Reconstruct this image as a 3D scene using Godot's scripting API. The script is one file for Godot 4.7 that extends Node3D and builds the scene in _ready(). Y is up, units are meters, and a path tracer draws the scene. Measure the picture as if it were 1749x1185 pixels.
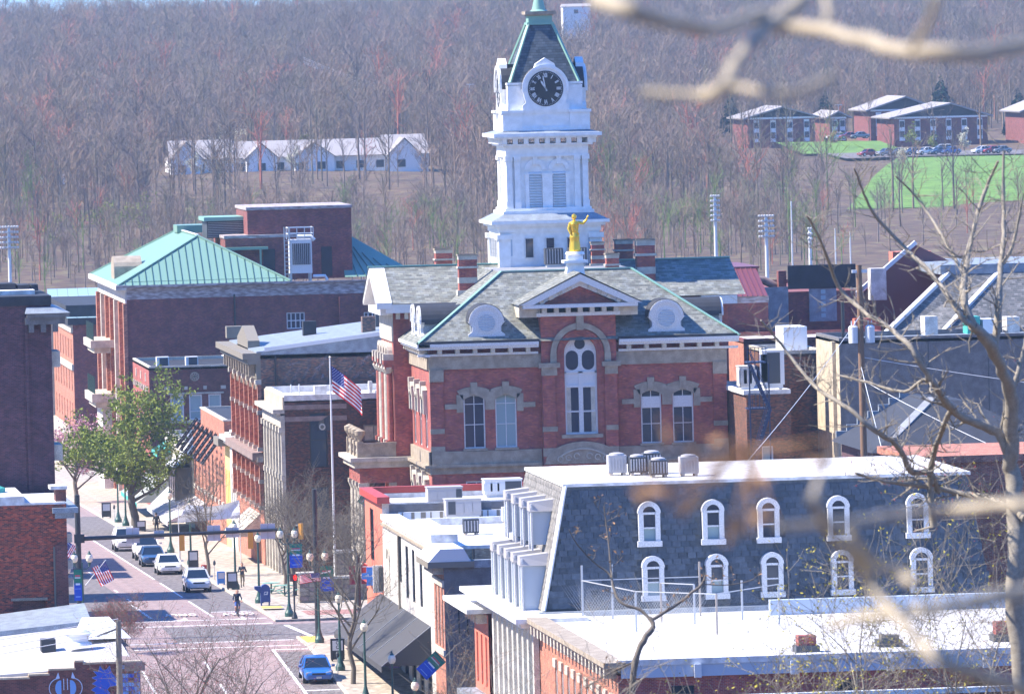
extends Node3D
# A small hill town in early spring, seen with a long lens from a wooded hillside.
# World: metres, y up, -z away from the viewer along the main street. The street lies between x = 34 and x = 47.

var M := {}
var rng := RandomNumberGenerator.new()
var base_of := {}
var taken := {}
const UP := Vector3(0, 1, 0)


class Geo:
	var v := PackedVector3Array()
	var n := PackedVector3Array()
	var t := PackedVector2Array()
	var c := PackedColorArray()
	var tint := Color(1, 1, 1)

	func tri(a: Vector3, b: Vector3, d: Vector3) -> void:
		var nn := (d - a).cross(b - a).normalized()
		v.append(a); v.append(b); v.append(d)
		n.append(nn); n.append(nn); n.append(nn)
		t.append(Vector2.ZERO); t.append(Vector2.ZERO); t.append(Vector2.ZERO)
		c.append(tint); c.append(tint); c.append(tint)

	func quad(a: Vector3, b: Vector3, d: Vector3, e: Vector3) -> void:
		tri(a, b, d)
		tri(a, d, e)

	func uvquad(a: Vector3, b: Vector3, d: Vector3, e: Vector3, u0 := 0.0, v0 := 0.0, u1 := 1.0, v1 := 1.0) -> void:
		# a top-left, b top-right, d bottom-right, e bottom-left
		var k := v.size()
		quad(a, b, d, e)
		var uv := [Vector2(u0, v0), Vector2(u1, v0), Vector2(u1, v1), Vector2(u0, v0), Vector2(u1, v1), Vector2(u0, v1)]
		for i in 6:
			t[k + i] = uv[i]

	func box(x0: float, x1: float, y0: float, y1: float, z0: float, z1: float) -> void:
		hexa(Vector3(x0, y0, z0), Vector3(x1, y0, z0), Vector3(x1, y0, z1), Vector3(x0, y0, z1), Vector3(x0, y1, z0), Vector3(x1, y1, z0), Vector3(x1, y1, z1), Vector3(x0, y1, z1))

	func hexa(a: Vector3, b: Vector3, d: Vector3, e: Vector3, a2: Vector3, b2: Vector3, d2: Vector3, e2: Vector3) -> void:
		# lower ring a b d e and upper ring a2 b2 d2 e2, both seen from above in the order (x0 z0) (x1 z0) (x1 z1) (x0 z1)
		quad(a2, b2, d2, e2)
		quad(a, e, d, b)
		quad(e2, d2, d, e)
		quad(d2, b2, b, d)
		quad(b2, a2, a, b)
		quad(a2, e2, e, a)

	func obox(at: Vector3, s: Vector3, b: Basis) -> void:
		var h := s * 0.5
		var p := []
		for k in [[-1, -1, -1], [1, -1, -1], [1, -1, 1], [-1, -1, 1], [-1, 1, -1], [1, 1, -1], [1, 1, 1], [-1, 1, 1]]:
			p.append(at + b * Vector3(h.x * k[0], h.y * k[1], h.z * k[2]))
		hexa(p[0], p[1], p[2], p[3], p[4], p[5], p[6], p[7])

	func bar(a: Vector3, b: Vector3, w: float, h := -1.0) -> void:
		# a square bar from a to b
		var d := (b - a)
		var l := d.length()
		if l < 0.0001:
			return
		d /= l
		var side := d.cross(Vector3.UP)
		if side.length() < 0.01:
			side = Vector3(1, 0, 0)
		side = side.normalized()
		var up := side.cross(d).normalized()
		obox((a + b) * 0.5, Vector3(w, w if h < 0 else h, l), Basis(side, up, -d))

	func tube(pts: Array, rad: Array, sides := 6, caps := true) -> void:
		var rings := []
		var side := Vector3.ZERO
		for i in pts.size():
			var d: Vector3 = (pts[mini(i + 1, pts.size() - 1)] - pts[maxi(i - 1, 0)]).normalized()
			if side == Vector3.ZERO:
				side = d.cross(Vector3(0.13, 0.98, 0.21))
				if side.length() < 0.15:
					side = d.cross(Vector3(1, 0, 0))
			side = (side - d * side.dot(d)).normalized()
			var up := d.cross(side)
			var ring := []
			for k in sides:
				var a := TAU * k / sides
				ring.append([pts[i] + (side * cos(a) + up * sin(a)) * rad[i], side * cos(a) + up * sin(a)])
			rings.append(ring)
		for i in pts.size() - 1:
			for k in sides:
				var k2 := (k + 1) % sides
				smooth_quad(rings[i][k], rings[i][k2], rings[i + 1][k2], rings[i + 1][k])
		if caps:
			for e in [0, pts.size() - 1]:
				for k in range(1, sides - 1):
					if e == 0:
						tri(rings[e][0][0], rings[e][k][0], rings[e][k + 1][0])
					else:
						tri(rings[e][0][0], rings[e][k + 1][0], rings[e][k][0])

	func smooth_quad(a: Array, b: Array, d: Array, e: Array) -> void:
		for q in [a, e, d, a, d, b]:
			v.append(q[0]); n.append(q[1]); t.append(Vector2.ZERO); c.append(tint)

	func lathe(profile: Array, at: Vector3, segs := 10) -> void:
		# profile: Vector2(radius, height) from the bottom up
		for i in profile.size() - 1:
			var p: Vector2 = profile[i]
			var q: Vector2 = profile[i + 1]
			var nn := Vector2(q.y - p.y, p.x - q.x).normalized()
			for k in segs:
				var a0 := TAU * k / segs
				var a1 := TAU * (k + 1) / segs
				var d0 := Vector3(cos(a0), 0, sin(a0))
				var d1 := Vector3(cos(a1), 0, sin(a1))
				var n0 := d0 * nn.x + Vector3(0, nn.y, 0)
				var n1 := d1 * nn.x + Vector3(0, nn.y, 0)
				smooth_quad([at + d1 * p.x + Vector3(0, p.y, 0), n1], [at + d0 * p.x + Vector3(0, p.y, 0), n0], [at + d0 * q.x + Vector3(0, q.y, 0), n0], [at + d1 * q.x + Vector3(0, q.y, 0), n1])

	func ext(poly: PackedVector2Array, f: Array, w0: float, w1: float) -> void:
		# a polygon given in the frame's (u, v), extruded from w0 to w1 along its normal
		var ids := Geometry2D.triangulate_polygon(poly)
		var P := func(q: Vector2, w: float) -> Vector3: return f[0] + f[1] * q.x + Vector3(0, q.y, 0) + f[2] * w
		for k in range(0, ids.size(), 3):
			var a: Vector2 = poly[ids[k]]; var b: Vector2 = poly[ids[k + 1]]; var d: Vector2 = poly[ids[k + 2]]
			var q := [P.call(a, w1), P.call(b, w1), P.call(d, w1)]
			if (q[2] - q[0]).cross(q[1] - q[0]).dot(f[2]) < 0:
				q = [q[0], q[2], q[1]]
			tri(q[0], q[1], q[2])
		var ccw := not Geometry2D.is_polygon_clockwise(poly)
		for k in poly.size():
			var a: Vector2 = poly[k]
			var b: Vector2 = poly[(k + 1) % poly.size()]
			var flip: bool = (f[1].cross(Vector3.UP).dot(f[2]) > 0) == ccw
			if flip:
				quad(P.call(a, w1), P.call(a, w0), P.call(b, w0), P.call(b, w1))
			else:
				quad(P.call(a, w1), P.call(b, w1), P.call(b, w0), P.call(a, w0))

	func fbox(f: Array, u0: float, u1: float, v0: float, v1: float, w0: float, w1: float) -> void:
		ext(PackedVector2Array([Vector2(u0, v0), Vector2(u1, v0), Vector2(u1, v1), Vector2(u0, v1)]), f, w0, w1)
		var P := func(u: float, vv: float) -> Vector3: return f[0] + f[1] * u + Vector3(0, vv, 0) + f[2] * w0
		quad(P.call(u0, v0), P.call(u0, v1), P.call(u1, v1), P.call(u1, v0))

	func mesh(off := Vector3.ZERO) -> ArrayMesh:
		var a := []
		a.resize(Mesh.ARRAY_MAX)
		var vv := v
		if off != Vector3.ZERO:
			vv = PackedVector3Array()
			vv.resize(v.size())
			for i in v.size():
				vv[i] = v[i] - off
		a[Mesh.ARRAY_VERTEX] = vv
		a[Mesh.ARRAY_NORMAL] = n
		a[Mesh.ARRAY_TEX_UV] = t
		a[Mesh.ARRAY_COLOR] = c
		var m := ArrayMesh.new()
		m.add_surface_from_arrays(Mesh.PRIMITIVE_TRIANGLES, a)
		return m


# ---------------------------------------------------------------- naming and parenting
func numbered(called: String) -> String:
	if not taken.has(called):
		taken[called] = 0
		return called
	taken[called] += 1
	return "%s_%03d" % [called, taken[called]]


func tag(o: Node3D, label: String, category: String, group := "") -> void:
	o.set_meta("label", label)
	o.set_meta("category", category)
	if group:
		o.set_meta("group", group)


func thing(called: String, label: String, category: String, at: Vector3, group := "") -> Node3D:
	var o := Node3D.new()
	o.name = numbered(called)
	add_child(o)
	o.position = at
	base_of[o] = at
	tag(o, label, category, group)
	return o


func part(parent: Node3D, called: String, g: Geo, m: Material, label := "") -> MeshInstance3D:
	if g.v.is_empty():
		g.tri(Vector3.ZERO, Vector3(0, 0.001, 0), Vector3(0.001, 0, 0))
	var o := MeshInstance3D.new()
	o.name = called
	var off: Vector3 = base_of.get(parent, Vector3.ZERO)
	o.mesh = g.mesh(off)
	o.material_override = m
	parent.add_child(o, true)
	base_of[o] = off
	if label:
		o.set_meta("label", label)
	return o


func lone(called: String, g: Geo, m: Material, label: String, category: String, at: Vector3, group := "") -> MeshInstance3D:
	# a thing that is one mesh
	var o := MeshInstance3D.new()
	o.name = numbered(called)
	o.mesh = g.mesh(at)
	o.material_override = m
	add_child(o)
	o.position = at
	tag(o, label, category, group)
	return o


func setting(called: String, g: Geo, m: Material) -> MeshInstance3D:
	var o := MeshInstance3D.new()
	o.name = numbered(called)
	o.mesh = g.mesh()
	o.material_override = m
	add_child(o)
	o.set_meta("kind", "structure")
	return o


func copy(o: Node3D, at: Vector3, turn := 0.0, label := "") -> Node3D:
	var c: Node3D = o.duplicate()
	c.name = numbered(String(o.name).rstrip("0123456789_"))
	add_child(c)
	c.position = at
	c.rotation.y = turn
	if label:
		c.set_meta("label", label)
	return c


# ---------------------------------------------------------------- frames: [origin, u axis, outward normal]
func facing_viewer(z: float) -> Array:
	return [Vector3(0, 0, z), Vector3(1, 0, 0), Vector3(0, 0, 1)]   # u = x


func facing_street(x: float) -> Array:
	return [Vector3(x, 0, 0), Vector3(0, 0, 1), Vector3(-1, 0, 0)]   # u = z


func fp(f: Array, u: float, v: float, w := 0.0) -> Vector3:
	return f[0] + f[1] * u + Vector3(0, v, 0) + f[2] * w


func wall(g: Geo, f: Array, u0: float, u1: float, v0: float, v1: float, holes := [], depth := 0.22) -> void:
	# a wall face with real openings and their reveals
	var us := [u0, u1]
	var vs := [v0, v1]
	for h in holes:
		us.append(h[0]); us.append(h[1]); vs.append(h[2]); vs.append(h[3])
	us.sort(); vs.sort()
	for i in us.size() - 1:
		for j in vs.size() - 1:
			if us[i + 1] - us[i] < 0.0005 or vs[j + 1] - vs[j] < 0.0005:
				continue
			var cu: float = (us[i] + us[i + 1]) / 2
			var cv: float = (vs[j] + vs[j + 1]) / 2
			if cu < u0 or cu > u1 or cv < v0 or cv > v1:
				continue
			var open := false
			for h in holes:
				if cu > h[0] and cu < h[1] and cv > h[2] and cv < h[3]:
					open = true
			if not open:
				face(g, f, us[i], us[i + 1], vs[j], vs[j + 1], 0.0)
	for h in holes:
		g.quad(fp(f, h[0], h[3]), fp(f, h[0], h[3], -depth), fp(f, h[0], h[2], -depth), fp(f, h[0], h[2]))
		g.quad(fp(f, h[1], h[3]), fp(f, h[1], h[3], -depth), fp(f, h[1], h[2], -depth), fp(f, h[1], h[2]))
		g.quad(fp(f, h[0], h[3]), fp(f, h[1], h[3]), fp(f, h[1], h[3], -depth), fp(f, h[0], h[3], -depth))
		g.quad(fp(f, h[0], h[2]), fp(f, h[1], h[2]), fp(f, h[1], h[2], -depth), fp(f, h[0], h[2], -depth))


func face(g: Geo, f: Array, u0: float, u1: float, v0: float, v1: float, w: float) -> void:
	var q := [fp(f, u0, v1, w), fp(f, u1, v1, w), fp(f, u1, v0, w), fp(f, u0, v0, w)]
	if (q[2] - q[0]).cross(q[1] - q[0]).dot(f[2]) < 0:
		q = [q[1], q[0], q[3], q[2]]
	g.uvquad(q[0], q[1], q[2], q[3])


func window(parent: Node3D, f: Array, h: Array, o := {}) -> MeshInstance3D:
	# h = [u0, u1, v0, v1]; the frame with its bars is the part, panes are its children
	var g := Geo.new()
	var w0: float = -o.get("deep", 0.16)
	var w1: float = w0 + 0.09
	var t: float = o.get("t", 0.09)
	var nx: int = o.get("nx", 1)
	var ny: int = o.get("ny", 2)
	g.fbox(f, h[0], h[0] + t, h[2], h[3], w0, w1)
	g.fbox(f, h[1] - t, h[1], h[2], h[3], w0, w1)
	g.fbox(f, h[0] + t, h[1] - t, h[3] - t, h[3], w0, w1)
	g.fbox(f, h[0] + t, h[1] - t, h[2], h[2] + t, w0, w1)
	var b: float = o.get("bar", 0.05)
	for k in range(1, nx):
		var u: float = lerpf(h[0], h[1], float(k) / nx)
		g.fbox(f, u - b / 2, u + b / 2, h[2] + t, h[3] - t, w0 + 0.01, w1 - 0.02)
	var splits: Array = o.get("rows", [])
	if splits.is_empty():
		for k in range(1, ny):
			splits = splits + [float(k) / ny]
	for s in splits:
		var vv: float = lerpf(h[2], h[3], s)
		g.fbox(f, h[0] + t, h[1] - t, vv - b / 2, vv + b / 2, w0 + 0.012, w1 - 0.015)
	var win := part(parent, o.get("called", "window"), g, o.get("frame", M.white_paint))
	var levels := [0.0] + splits + [1.0]
	if o.get("panes", true):
		for k in levels.size() - 1:
			var p := Geo.new()
			face(p, f, h[0] + t * 0.5, h[1] - t * 0.5, lerpf(h[2], h[3], levels[k]) + 0.02, lerpf(h[2], h[3], levels[k + 1]) - 0.02, w0 + 0.03)
			part(win, "pane", p, o.get("glass", M.glass))
	else:
		var p := Geo.new()
		face(p, f, h[0] + t * 0.5, h[1] - t * 0.5, h[2] + 0.02, h[3] - 0.02, w0 + 0.03)
		part(win, "pane", p, o.get("glass", M.glass))
	return win


func arc(cu: float, cv: float, r: float, a0: float, a1: float, k := 10, ry := -1.0) -> PackedVector2Array:
	var out := PackedVector2Array()
	for i in k + 1:
		var a := deg_to_rad(lerpf(a0, a1, float(i) / k))
		out.append(Vector2(cu + cos(a) * r, cv + sin(a) * (r if ry < 0 else ry)))
	return out


func ring(g: Geo, f: Array, cu: float, cv: float, r0: float, r1: float, a0: float, a1: float, w0: float, w1: float, k := 12) -> void:
	# an arch or ring between two radii, built from wedges
	for i in k:
		var b0 := deg_to_rad(lerpf(a0, a1, float(i) / k))
		var b1 := deg_to_rad(lerpf(a0, a1, float(i + 1) / k))
		g.ext(PackedVector2Array([Vector2(cu + cos(b0) * r0, cv + sin(b0) * r0), Vector2(cu + cos(b0) * r1, cv + sin(b0) * r1), Vector2(cu + cos(b1) * r1, cv + sin(b1) * r1), Vector2(cu + cos(b1) * r0, cv + sin(b1) * r0)]), f, w0, w1)


func sheet(g: Geo, a: Vector3, b: Vector3, d: Vector3, e: Vector3, th: float) -> void:
	# a slab of even thickness with the given top face (a b d e), extended downwards along its normal
	var nn := (d - a).cross(b - a).normalized()
	if nn.y < 0:
		nn = -nn
	var q := nn * th
	if (d - a).cross(b - a).dot(nn) < 0:
		var s := b
		b = e
		e = s
	g.quad(a, b, d, e)
	g.quad(a - q, e - q, d - q, b - q)
	for k in [[a, b], [b, d], [d, e], [e, a]]:
		g.quad(k[1], k[0], k[0] - q, k[1] - q)


# ---------------------------------------------------------------- materials
func lin(r: float, g: float, b: float) -> Color:
	return Color(r, g, b).linear_to_srgb()


func plain(called: String, c: Color, rough := 0.8, metal := 0.0, spec := 0.5) -> StandardMaterial3D:
	var m := StandardMaterial3D.new()
	m.resource_name = called
	m.albedo_color = c
	m.roughness = rough
	m.metallic = metal
	m.metallic_specular = spec
	M[called] = m
	return m


func textured(called: String, tex: Texture2D, tint: Color, scale: Vector3, rough := 0.85, stain := 0.0, tri := true) -> StandardMaterial3D:
	var m := plain(called, tint, rough)
	m.albedo_texture = tex
	m.uv1_scale = scale
	if tri:
		m.uv1_triplanar = true
		m.uv1_world_triplanar = true
		m.uv1_triplanar_sharpness = 8.0
	if stain > 0:
		m.detail_enabled = true
		m.detail_blend_mode = BaseMaterial3D.BLEND_MODE_MUL
		m.detail_albedo = M["stain_tex"]
		m.detail_uv_layer = BaseMaterial3D.DETAIL_UV_2
		m.uv2_triplanar = true
		m.uv2_world_triplanar = true
		m.uv2_scale = Vector3(1, 1, 1) / stain
	return m


func brick_tex(brick: Array, mortar: Color, seed_: int) -> ImageTexture:
	var r := RandomNumberGenerator.new()
	r.seed = seed_
	var im := Image.create(512, 512, false, Image.FORMAT_RGB8)
	im.fill(mortar.linear_to_srgb())
	for row in 32:
		for col in 16:
			var b: Color = brick[r.randi() % brick.size()]
			var k := r.randf_range(0.78, 1.2)
			var x := col * 32 + (16 if row % 2 else 0)
			var c := Color(b.r * k, b.g * k, b.b * k).linear_to_srgb()
			im.fill_rect(Rect2i(x, row * 16, 29, 13), c)
			if x + 29 > 512:
				im.fill_rect(Rect2i(0, row * 16, x + 29 - 512, 13), c)
	return ImageTexture.create_from_image(im)


func shingle_tex(tones: Array, seed_: int, cols := 12, rows := 16) -> ImageTexture:
	var r := RandomNumberGenerator.new()
	r.seed = seed_
	var im := Image.create(384, 384, false, Image.FORMAT_RGB8)
	var w := 384 / cols
	var h := 384 / rows
	for row in rows:
		for col in cols:
			var b: Color = tones[r.randi() % tones.size()]
			var k := r.randf_range(0.75, 1.22)
			var x := col * w + (w / 2 if row % 2 else 0)
			var c := Color(b.r * k, b.g * k, b.b * k)
			im.fill_rect(Rect2i(x, row * h, w, h), c.linear_to_srgb())
			im.fill_rect(Rect2i(x, row * h + h - 4, w, 4), (c * 0.45).linear_to_srgb())
			im.fill_rect(Rect2i(x, row * h, 2, h), (c * 0.6).linear_to_srgb())
			if x + w > 384:
				im.fill_rect(Rect2i(0, row * h, x + w - 384, h), c.linear_to_srgb())
				im.fill_rect(Rect2i(0, row * h + h - 4, x + w - 384, 4), (c * 0.45).linear_to_srgb())
	return ImageTexture.create_from_image(im)


func noise_tex(lo: Color, hi: Color, freq: float, seed_: int, size := 512, mid = null, octaves := 5) -> NoiseTexture2D:
	var nz := FastNoiseLite.new()
	nz.seed = seed_
	nz.frequency = freq
	nz.fractal_octaves = octaves
	var t := NoiseTexture2D.new()
	t.width = size
	t.height = size
	t.seamless = true
	t.noise = nz
	var ramp := Gradient.new()
	ramp.set_color(0, lo)
	ramp.set_color(1, hi)
	ramp.set_offset(0, 0.22)
	ramp.set_offset(1, 0.78)
	if mid != null:
		ramp.add_point(0.5, mid)
	t.color_ramp = ramp
	return t


func make_materials() -> void:
	M["stain_tex"] = noise_tex(Color(0.87, 0.86, 0.855), Color(1, 1, 1), 0.012, 5)
	var red := brick_tex([Color(0.40, 0.07, 0.05), Color(0.34, 0.055, 0.045), Color(0.46, 0.10, 0.06), Color(0.30, 0.05, 0.06)], Color(0.34, 0.22, 0.19), 11)
	var dark := brick_tex([Color(0.16, 0.05, 0.045), Color(0.12, 0.04, 0.04), Color(0.20, 0.06, 0.05)], Color(0.17, 0.11, 0.10), 12)
	var mixed := brick_tex([Color(0.25, 0.10, 0.065), Color(0.10, 0.07, 0.065), Color(0.16, 0.10, 0.08), Color(0.30, 0.15, 0.09), Color(0.07, 0.06, 0.065)], Color(0.24, 0.21, 0.18), 13)
	var orange := brick_tex([Color(0.50, 0.15, 0.08), Color(0.42, 0.11, 0.06), Color(0.55, 0.20, 0.11), Color(0.36, 0.10, 0.06)], Color(0.42, 0.33, 0.27), 14)
	var tan := brick_tex([Color(0.42, 0.33, 0.22), Color(0.36, 0.28, 0.18), Color(0.47, 0.38, 0.26)], Color(0.36, 0.33, 0.28), 15)
	var bs := Vector3(1 / 3.4, 1 / 2.4, 1 / 3.4)
	textured("brick_red", red, Color.WHITE, bs, 0.85, 7.0)
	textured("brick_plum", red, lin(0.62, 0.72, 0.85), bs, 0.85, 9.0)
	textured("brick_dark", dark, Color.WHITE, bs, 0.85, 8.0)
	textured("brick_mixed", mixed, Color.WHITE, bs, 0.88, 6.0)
	textured("brick_orange", orange, Color.WHITE, bs, 0.85, 6.0)
	textured("brick_worn", mixed, lin(1.5, 0.62, 0.5), bs, 0.88, 3.0)
	textured("brick_brown", mixed, lin(0.85, 0.62, 0.55), bs, 0.88, 6.0)
	textured("brick_tan", tan, Color.WHITE, bs, 0.85, 5.0)
	var grit := noise_tex(Color(0.80, 0.80, 0.80), Color(1, 1, 1), 0.05, 21)
	M["grit"] = grit
	var fs := Vector3(0.5, 0.5, 0.5)
	textured("stone", grit, lin(0.47, 0.40, 0.31), fs, 0.85, 5.0)
	textured("limestone", grit, lin(0.68, 0.64, 0.55), fs, 0.85, 6.0)
	textured("cream", grit, lin(0.74, 0.69, 0.58), fs, 0.7, 6.0)
	textured("white_paint", grit, lin(0.80, 0.81, 0.82), fs, 0.55)
	textured("tower_white", noise_tex(Color(0.95, 0.95, 0.945), Color(1, 1, 1), 0.01, 22), lin(0.82, 0.83, 0.84), Vector3(0.3, 0.3, 0.3), 0.5)
	textured("white_wall", grit, lin(0.80, 0.78, 0.73), fs, 0.75, 6.0)
	textured("white_roof", noise_tex(Color(0.82, 0.81, 0.80), Color(1, 1, 1), 0.02, 23), lin(0.80, 0.80, 0.79), Vector3(0.12, 0.12, 0.12), 0.7)
	textured("grey_roof", grit, lin(0.36, 0.38, 0.41), fs, 0.7, 8.0)
	textured("dark_roof", grit, lin(0.035, 0.04, 0.055), fs, 0.75, 6.0)
	textured("zinc", grit, lin(0.34, 0.40, 0.47), fs, 0.55, 5.0)
	textured("concrete", noise_tex(Color(0.80, 0.79, 0.78), Color(1, 1, 1), 0.015, 24), lin(0.56, 0.50, 0.42), Vector3(0.16, 0.16, 0.16), 0.9, 4.0)
	textured("block_grey", grit, lin(0.20, 0.20, 0.215), fs, 0.9, 5.0)
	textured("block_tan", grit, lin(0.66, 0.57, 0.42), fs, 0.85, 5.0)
	textured("brick_brown_dark", mixed, lin(0.55, 0.40, 0.40), bs, 0.88, 6.0)
	textured("stone_pink", grit, lin(0.36, 0.27, 0.25), fs, 0.85, 5.0)
	textured("stone_lilac", noise_tex(Color(0.72, 0.68, 0.66), Color(1, 1, 1), 0.02, 26), lin(0.50, 0.46, 0.47), Vector3(0.1, 0.35, 0.1), 0.85)
	textured("brick_navy", dark, lin(0.62, 0.75, 1.1), bs, 0.88, 6.0)
	for k in 6:
		var q: float = [0.9, 1.1, 0.75, 1.25, 0.62, 1.0][k]
		textured("slate_%d" % k, grit, lin(0.105 * q, 0.13 * q, 0.165 * q), Vector3(1.2, 1.2, 1.2), 0.6, 2.0)
	textured("slate_mass", grit, lin(0.105, 0.13, 0.165), Vector3(1.2, 1.2, 1.2), 0.6, 2.0).vertex_color_use_as_albedo = true
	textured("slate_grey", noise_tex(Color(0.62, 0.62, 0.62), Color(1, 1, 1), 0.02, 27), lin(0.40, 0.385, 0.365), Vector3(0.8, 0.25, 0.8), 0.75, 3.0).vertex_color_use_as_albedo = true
	plain("mural_blue", lin(0.02, 0.09, 0.55), 0.8)
	plain("mural_pale", lin(0.16, 0.36, 0.75), 0.8)
	plain("mural_line", lin(0.45, 0.60, 0.85), 0.8)
	var bc := plain("banner_cloth", lin(0.66, 0.70, 0.80), 0.9)
	bc.backlight_enabled = true
	bc.backlight = Color(0.5, 0.5, 0.5)
	plain("escape_blue", lin(0.02, 0.035, 0.09), 0.5)
	plain("far_white", lin(0.80, 0.80, 0.80), 0.8)
	plain("far_roof", lin(0.30, 0.28, 0.28), 0.9)
	textured("shingle_dark", shingle_tex([Color(0.13, 0.135, 0.14), Color(0.17, 0.17, 0.175), Color(0.10, 0.105, 0.11)], 43), Color.WHITE, Vector3.ONE, 0.85, 0.0, false)
	plain("seam_green", lin(0.06, 0.13, 0.10), 0.5)
	plain("teal", lin(0.05, 0.36, 0.30), 0.7)
	plain("purple", lin(0.20, 0.14, 0.42), 0.8)
	plain("canvas_grey", lin(0.30, 0.31, 0.28), 0.9)
	plain("canvas_white", lin(0.70, 0.70, 0.72), 0.9)
	plain("canvas_pale", lin(0.45, 0.44, 0.45), 0.9)
	plain("green_metal", lin(0.17, 0.30, 0.235), 0.45, 0.0)
	plain("copper_green", lin(0.20, 0.38, 0.31), 0.6)
	plain("blue_metal", lin(0.30, 0.46, 0.54), 0.4)
	plain("maroon_metal", lin(0.17, 0.05, 0.06), 0.45)
	plain("steel", lin(0.48, 0.50, 0.52), 0.45, 0.3)
	plain("pale_steel", lin(0.66, 0.68, 0.70), 0.5)
	plain("unit_grey", lin(0.40, 0.39, 0.40), 0.55)
	plain("unit_dark", lin(0.055, 0.06, 0.07), 0.6)
	plain("black_iron", lin(0.025, 0.028, 0.035), 0.45)
	plain("lamp_green", lin(0.03, 0.085, 0.075), 0.4)
	plain("clock_black", lin(0.010, 0.014, 0.025), 0.25)
	plain("globe", lin(0.80, 0.74, 0.58), 0.35)
	plain("black_cloth", lin(0.05, 0.05, 0.056), 0.85)
	plain("gold", lin(0.85, 0.55, 0.06), 0.38, 0.75)
	plain("glass", lin(0.03, 0.045, 0.07), 0.06)
	plain("glass_bright", lin(0.26, 0.36, 0.38), 0.08)
	plain("louver", lin(0.42, 0.50, 0.60), 0.6)
	plain("dark_hole", lin(0.012, 0.013, 0.018), 0.9)
	plain("wood_pole", lin(0.20, 0.12, 0.075), 0.9)
	plain("wood_grey", lin(0.20, 0.18, 0.15), 0.9)
	plain("plank", lin(0.42, 0.36, 0.30), 0.85)
	plain("yellow_wall", lin(0.72, 0.55, 0.20), 0.75)
	plain("signal_yellow", lin(0.72, 0.32, 0.04), 0.45)
	plain("road_paint", lin(0.72, 0.71, 0.70), 0.7)
	plain("yellow_paint", lin(0.70, 0.48, 0.08), 0.7)
	plain("red_paint", lin(0.42, 0.055, 0.04), 0.55)
	plain("orange_wall", lin(0.58, 0.17, 0.11), 0.75)
	plain("tyre", lin(0.015, 0.015, 0.017), 0.8)
	plain("rim", lin(0.45, 0.46, 0.48), 0.35, 0.7)
	plain("car_glass", lin(0.012, 0.02, 0.035), 0.05)
	plain("trim_black", lin(0.015, 0.015, 0.017), 0.5)
	plain("lens", lin(0.62, 0.63, 0.62), 0.12)
	plain("skin", lin(0.46, 0.26, 0.18), 0.6)
	textured("bark", grit, lin(0.20, 0.17, 0.135), Vector3(3, 1, 3), 0.95)
	textured("bark_light", grit, lin(0.40, 0.36, 0.29), Vector3(2, 1, 2), 0.95, 1.3)
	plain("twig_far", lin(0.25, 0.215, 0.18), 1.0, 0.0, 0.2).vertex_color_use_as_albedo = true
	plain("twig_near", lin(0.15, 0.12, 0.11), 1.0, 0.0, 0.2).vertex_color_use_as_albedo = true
	plain("bark_pale", lin(0.36, 0.31, 0.23), 0.95)
	plain("needle", lin(1, 1, 1), 0.9, 0.0, 0.2).vertex_color_use_as_albedo = true
	for k in [["leaf_green", 0.22, 0.27, 0.06], ["blossom_white", 0.62, 0.62, 0.48], ["blossom_pink", 0.62, 0.36, 0.42], ["bud_red", 0.36, 0.07, 0.07], ["bud_yellow", 0.52, 0.46, 0.08], ["leaf_dry", 0.40, 0.24, 0.13]]:
		var m := plain(k[0], lin(k[1], k[2], k[3]), 0.8, 0.0, 0.2)
		m.vertex_color_use_as_albedo = true
		m.backlight_enabled = true
		m.backlight = Color(0.5, 0.5, 0.5)


# ---------------------------------------------------------------- camera, sky, sun, haze
func make_view() -> void:
	var cam := Camera3D.new()
	cam.name = "camera"
	cam.fov = 4.5239
	cam.near = 0.5
	cam.far = 8000
	add_child(cam)
	cam.transform = Transform3D(Basis(Vector3(0.993506, -0.024979, 0.111003), Vector3(0.029079, 0.998947, -0.035474), Vector3(-0.110000, 0.038471, 0.993187)), Vector3(0, 40, 0))
	cam.current = true
	var env := Environment.new()
	env.background_mode = Environment.BG_SKY
	var sky := Sky.new()
	var sm := ProceduralSkyMaterial.new()
	sm.sky_top_color = Color(0.17, 0.42, 0.78)
	sm.sky_horizon_color = Color(0.62, 0.79, 0.96)
	sm.sky_curve = 0.16
	sm.ground_horizon_color = Color(0.50, 0.52, 0.53)
	sm.ground_bottom_color = Color(0.22, 0.21, 0.19)
	sm.sun_angle_max = 6.0
	sky.sky_material = sm
	env.sky = sky
	env.background_energy_multiplier = 1.0
	env.tonemap_mode = Environment.TONE_MAPPER_LINEAR
	env.tonemap_exposure = 2.35
	env.fog_enabled = true
	env.fog_density = 0.00008
	env.fog_light_color = Color(0.72, 0.86, 1.0)
	env.sdfgi_enabled = true
	env.ssao_enabled = true
	env.ssil_enabled = true
	var we := WorldEnvironment.new()
	we.name = "daylight"
	we.environment = env
	var ca := CameraAttributesPhysical.new()
	ca.frustum_focal_length = 300.0
	ca.exposure_aperture = 5.6
	ca.frustum_focus_distance = 600.0
	we.camera_attributes = ca
	add_child(we)
	var sun := DirectionalLight3D.new()
	sun.name = "sun"
	sun.light_energy = 1.6
	sun.light_color = Color(1.0, 0.955, 0.89)
	sun.light_angular_distance = 0.5
	sun.shadow_enabled = true
	add_child(sun)
	sun.look_at_from_position(Vector3.ZERO, Vector3(0.678, -0.731, 0.075))


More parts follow.
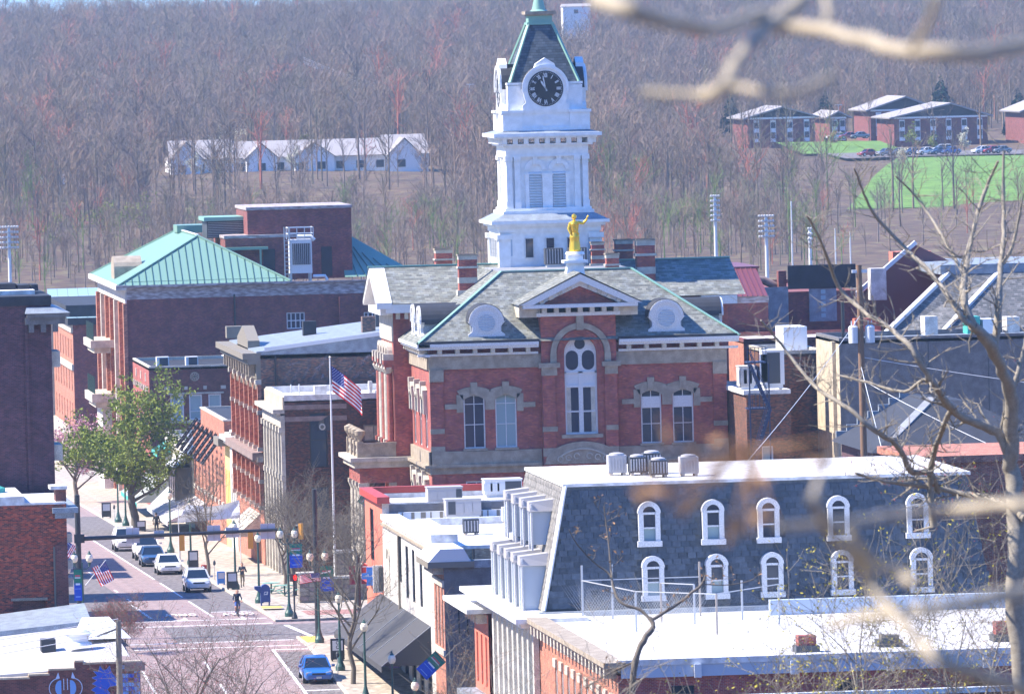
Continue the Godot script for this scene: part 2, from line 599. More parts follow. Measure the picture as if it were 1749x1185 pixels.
# ---------------------------------------------------------------- ground
func land(z: float) -> float:
	# height of the ground along the valley
	var pts := [[-3900, 16], [-3300, 31], [-2900, 30.5], [-2200, 14.0], [-1950, 9.6], [-1800, 7.4], [-1700, 5.8], [-1600, 2.6], [-1450, 0.2], [-1300, -3.0], [-1000, -7.2], [-580, 0], [-552, 0], [-440, -4.8], [-330, -4.5], [-60, 30], [0, 37.5], [120, 40]]
	for i in pts.size() - 1:
		if z <= pts[i + 1][0]:
			return lerpf(pts[i][1], pts[i + 1][1], clampf((z - pts[i][0]) / (pts[i + 1][0] - pts[i][0]), 0, 1))
	return 40.0


func ground_at(x: float, z: float) -> float:
	var y := land(z)
	if z < -1350:
		y += (sin(x * 0.021 + z * 0.004) * 0.9 + sin(x * 0.047 - z * 0.011) * 0.5) * clampf((-z - 1350) / 300, 0, 1)
	return y


func street_y(z: float) -> float:
	return land(z)


func make_ground() -> void:
	var g := Geo.new()
	var zs := [120, 60, 0, -60, -130, -200, -270, -330, -400, -440, -500, -552, -580, -640, -720, -800, -900, -1000, -1150, -1300, -1375]
	var z := -1450.0
	while z >= -3900:
		zs.append(z)
		z -= 50.0
	for i in zs.size() - 1:
		var x := -400.0
		while x < 900:
			var p := []
			for k in [[x, zs[i + 1]], [x + 50, zs[i + 1]], [x + 50, zs[i]], [x, zs[i]]]:
				p.append(Vector3(k[0], ground_at(k[0], k[1]) - 0.16, k[1]))
			g.quad(p[0], p[1], p[2], p[3])
			x += 50.0
	var t := noise_tex(Color(0.30, 0.24, 0.19), Color(0.44, 0.40, 0.27), 0.02, 31, 512, Color(0.38, 0.29, 0.23))
	var m := textured("forest_floor", t, Color(1, 1, 1), Vector3(0.02, 0.02, 0.02), 1.0, 130.0)
	setting("ground", g, m)


# ---------------------------------------------------------------- courthouse
func roof_poly(g: Geo, pts: Array, m := 3.6) -> void:
	# a flat roof polygon with shingle courses along its eave (first edge); UV in metres / m
	var u: Vector3 = (pts[1] - pts[0]).normalized()
	var nn: Vector3 = (pts[2] - pts[0]).cross(pts[1] - pts[0]).normalized()
	var vv := u.cross(nn)
	if vv.y > 0:
		vv = -vv
	for i in range(1, pts.size() - 1):
		var k := g.v.size()
		var q := [pts[0], pts[i], pts[i + 1]]
		if nn.y < 0:
			q = [pts[0], pts[i + 1], pts[i]]
		g.tri(q[0], q[1], q[2])
		for j in 3:
			g.t[k + j] = Vector2(q[j].dot(u), q[j].dot(vv)) / m


func cornice(g: Geo, f: Array, u0: float, u1: float, v0: float, v1: float, out: float) -> void:
	# stepped mouldings
	var h := v1 - v0
	g.fbox(f, u0, u1, v0, v0 + h * 0.35, 0, out * 0.25)
	g.fbox(f, u0 - out * 0.6, u1 + out * 0.6, v0 + h * 0.5, v0 + h * 0.78, 0, out * 0.8)
	g.fbox(f, u0 - out * 0.9, u1 + out * 0.9, v0 + h * 0.78, v1, 0, out)


func blocks(parent: Node3D, called: String, m: Material, f: Array, u0: float, u1: float, count: int, w: float, v0: float, v1: float, out: float) -> void:
	# equal blocks in a row, each a piece of its own
	for k in count:
		var u := lerpf(u0, u1, (k + 0.5) / count)
		var g := Geo.new()
		g.fbox(f, u - w / 2, u + w / 2, v0, v1, 0, out)
		part(parent, called, g, m)


func hood(g: Geo, f: Array, cu: float, half: float, v: float, rise: float, out := 0.14) -> void:
	# a segmental stone hood over a window whose head is at v
	var a := PackedVector2Array()
	for i in 9:
		var s := lerpf(-1, 1, i / 8.0)
		a.append(Vector2(cu + s * (half + 0.42), v + rise * (1 - s * s) + 0.55))
	for i in 9:
		var s := lerpf(1, -1, i / 8.0)
		a.append(Vector2(cu + s * half, v - 0.12 + 0.3 * (1 - s * s)))
	g.ext(a, f, 0, out)
	g.fbox(f, cu - 0.24, cu + 0.24, v + 0.3, v + rise + 0.85, 0, out + 0.08)


func banded_chimney(c: Node3D, x0: float, x1: float, z0: float, z1: float, y0: float, y1: float) -> void:
	var g := Geo.new()
	g.box(x0, x1, y0, y1 - 0.12, z0, z1)
	var ch := part(c, "chimney", g, M.brick_red)
	var h := y1 - y0
	for k in [[0.0, 0.13, 0.14], [0.30, 0.44, 0.02], [0.66, 0.71, 0.10], [0.87, 1.0, 0.02]]:
		var s := Geo.new()
		s.box(x0 - k[2], x1 + k[2], y0 + h * k[0], y0 + h * k[1], z0 - k[2], z1 + k[2])
		part(ch, "stone_band", s, M.limestone)
	var cap := Geo.new()
	cap.box(x0 - 0.08, x1 + 0.08, y1 - 0.1, y1, z0 - 0.08, z1 + 0.08)
	part(ch, "cap", cap, M.stone)


func courthouse() -> void:
	var sh := shingle_tex([Color(0.20, 0.215, 0.19), Color(0.26, 0.27, 0.235), Color(0.17, 0.18, 0.16), Color(0.23, 0.25, 0.24)], 41)
	textured("shingle", sh, Color.WHITE, Vector3.ONE, 0.8, 6.0, false)
	textured("slate_blue", shingle_tex([Color(0.055, 0.075, 0.095), Color(0.08, 0.10, 0.12), Color(0.04, 0.055, 0.07)], 42), Color.WHITE, Vector3.ONE, 0.6, 0.0, false)
	var c := thing("courthouse", "red brick courthouse with white clock tower, stone trim and shingled roof", "courthouse", Vector3(72.5, 0, -613))
	var F := facing_viewer(-613.0)
	var S := facing_street(62.0)
	# --- walls of the front block
	var g := Geo.new()
	var hl := [[64.36, 65.86, 9.2, 13.0], [66.6, 68.1, 9.2, 13.0]]
	var hr := [[76.93, 78.37, 9.2, 13.0], [79.18, 80.65, 9.2, 13.0]]
	var low := [[64.4, 65.9, 3.2, 6.9], [66.6, 68.1, 3.2, 6.9], [76.9, 78.4, 3.2, 6.9], [79.2, 80.7, 3.2, 6.9]]
	wall(g, F, 62.0, 83.05, -1, 14.8, hl + hr + low)
	var sw := [[-624.6, -623.3, 9.2, 12.9], [-620.6, -619.3, 9.2, 12.9], [-616.6, -615.3, 9.2, 12.9], [-624.6, -623.3, 3.2, 6.6], [-620.6, -619.3, 3.2, 6.6], [-616.6, -615.3, 3.2, 6.6]]
	wall(g, S, -625.8, -613.0, -1, 14.8, sw)
	g.box(62.3, 82.8, -1, 16.4, -634, -613.3)
	g.quad(Vector3(83.05, 14.8, -613), Vector3(83.05, 14.8, -626), Vector3(83.05, -1, -626), Vector3(83.05, -1, -613))
	part(c, "wall", g, M.brick_red)
	for h in hl:
		window(c, F, h, {"nx": 2, "rows": [0.44, 0.82], "glass": M.glass_bright if h[0] > 66 else M.glass})
	for h in hr:
		var w := window(c, F, h, {"nx": 2, "rows": [0.36, 0.66, 0.86]})
		var p := Geo.new()
		p.fbox(F, h[0] + 0.06, h[1] - 0.06, h[2] + 2.5, h[2] + 3.25, -0.12, -0.05)
		part(w, "white_panel", p, M.white_paint)
	for h in low + []:
		window(c, F, h, {"nx": 2, "ny": 2})
	for h in sw:
		window(c, S, h, {"nx": 2, "ny": 2})
	# pilaster strips at the corners, bands of stone
	var pil := Geo.new()
	for u in [[62.0, 62.95], [82.1, 83.05]]:
		pil.fbox(F, u[0], u[1], -1, 14.8, 0, 0.12)
	part(c, "corner_pilaster", pil, M.brick_red)
	var st := Geo.new()
	st.fbox(F, 61.95, 69.9, 14.8, 15.72, -0.3, 0.16)
	st.fbox(F, 75.2, 83.1, 14.8, 15.72, -0.3, 0.16)
	st.fbox(S, -625.8, -613.0, 14.8, 15.72, -0.3, 0.16)
	part(c, "frieze", st, M.stone)
	st = Geo.new()
	for y in [[10.3, 10.64], [9.05, 9.4], [13.95, 14.8]]:
		for u in [[61.97, 62.98], [82.08, 83.08]]:
			st.fbox(F, u[0], u[1], y[0], y[1], 0, 0.17 if y[0] < 13 else 0.28)
	for u in [[61.9, 69.8], [75.3, 83.1]]:
		st.fbox(F, u[0], u[1], 8.1, 9.04, 0, 0.2)
		st.fbox(F, u[0], u[1], 7.9, 8.1, 0, 0.38)
		st.fbox(F, u[0], u[1], 7.45, 7.9, 0, 0.14)
	st.fbox(S, -625.8, -612.8, 8.1, 9.04, 0, 0.2)
	st.fbox(S, -625.8, -612.6, 7.9, 8.1, 0, 0.5)
	st.fbox(S, -625.8, -612.6, 7.45, 7.9, 0, 0.14)
	part(c, "stone_belt", st, M.stone)
	for pair in [[65.11, 67.35], [77.65, 79.92]]:
		var hg := Geo.new()
		for u in pair:
			hood(hg, F, u, 0.78, 12.72, 0.28)
		var mid: float = (pair[0] + pair[1]) / 2
		hg.fbox(F, mid - 2.36, mid - 1.9, 11.75, 13.0, 0, 0.14)
		hg.fbox(F, mid + 1.9, mid + 2.36, 11.75, 13.0, 0, 0.14)
		hg.fbox(F, mid - 0.34, mid + 0.34, 11.9, 13.2, 0, 0.13)
		hg.fbox(F, mid - 3.2, mid - 2.36, 12.0, 12.35, 0, 0.14)
		hg.fbox(F, mid + 2.36, mid + 3.2, 12.0, 12.35, 0, 0.14)
		part(c, "window_hood", hg, M.stone)
		var sg := Geo.new()
		for u in pair:
			sg.fbox(F, u - 0.85, u + 0.85, 9.0, 9.2, -0.1, 0.2)
		part(c, "window_sill", sg, M.stone)
	for h in [[-623.95], [-619.95], [-615.95]]:
		for y in [12.9, 6.6]:
			var hg := Geo.new()
			hood(hg, S, h[0], 0.68, y - 0.15, 0.3, 0.35)
			hg.fbox(S, h[0] - 1.1, h[0] - 0.68, y - 1.3, y + 0.3, 0, 0.3)
			hg.fbox(S, h[0] + 0.68, h[0] + 1.1, y - 1.3, y + 0.3, 0, 0.3)
			part(c, "window_hood", hg, M.limestone)
	# --- cornice with brackets
	var cg := Geo.new()
	for u in [[61.2, 69.7], [75.4, 83.9]]:
		cg.fbox(F, u[0], u[1], 15.74, 15.9, 0, 0.3)
		cg.fbox(F, u[0], u[1], 16.22, 16.4, 0, 0.75)
		cg.fbox(F, u[0], u[1], 16.4, 16.62, 0, 0.9)
	cg.fbox(S, -625.8, -612.1, 15.74, 15.9, 0, 0.3)
	cg.fbox(S, -625.8, -612.26, 16.22, 16.4, 0, 0.75)
	cg.fbox(S, -625.8, -612.1, 16.4, 16.62, 0, 0.9)
	part(c, "cornice", cg, M.white_paint)
	blocks(c, "bracket", M.cream, F, 62.1, 69.6, 6, 0.3, 15.9, 16.22, 0.62)
	blocks(c, "bracket", M.cream, F, 75.5, 83.0, 6, 0.3, 15.9, 16.22, 0.62)
	blocks(c, "bracket", M.cream, S, -625.5, -613.2, 9, 0.3, 15.9, 16.22, 0.62)
	# --- hipped roof
	var rg := Geo.new()
	var e := [Vector3(61.15, 16.64, -612.15), Vector3(83.95, 16.64, -612.15), Vector3(77.2, 21.35, -619), Vector3(67.9, 21.35, -619)]
	roof_poly(rg, e)
	roof_poly(rg, [Vector3(61.15, 16.64, -628), Vector3(61.15, 16.64, -612.15), Vector3(67.9, 21.35, -619), Vector3(67.9, 21.35, -628)])
	roof_poly(rg, [Vector3(83.95, 16.64, -612.15), Vector3(83.95, 16.64, -628), Vector3(77.2, 21.35, -628), Vector3(77.2, 21.35, -619)])
	part(c, "hipped_roof", rg, M.shingle)
	var dk := Geo.new()
	dk.box(67.85, 77.25, 21.2, 21.4, -634, -618.95)
	part(c, "roof_deck", dk, M.grey_roof)
	var hp := Geo.new()
	for k in [[e[0], e[3]], [e[1], e[2]], [e[3], e[2]]]:
		hp.bar(k[0] + Vector3(0, 0.06, 0), k[1] + Vector3(0, 0.06, 0), 0.22, 0.08)
	part(c, "ridge_cap", hp, M.copper_green)
	var gut := Geo.new()
	gut.fbox(F, 61.1, 69.75, 16.6, 16.8, 0.5, 0.84)
	gut.fbox(F, 75.35, 83.95, 16.6, 16.8, 0.5, 0.84)
	part(c, "gutter", gut, M.dark_roof)
	courthouse_bay(c, F)
	courthouse_wing(c)
	# dormers with round heads: two over the front, two over the street side
	for x in [66.1, 78.85]:
		round_dormer(c, [Vector3(x, 16.78, -612.75), Vector3(1, 0, 0), Vector3(0, 0, 1)], 5.0)
	for z in [-616.4, -620.6]:
		round_dormer(c, [Vector3(61.7, 16.7, z), Vector3(0, 0, 1), Vector3(-1, 0, 0)], 5.0)
	round_dormer(c, [Vector3(83.3, 16.7, -617.4), Vector3(0, 0, -1), Vector3(1, 0, 0)], 5.0)
	banded_chimney(c, 65.42, 66.72, -624.8, -623.9, 19.6, 22.55)
	banded_chimney(c, 64.9, 66.1, -636.0, -634.8, 20.2, 22.7)
	banded_chimney(c, 78.7, 80.0, -628.3, -627.2, 19.6, 23.2)
	banded_chimney(c, 77.7, 78.9, -632.5, -631.2, 20.6, 23.1)
	banded_chimney(c, 75.75, 76.65, -622.2, -621.3, 19.8, 22.4)
	banded_chimney(c, 75.4, 76.3, -628.0, -627.1, 21.3, 23.1)
	clock_tower(c)
	statue()


func round_dormer(c: Node3D, f: Array, back: float) -> void:
	var poly := PackedVector2Array([Vector2(-1.3, 0), Vector2(1.3, 0), Vector2(1.3, 0.42), Vector2(1.02, 0.62), Vector2(1.0, 0.95), Vector2(1.22, 1.2), Vector2(1.36, 1.35)])
	poly.append_array(arc(0, 1.25, 1.26, 2, 178, 14))
	poly.append_array(PackedVector2Array([Vector2(-1.36, 1.35), Vector2(-1.22, 1.2), Vector2(-1.0, 0.95), Vector2(-1.02, 0.62), Vector2(-1.3, 0.42)]))
	var g := Geo.new()
	g.ext(poly, f, -0.25, 0.0)
	g.fbox(f, -1.34, 1.34, 0.0, 0.1, 0.0, 0.06)
	ring(g, f, 0, 1.25, 1.05, 1.25, 0, 180, 0.0, 0.09, 14)
	ring(g, f, 0, 1.22, 0.62, 0.72, 0, 360, 0.0, 0.06, 18)
	var d := part(c, "dormer", g, M.white_paint)
	var hole := Geo.new()
	hole.ext(arc(0, 1.22, 0.61, 0, 342, 18), f, 0.0, 0.012)
	part(d, "opening", hole, M.louver)
	for k in 7:
		var v: float = 1.22 - 0.5 + k * 0.167
		var half := sqrt(maxf(0.01, 0.36 - (v - 1.22) * (v - 1.22)))
		var s := Geo.new()
		s.obox(fp(f, 0, v, 0.04), Vector3(half * 2, 0.03, 0.1), Basis(f[1], (UP + f[2] * 0.7).normalized(), f[1].cross((UP + f[2] * 0.7).normalized())))
		part(d, "slat", s, M.white_paint)
	var r := Geo.new()
	var roof := arc(0, 1.25, 1.3, 0, 180, 12)
	for k in 12:
		r.quad(fp(f, roof[k].x, roof[k].y, -0.05), fp(f, roof[k + 1].x, roof[k + 1].y, -0.05), fp(f, roof[k + 1].x, roof[k + 1].y, -back), fp(f, roof[k].x, roof[k].y, -back))
	part(d, "barrel_roof", r, M.dark_roof)
	var ck := Geo.new()
	ck.fbox(f, -1.1, 1.1, -0.1, 1.22, -back * 0.6, -0.2)
	part(d, "cheek", ck, M.zinc)


func courthouse_bay(c: Node3D, F: Array) -> void:
	# the middle bay: brick piers, round-arched window, pediment
	var B := facing_viewer(-612.45)
	var g := Geo.new()
	wall(g, B, 69.9, 75.2, -1, 18.35, [[71.5, 73.8, 10.0, 16.9]], 0.4)
	for x in [69.9, 75.2]:
		g.quad(Vector3(x, 18.35, -612.45), Vector3(x, 18.35, -616), Vector3(x, -1, -616), Vector3(x, -1, -612.45))
	for u in [[69.9, 70.8], [74.3, 75.2]]:
		g.fbox(B, u[0], u[1], -1, 14.2, 0, 0.22)
	# brick arch rings above the window, filling the corners of the opening
	for i in 12:
		var s0 := cos(PI * i / 12.0)
		var s1 := cos(PI * (i + 1) / 12.0)
		var y0 := 15.72 + 1.15 * sin(PI * i / 12.0)
		var y1 := 15.72 + 1.15 * sin(PI * (i + 1) / 12.0)
		g.ext(PackedVector2Array([Vector2(72.65 + s0 * 1.15, y0), Vector2(72.65 + s0 * 1.15, 16.95), Vector2(72.65 + s1 * 1.15, 16.95), Vector2(72.65 + s1 * 1.15, y1)]), B, -0.38, 0.0)
	for k in 3:
		ring(g, B, 72.65, 15.72, 1.16 + k * 0.17, 1.3 + k * 0.17, 0, 180, 0, 0.05 + 0.04 * k, 16)
	part(c, "middle_bay", g, M.brick_red)
	var s := Geo.new()
	ring(s, B, 72.65, 15.72, 1.72, 2.12, 0, 180, 0, 0.24, 18)
	s.fbox(B, 70.5, 70.95, 15.1, 15.72, 0, 0.24)
	s.fbox(B, 74.35, 74.8, 15.1, 15.72, 0, 0.24)
	s.fbox(B, 72.4, 72.9, 17.35, 18.35, 0, 0.36)
	for u in [[69.85, 70.95], [74.35, 75.25]]:
		s.fbox(B, u[0], u[1], 14.2, 14.75, 0, 0.36)
		s.fbox(B, u[0] - 0.2, u[1] + 0.2, 14.75, 15.08, 0, 0.5)
		s.fbox(B, u[0], u[1] - 0.05, 10.25, 10.6, 0, 0.26)
		s.fbox(B, u[0], u[1] - 0.05, 8.5, 9.1, 0, 0.26)
	s.fbox(B, 71.2, 74.1, 9.75, 10.0, -0.1, 0.22)
	part(c, "bay_stonework", s, M.stone)
	# low stone arch with carving under the window
	var lowp := PackedVector2Array([Vector2(75.4, 7.95), Vector2(69.9, 7.95)])
	lowp.append_array(arc(72.65, 8.0, 2.7, 178, 2, 14, 1.5))
	var lg := Geo.new()
	lg.ext(lowp, B, 0, 0.3)
	var lp := part(c, "carved_arch", lg, M.stone)
	var cv := Geo.new()
	for sgn in [-1.0, 1.0]:
		for k in 3:
			ring(cv, B, 72.65 + sgn * (0.45 + k * 0.58), 8.5 - k * 0.1, 0.16, 0.23, 0, 300, 0.3, 0.36, 8)
	ring(cv, B, 72.65, 6.2, 2.75, 2.85, 55, 125, 0.3, 0.38, 10)
	part(lp, "scroll", cv, M.limestone)
	# tall window
	var w := Geo.new()
	var fr := PackedVector2Array([Vector2(71.5, 10.0), Vector2(73.8, 10.0), Vector2(73.8, 15.72)])
	fr.append_array(arc(72.65, 15.72, 1.14, 6, 174, 14))
	fr.append(Vector2(71.5, 15.72))
	w.ext(fr, B, -0.38, -0.3)
	for u in [[71.5, 71.62], [73.68, 73.8], [72.5, 72.8]]:
		w.fbox(B, u[0], u[1], 10.0, 14.4, -0.3, -0.2)
	w.fbox(B, 71.5, 73.8, 13.3, 13.45, -0.3, -0.18)
	w.fbox(B, 71.62, 73.68, 11.55, 11.65, -0.3, -0.22)
	w.fbox(B, 71.5, 73.8, 10.0, 10.12, -0.3, -0.18)
	w.fbox(B, 71.5, 73.8, 14.3, 14.4, -0.3, -0.2)
	var win := part(c, "tall_window", w, M.white_paint)
	for u in [[71.64, 72.48], [72.82, 73.66]]:
		for v in [[10.14, 11.54], [11.66, 13.28]]:
			var p := Geo.new()
			face(p, B, u[0], u[1], v[0], v[1], -0.285)
			part(win, "pane", p, M.glass)
			var cu := Geo.new()
			var out: float = u[0] if u[0] < 72 else u[1] - 0.3
			face(cu, B, out, out + 0.3, v[0], v[1], -0.281)
			part(win, "curtain", cu, M.cream)
	var ov := Geo.new()
	ov.ext(arc(72.65, 16.35, 0.38, 0, 340, 17), B, -0.3, -0.285)
	part(win, "pane", ov, M.glass)
	for u in [72.08, 73.22]:
		var q := arc(u, 15.45, 0.44, 0, 180, 10)
		q.append_array(arc(u, 14.95, 0.44, 180, 360, 10))
		var p := Geo.new()
		p.ext(q, B, -0.3, -0.285)
		part(win, "pane", p, M.glass)
	# pediment
	var pg := Geo.new()
	pg.fbox(B, 69.6, 75.5, 18.35, 18.6, -0.1, 0.4)
	pg.fbox(B, 68.6, 76.7, 18.95, 19.2, -0.4, 1.0)
	for sgn in [-1.0, 1.0]:
		var a := Vector2(72.65 + sgn * 4.35, 19.2)
		var b := Vector2(72.65, 21.3)
		pg.ext(PackedVector2Array([a, b, b - Vector2(0, 0.5), a + Vector2(-sgn * 0.95, 0)]), B, 0.2, 1.05)
		pg.ext(PackedVector2Array([a + Vector2(-sgn * 0.9, 0), b - Vector2(0, 0.5), b - Vector2(0, 0.85), a + Vector2(-sgn * 1.5, 0)]), B, 0.0, 0.55)
	part(c, "pediment", pg, M.white_paint)
	blocks(c, "bracket", M.cream, B, 69.7, 75.6, 7, 0.32, 18.6, 18.95, 0.75)
	for sgn in [-1.0, 1.0]:
		for k in 4:
			var t := (k + 0.6) / 4.4
			var bg := Geo.new()
			var p := Vector2(72.65 + sgn * lerpf(3.1, 0.2, t), lerpf(19.35, 20.75, t))
			bg.obox(fp(B, p.x, p.y - 0.18, 0.5), Vector3(0.3, 0.26, 0.7), Basis(Vector3(0, 0, 1), -sgn * 0.45))
			part(c, "bracket", bg, M.cream)
	var tg := Geo.new()
	tg.ext(PackedVector2Array([Vector2(69.9, 19.15), Vector2(75.4, 19.15), Vector2(72.65, 20.45)]), B, -0.2, 0.03)
	part(c, "tympanum", tg, M.brick_red)
	var rr := Geo.new()
	for sgn in [-1.0, 1.0]:
		roof_poly(rr, [Vector3(72.65 + sgn * 4.45, 19.22, -611.3), Vector3(72.65 + sgn * 4.45, 19.22, -617.0), Vector3(72.65, 21.42, -620.0), Vector3(72.65, 21.42, -611.3)])
	part(c, "gable_roof", rr, M.shingle)
	var sf := Geo.new()
	sf.box(68.4, 69.9, 18.3, 19.15, -616.5, -612.5)
	sf.box(75.2, 76.8, 18.3, 19.15, -616.5, -612.5)
	part(c, "soffit", sf, M.cream)
	# pedestal behind the peak of the pediment
	var pd := Geo.new()
	pd.hexa(Vector3(72.05, 20.2, -616.9), Vector3(73.6, 20.2, -616.9), Vector3(73.6, 20.2, -615.4), Vector3(72.05, 20.2, -615.4), Vector3(72.3, 21.95, -616.7), Vector3(73.4, 21.95, -616.7), Vector3(73.4, 21.95, -615.6), Vector3(72.3, 21.95, -615.6))
	pd.box(72.0, 73.7, 21.95, 22.15, -616.95, -615.3)
	pd.box(72.3, 73.4, 22.15, 22.45, -616.7, -615.6)
	pd.lathe([Vector2(0.55, 0), Vector2(0.7, 0.12), Vector2(0.62, 0.3), Vector2(0, 0.3)], Vector3(72.88, 22.45, -616.1), 12)
	part(c, "pedestal", pd, M.tower_white)


func courthouse_wing(c: Node3D) -> void:
	# cross wing behind the front block with gables to both sides, and the porch on the street side
	var W := facing_viewer(-625.8)
	var E := facing_street(60.75)
	var g := Geo.new()
	g.box(60.75, 85.0, -1, 19.0, -634.6, -625.8)
	for x in [60.6, 85.1]:
		g.tri(Vector3(x, 19.0, -634.6), Vector3(x, 21.3, -630.2), Vector3(x, 19.0, -625.8))
	part(c, "wing_wall", g, M.brick_red)
	var r := Geo.new()
	roof_poly(r, [Vector3(59.5, 19.12, -624.9), Vector3(86.2, 19.12, -624.9), Vector3(85.8, 21.62, -630.2), Vector3(59.5, 21.62, -630.2)], 4.6)
	roof_poly(r, [Vector3(59.5, 19.12, -635.4), Vector3(86.2, 19.12, -635.4), Vector3(85.8, 21.62, -630.2), Vector3(59.5, 21.62, -630.2)], 4.6)
	part(c, "wing_roof", r, M.shingle)
	var rc := Geo.new()
	rc.bar(Vector3(59.45, 21.66, -630.2), Vector3(85.85, 21.66, -630.2), 0.25, 0.1)
	part(c, "ridge_cap", rc, M.copper_green)
	var k := Geo.new()
	k.fbox(W, 60.2, 62.2, 18.45, 19.08, 0, 0.85)
	k.fbox(W, 83.0, 85.6, 18.45, 19.08, 0, 0.85)
	for s in [-1.0, 1.0]:
		k.ext(PackedVector2Array([Vector2(-630.2 + s * 5.3, 18.75), Vector2(-630.2 + s * 5.3, 19.2), Vector2(-630.2, 21.62), Vector2(-630.2, 21.0)]), E, 0.1, 1.2)
	k.fbox(E, -634.6, -625.6, 18.3, 18.8, 0, 0.9)
	part(c, "wing_cornice", k, M.white_paint)
	blocks(c, "bracket", M.cream, W, 60.8, 62.0, 2, 0.28, 18.0, 18.45, 0.55)
	# street side of the wing: stone-capped engaged columns and tall windows between them
	for i in 5:
		var z := -634.0 + i * 1.95
		var col := Geo.new()
		col.tube([Vector3(60.45, 9.3, z), Vector3(60.45, 14.4, z)], [0.24, 0.21], 8)
		col.box(60.1, 60.8, 14.4, 14.75, z - 0.32, z + 0.32)
		col.box(60.0, 60.8, 14.75, 15.05, z - 0.42, z + 0.42)
		col.box(60.1, 60.8, 9.0, 9.3, z - 0.32, z + 0.32)
		part(c, "engaged_column", col, M.limestone if i % 2 else M.brick_red)
		var ca := Geo.new()
		ca.box(60.0, 60.8, 15.05, 15.5, z - 0.34, z + 0.34)
		ca.lathe([Vector2(0.22, 0), Vector2(0.4, 0.35), Vector2(0.4, 0.45), Vector2(0, 0.45)], Vector3(60.4, 14.1, z), 8)
		part(c, "capital", ca, M.limestone)
	for i in 4:
		var z := -633.05 + i * 1.95
		window(c, E, [z - 0.5, z + 0.5, 9.6, 14.2], {"deep": -0.02, "nx": 1, "ny": 3})
		var ag := Geo.new()
		ring(ag, E, z, 15.4, 0.55, 0.85, 0, 180, 0, 0.4, 8)
		part(c, "arch", ag, M.limestone)
	var eg := Geo.new()
	eg.fbox(E, -634.6, -625.6, 16.4, 18.3, 0, 0.12)
	part(c, "entablature", eg, M.limestone)
	# porch: columns, entablature, balustrade with urns
	var pg := Geo.new()
	pg.box(58.1, 60.75, 6.3, 7.4, -634.0, -625.75)
	part(c, "porch_beam", pg, M.brick_red)
	var ps := Geo.new()
	ps.box(57.7, 62.0, 7.4, 7.85, -634.3, -625.4)
	ps.box(57.4, 61.9, 7.85, 8.15, -634.6, -625.1)
	ps.box(57.0, 62.0, -1, 0.6, -635.0, -624.6)
	part(c, "porch_ledge", ps, M.limestone)
	var bal := Geo.new()
	bal.box(58.05, 60.75, 8.15, 9.05, -625.95, -625.7)
	bal.box(57.98, 60.8, 9.05, 9.2, -626.0, -625.62)
	bal.box(58.05, 58.3, 8.95, 9.2, -634.0, -625.8)
	bal.box(58.05, 58.3, 8.15, 8.3, -634.0, -625.8)
	part(c, "balustrade", bal, M.stone)
	for i in 9:
		var z := -633.6 + i * 0.95
		var b := Geo.new()
		b.lathe([Vector2(0.09, 0), Vector2(0.14, 0.22), Vector2(0.07, 0.45), Vector2(0.1, 0.66)], Vector3(58.17, 8.3, z), 7)
		part(c, "baluster", b, M.limestone)
	for z in [-633.8, -630.9, -628.6, -625.9]:
		var p := Geo.new()
		p.box(57.95, 58.4, 8.15, 9.3, z - 0.22, z + 0.22)
		p.lathe([Vector2(0.12, 0), Vector2(0.16, 0.15), Vector2(0.36, 0.45), Vector2(0.4, 0.75), Vector2(0.3, 0.8), Vector2(0.0, 0.95)], Vector3(58.17, 9.3, z), 9)
		part(c, "urn", p, M.stone)
		var col := Geo.new()
		col.tube([Vector3(58.35, 0.6, z), Vector3(58.35, 6.0, z)], [0.27, 0.22], 9)
		col.box(58.0, 58.7, 6.0, 6.3, z - 0.33, z + 0.33)
		col.lathe([Vector2(0.22, 0), Vector2(0.38, 0.4), Vector2(0, 0.42)], Vector3(58.35, 5.6, z), 9)
		col.box(57.98, 58.72, 0.6, 1.1, z - 0.36, z + 0.36)
		part(c, "porch_column", col, M.limestone)
	var pc := Geo.new()
	pc.box(60.2, 60.75, -1, 6.3, -626.2, -625.72)
	pc.box(59.3, 59.55, 0.6, 6.3, -633.9, -633.6)
	part(c, "porch_pier", pc, M.stone)


func roman(g: Geo, f: Array, s: String, r0: float, r1: float, ang: float) -> void:
	var wd := 0.0
	for ch in s:
		wd += 0.07 if ch == "I" else 0.15
	var at := -wd / 2
	var dir := Vector2(sin(ang), cos(ang))
	var side := Vector2(cos(ang), -sin(ang))
	var line := func(a: Vector2, b: Vector2, t: float) -> void:
		var nn := Vector2(-(b - a).y, (b - a).x).normalized() * t
		g.ext(PackedVector2Array([a + nn, b + nn, b - nn, a - nn]), f, 0, 0.03)
	for ch in s:
		if ch == "I":
			line.call(dir * r0 + side * (at + 0.035), dir * r1 + side * (at + 0.035), 0.025)
			at += 0.07
		elif ch == "V":
			line.call(dir * r1 + side * (at + 0.01), dir * r0 + side * (at + 0.075), 0.026)
			line.call(dir * r1 + side * (at + 0.14), dir * r0 + side * (at + 0.075), 0.018)
			at += 0.15
		else:
			line.call(dir * r1 + side * (at + 0.01), dir * r0 + side * (at + 0.14), 0.026)
			line.call(dir * r1 + side * (at + 0.14), dir * r0 + side * (at + 0.01), 0.018)
			at += 0.15


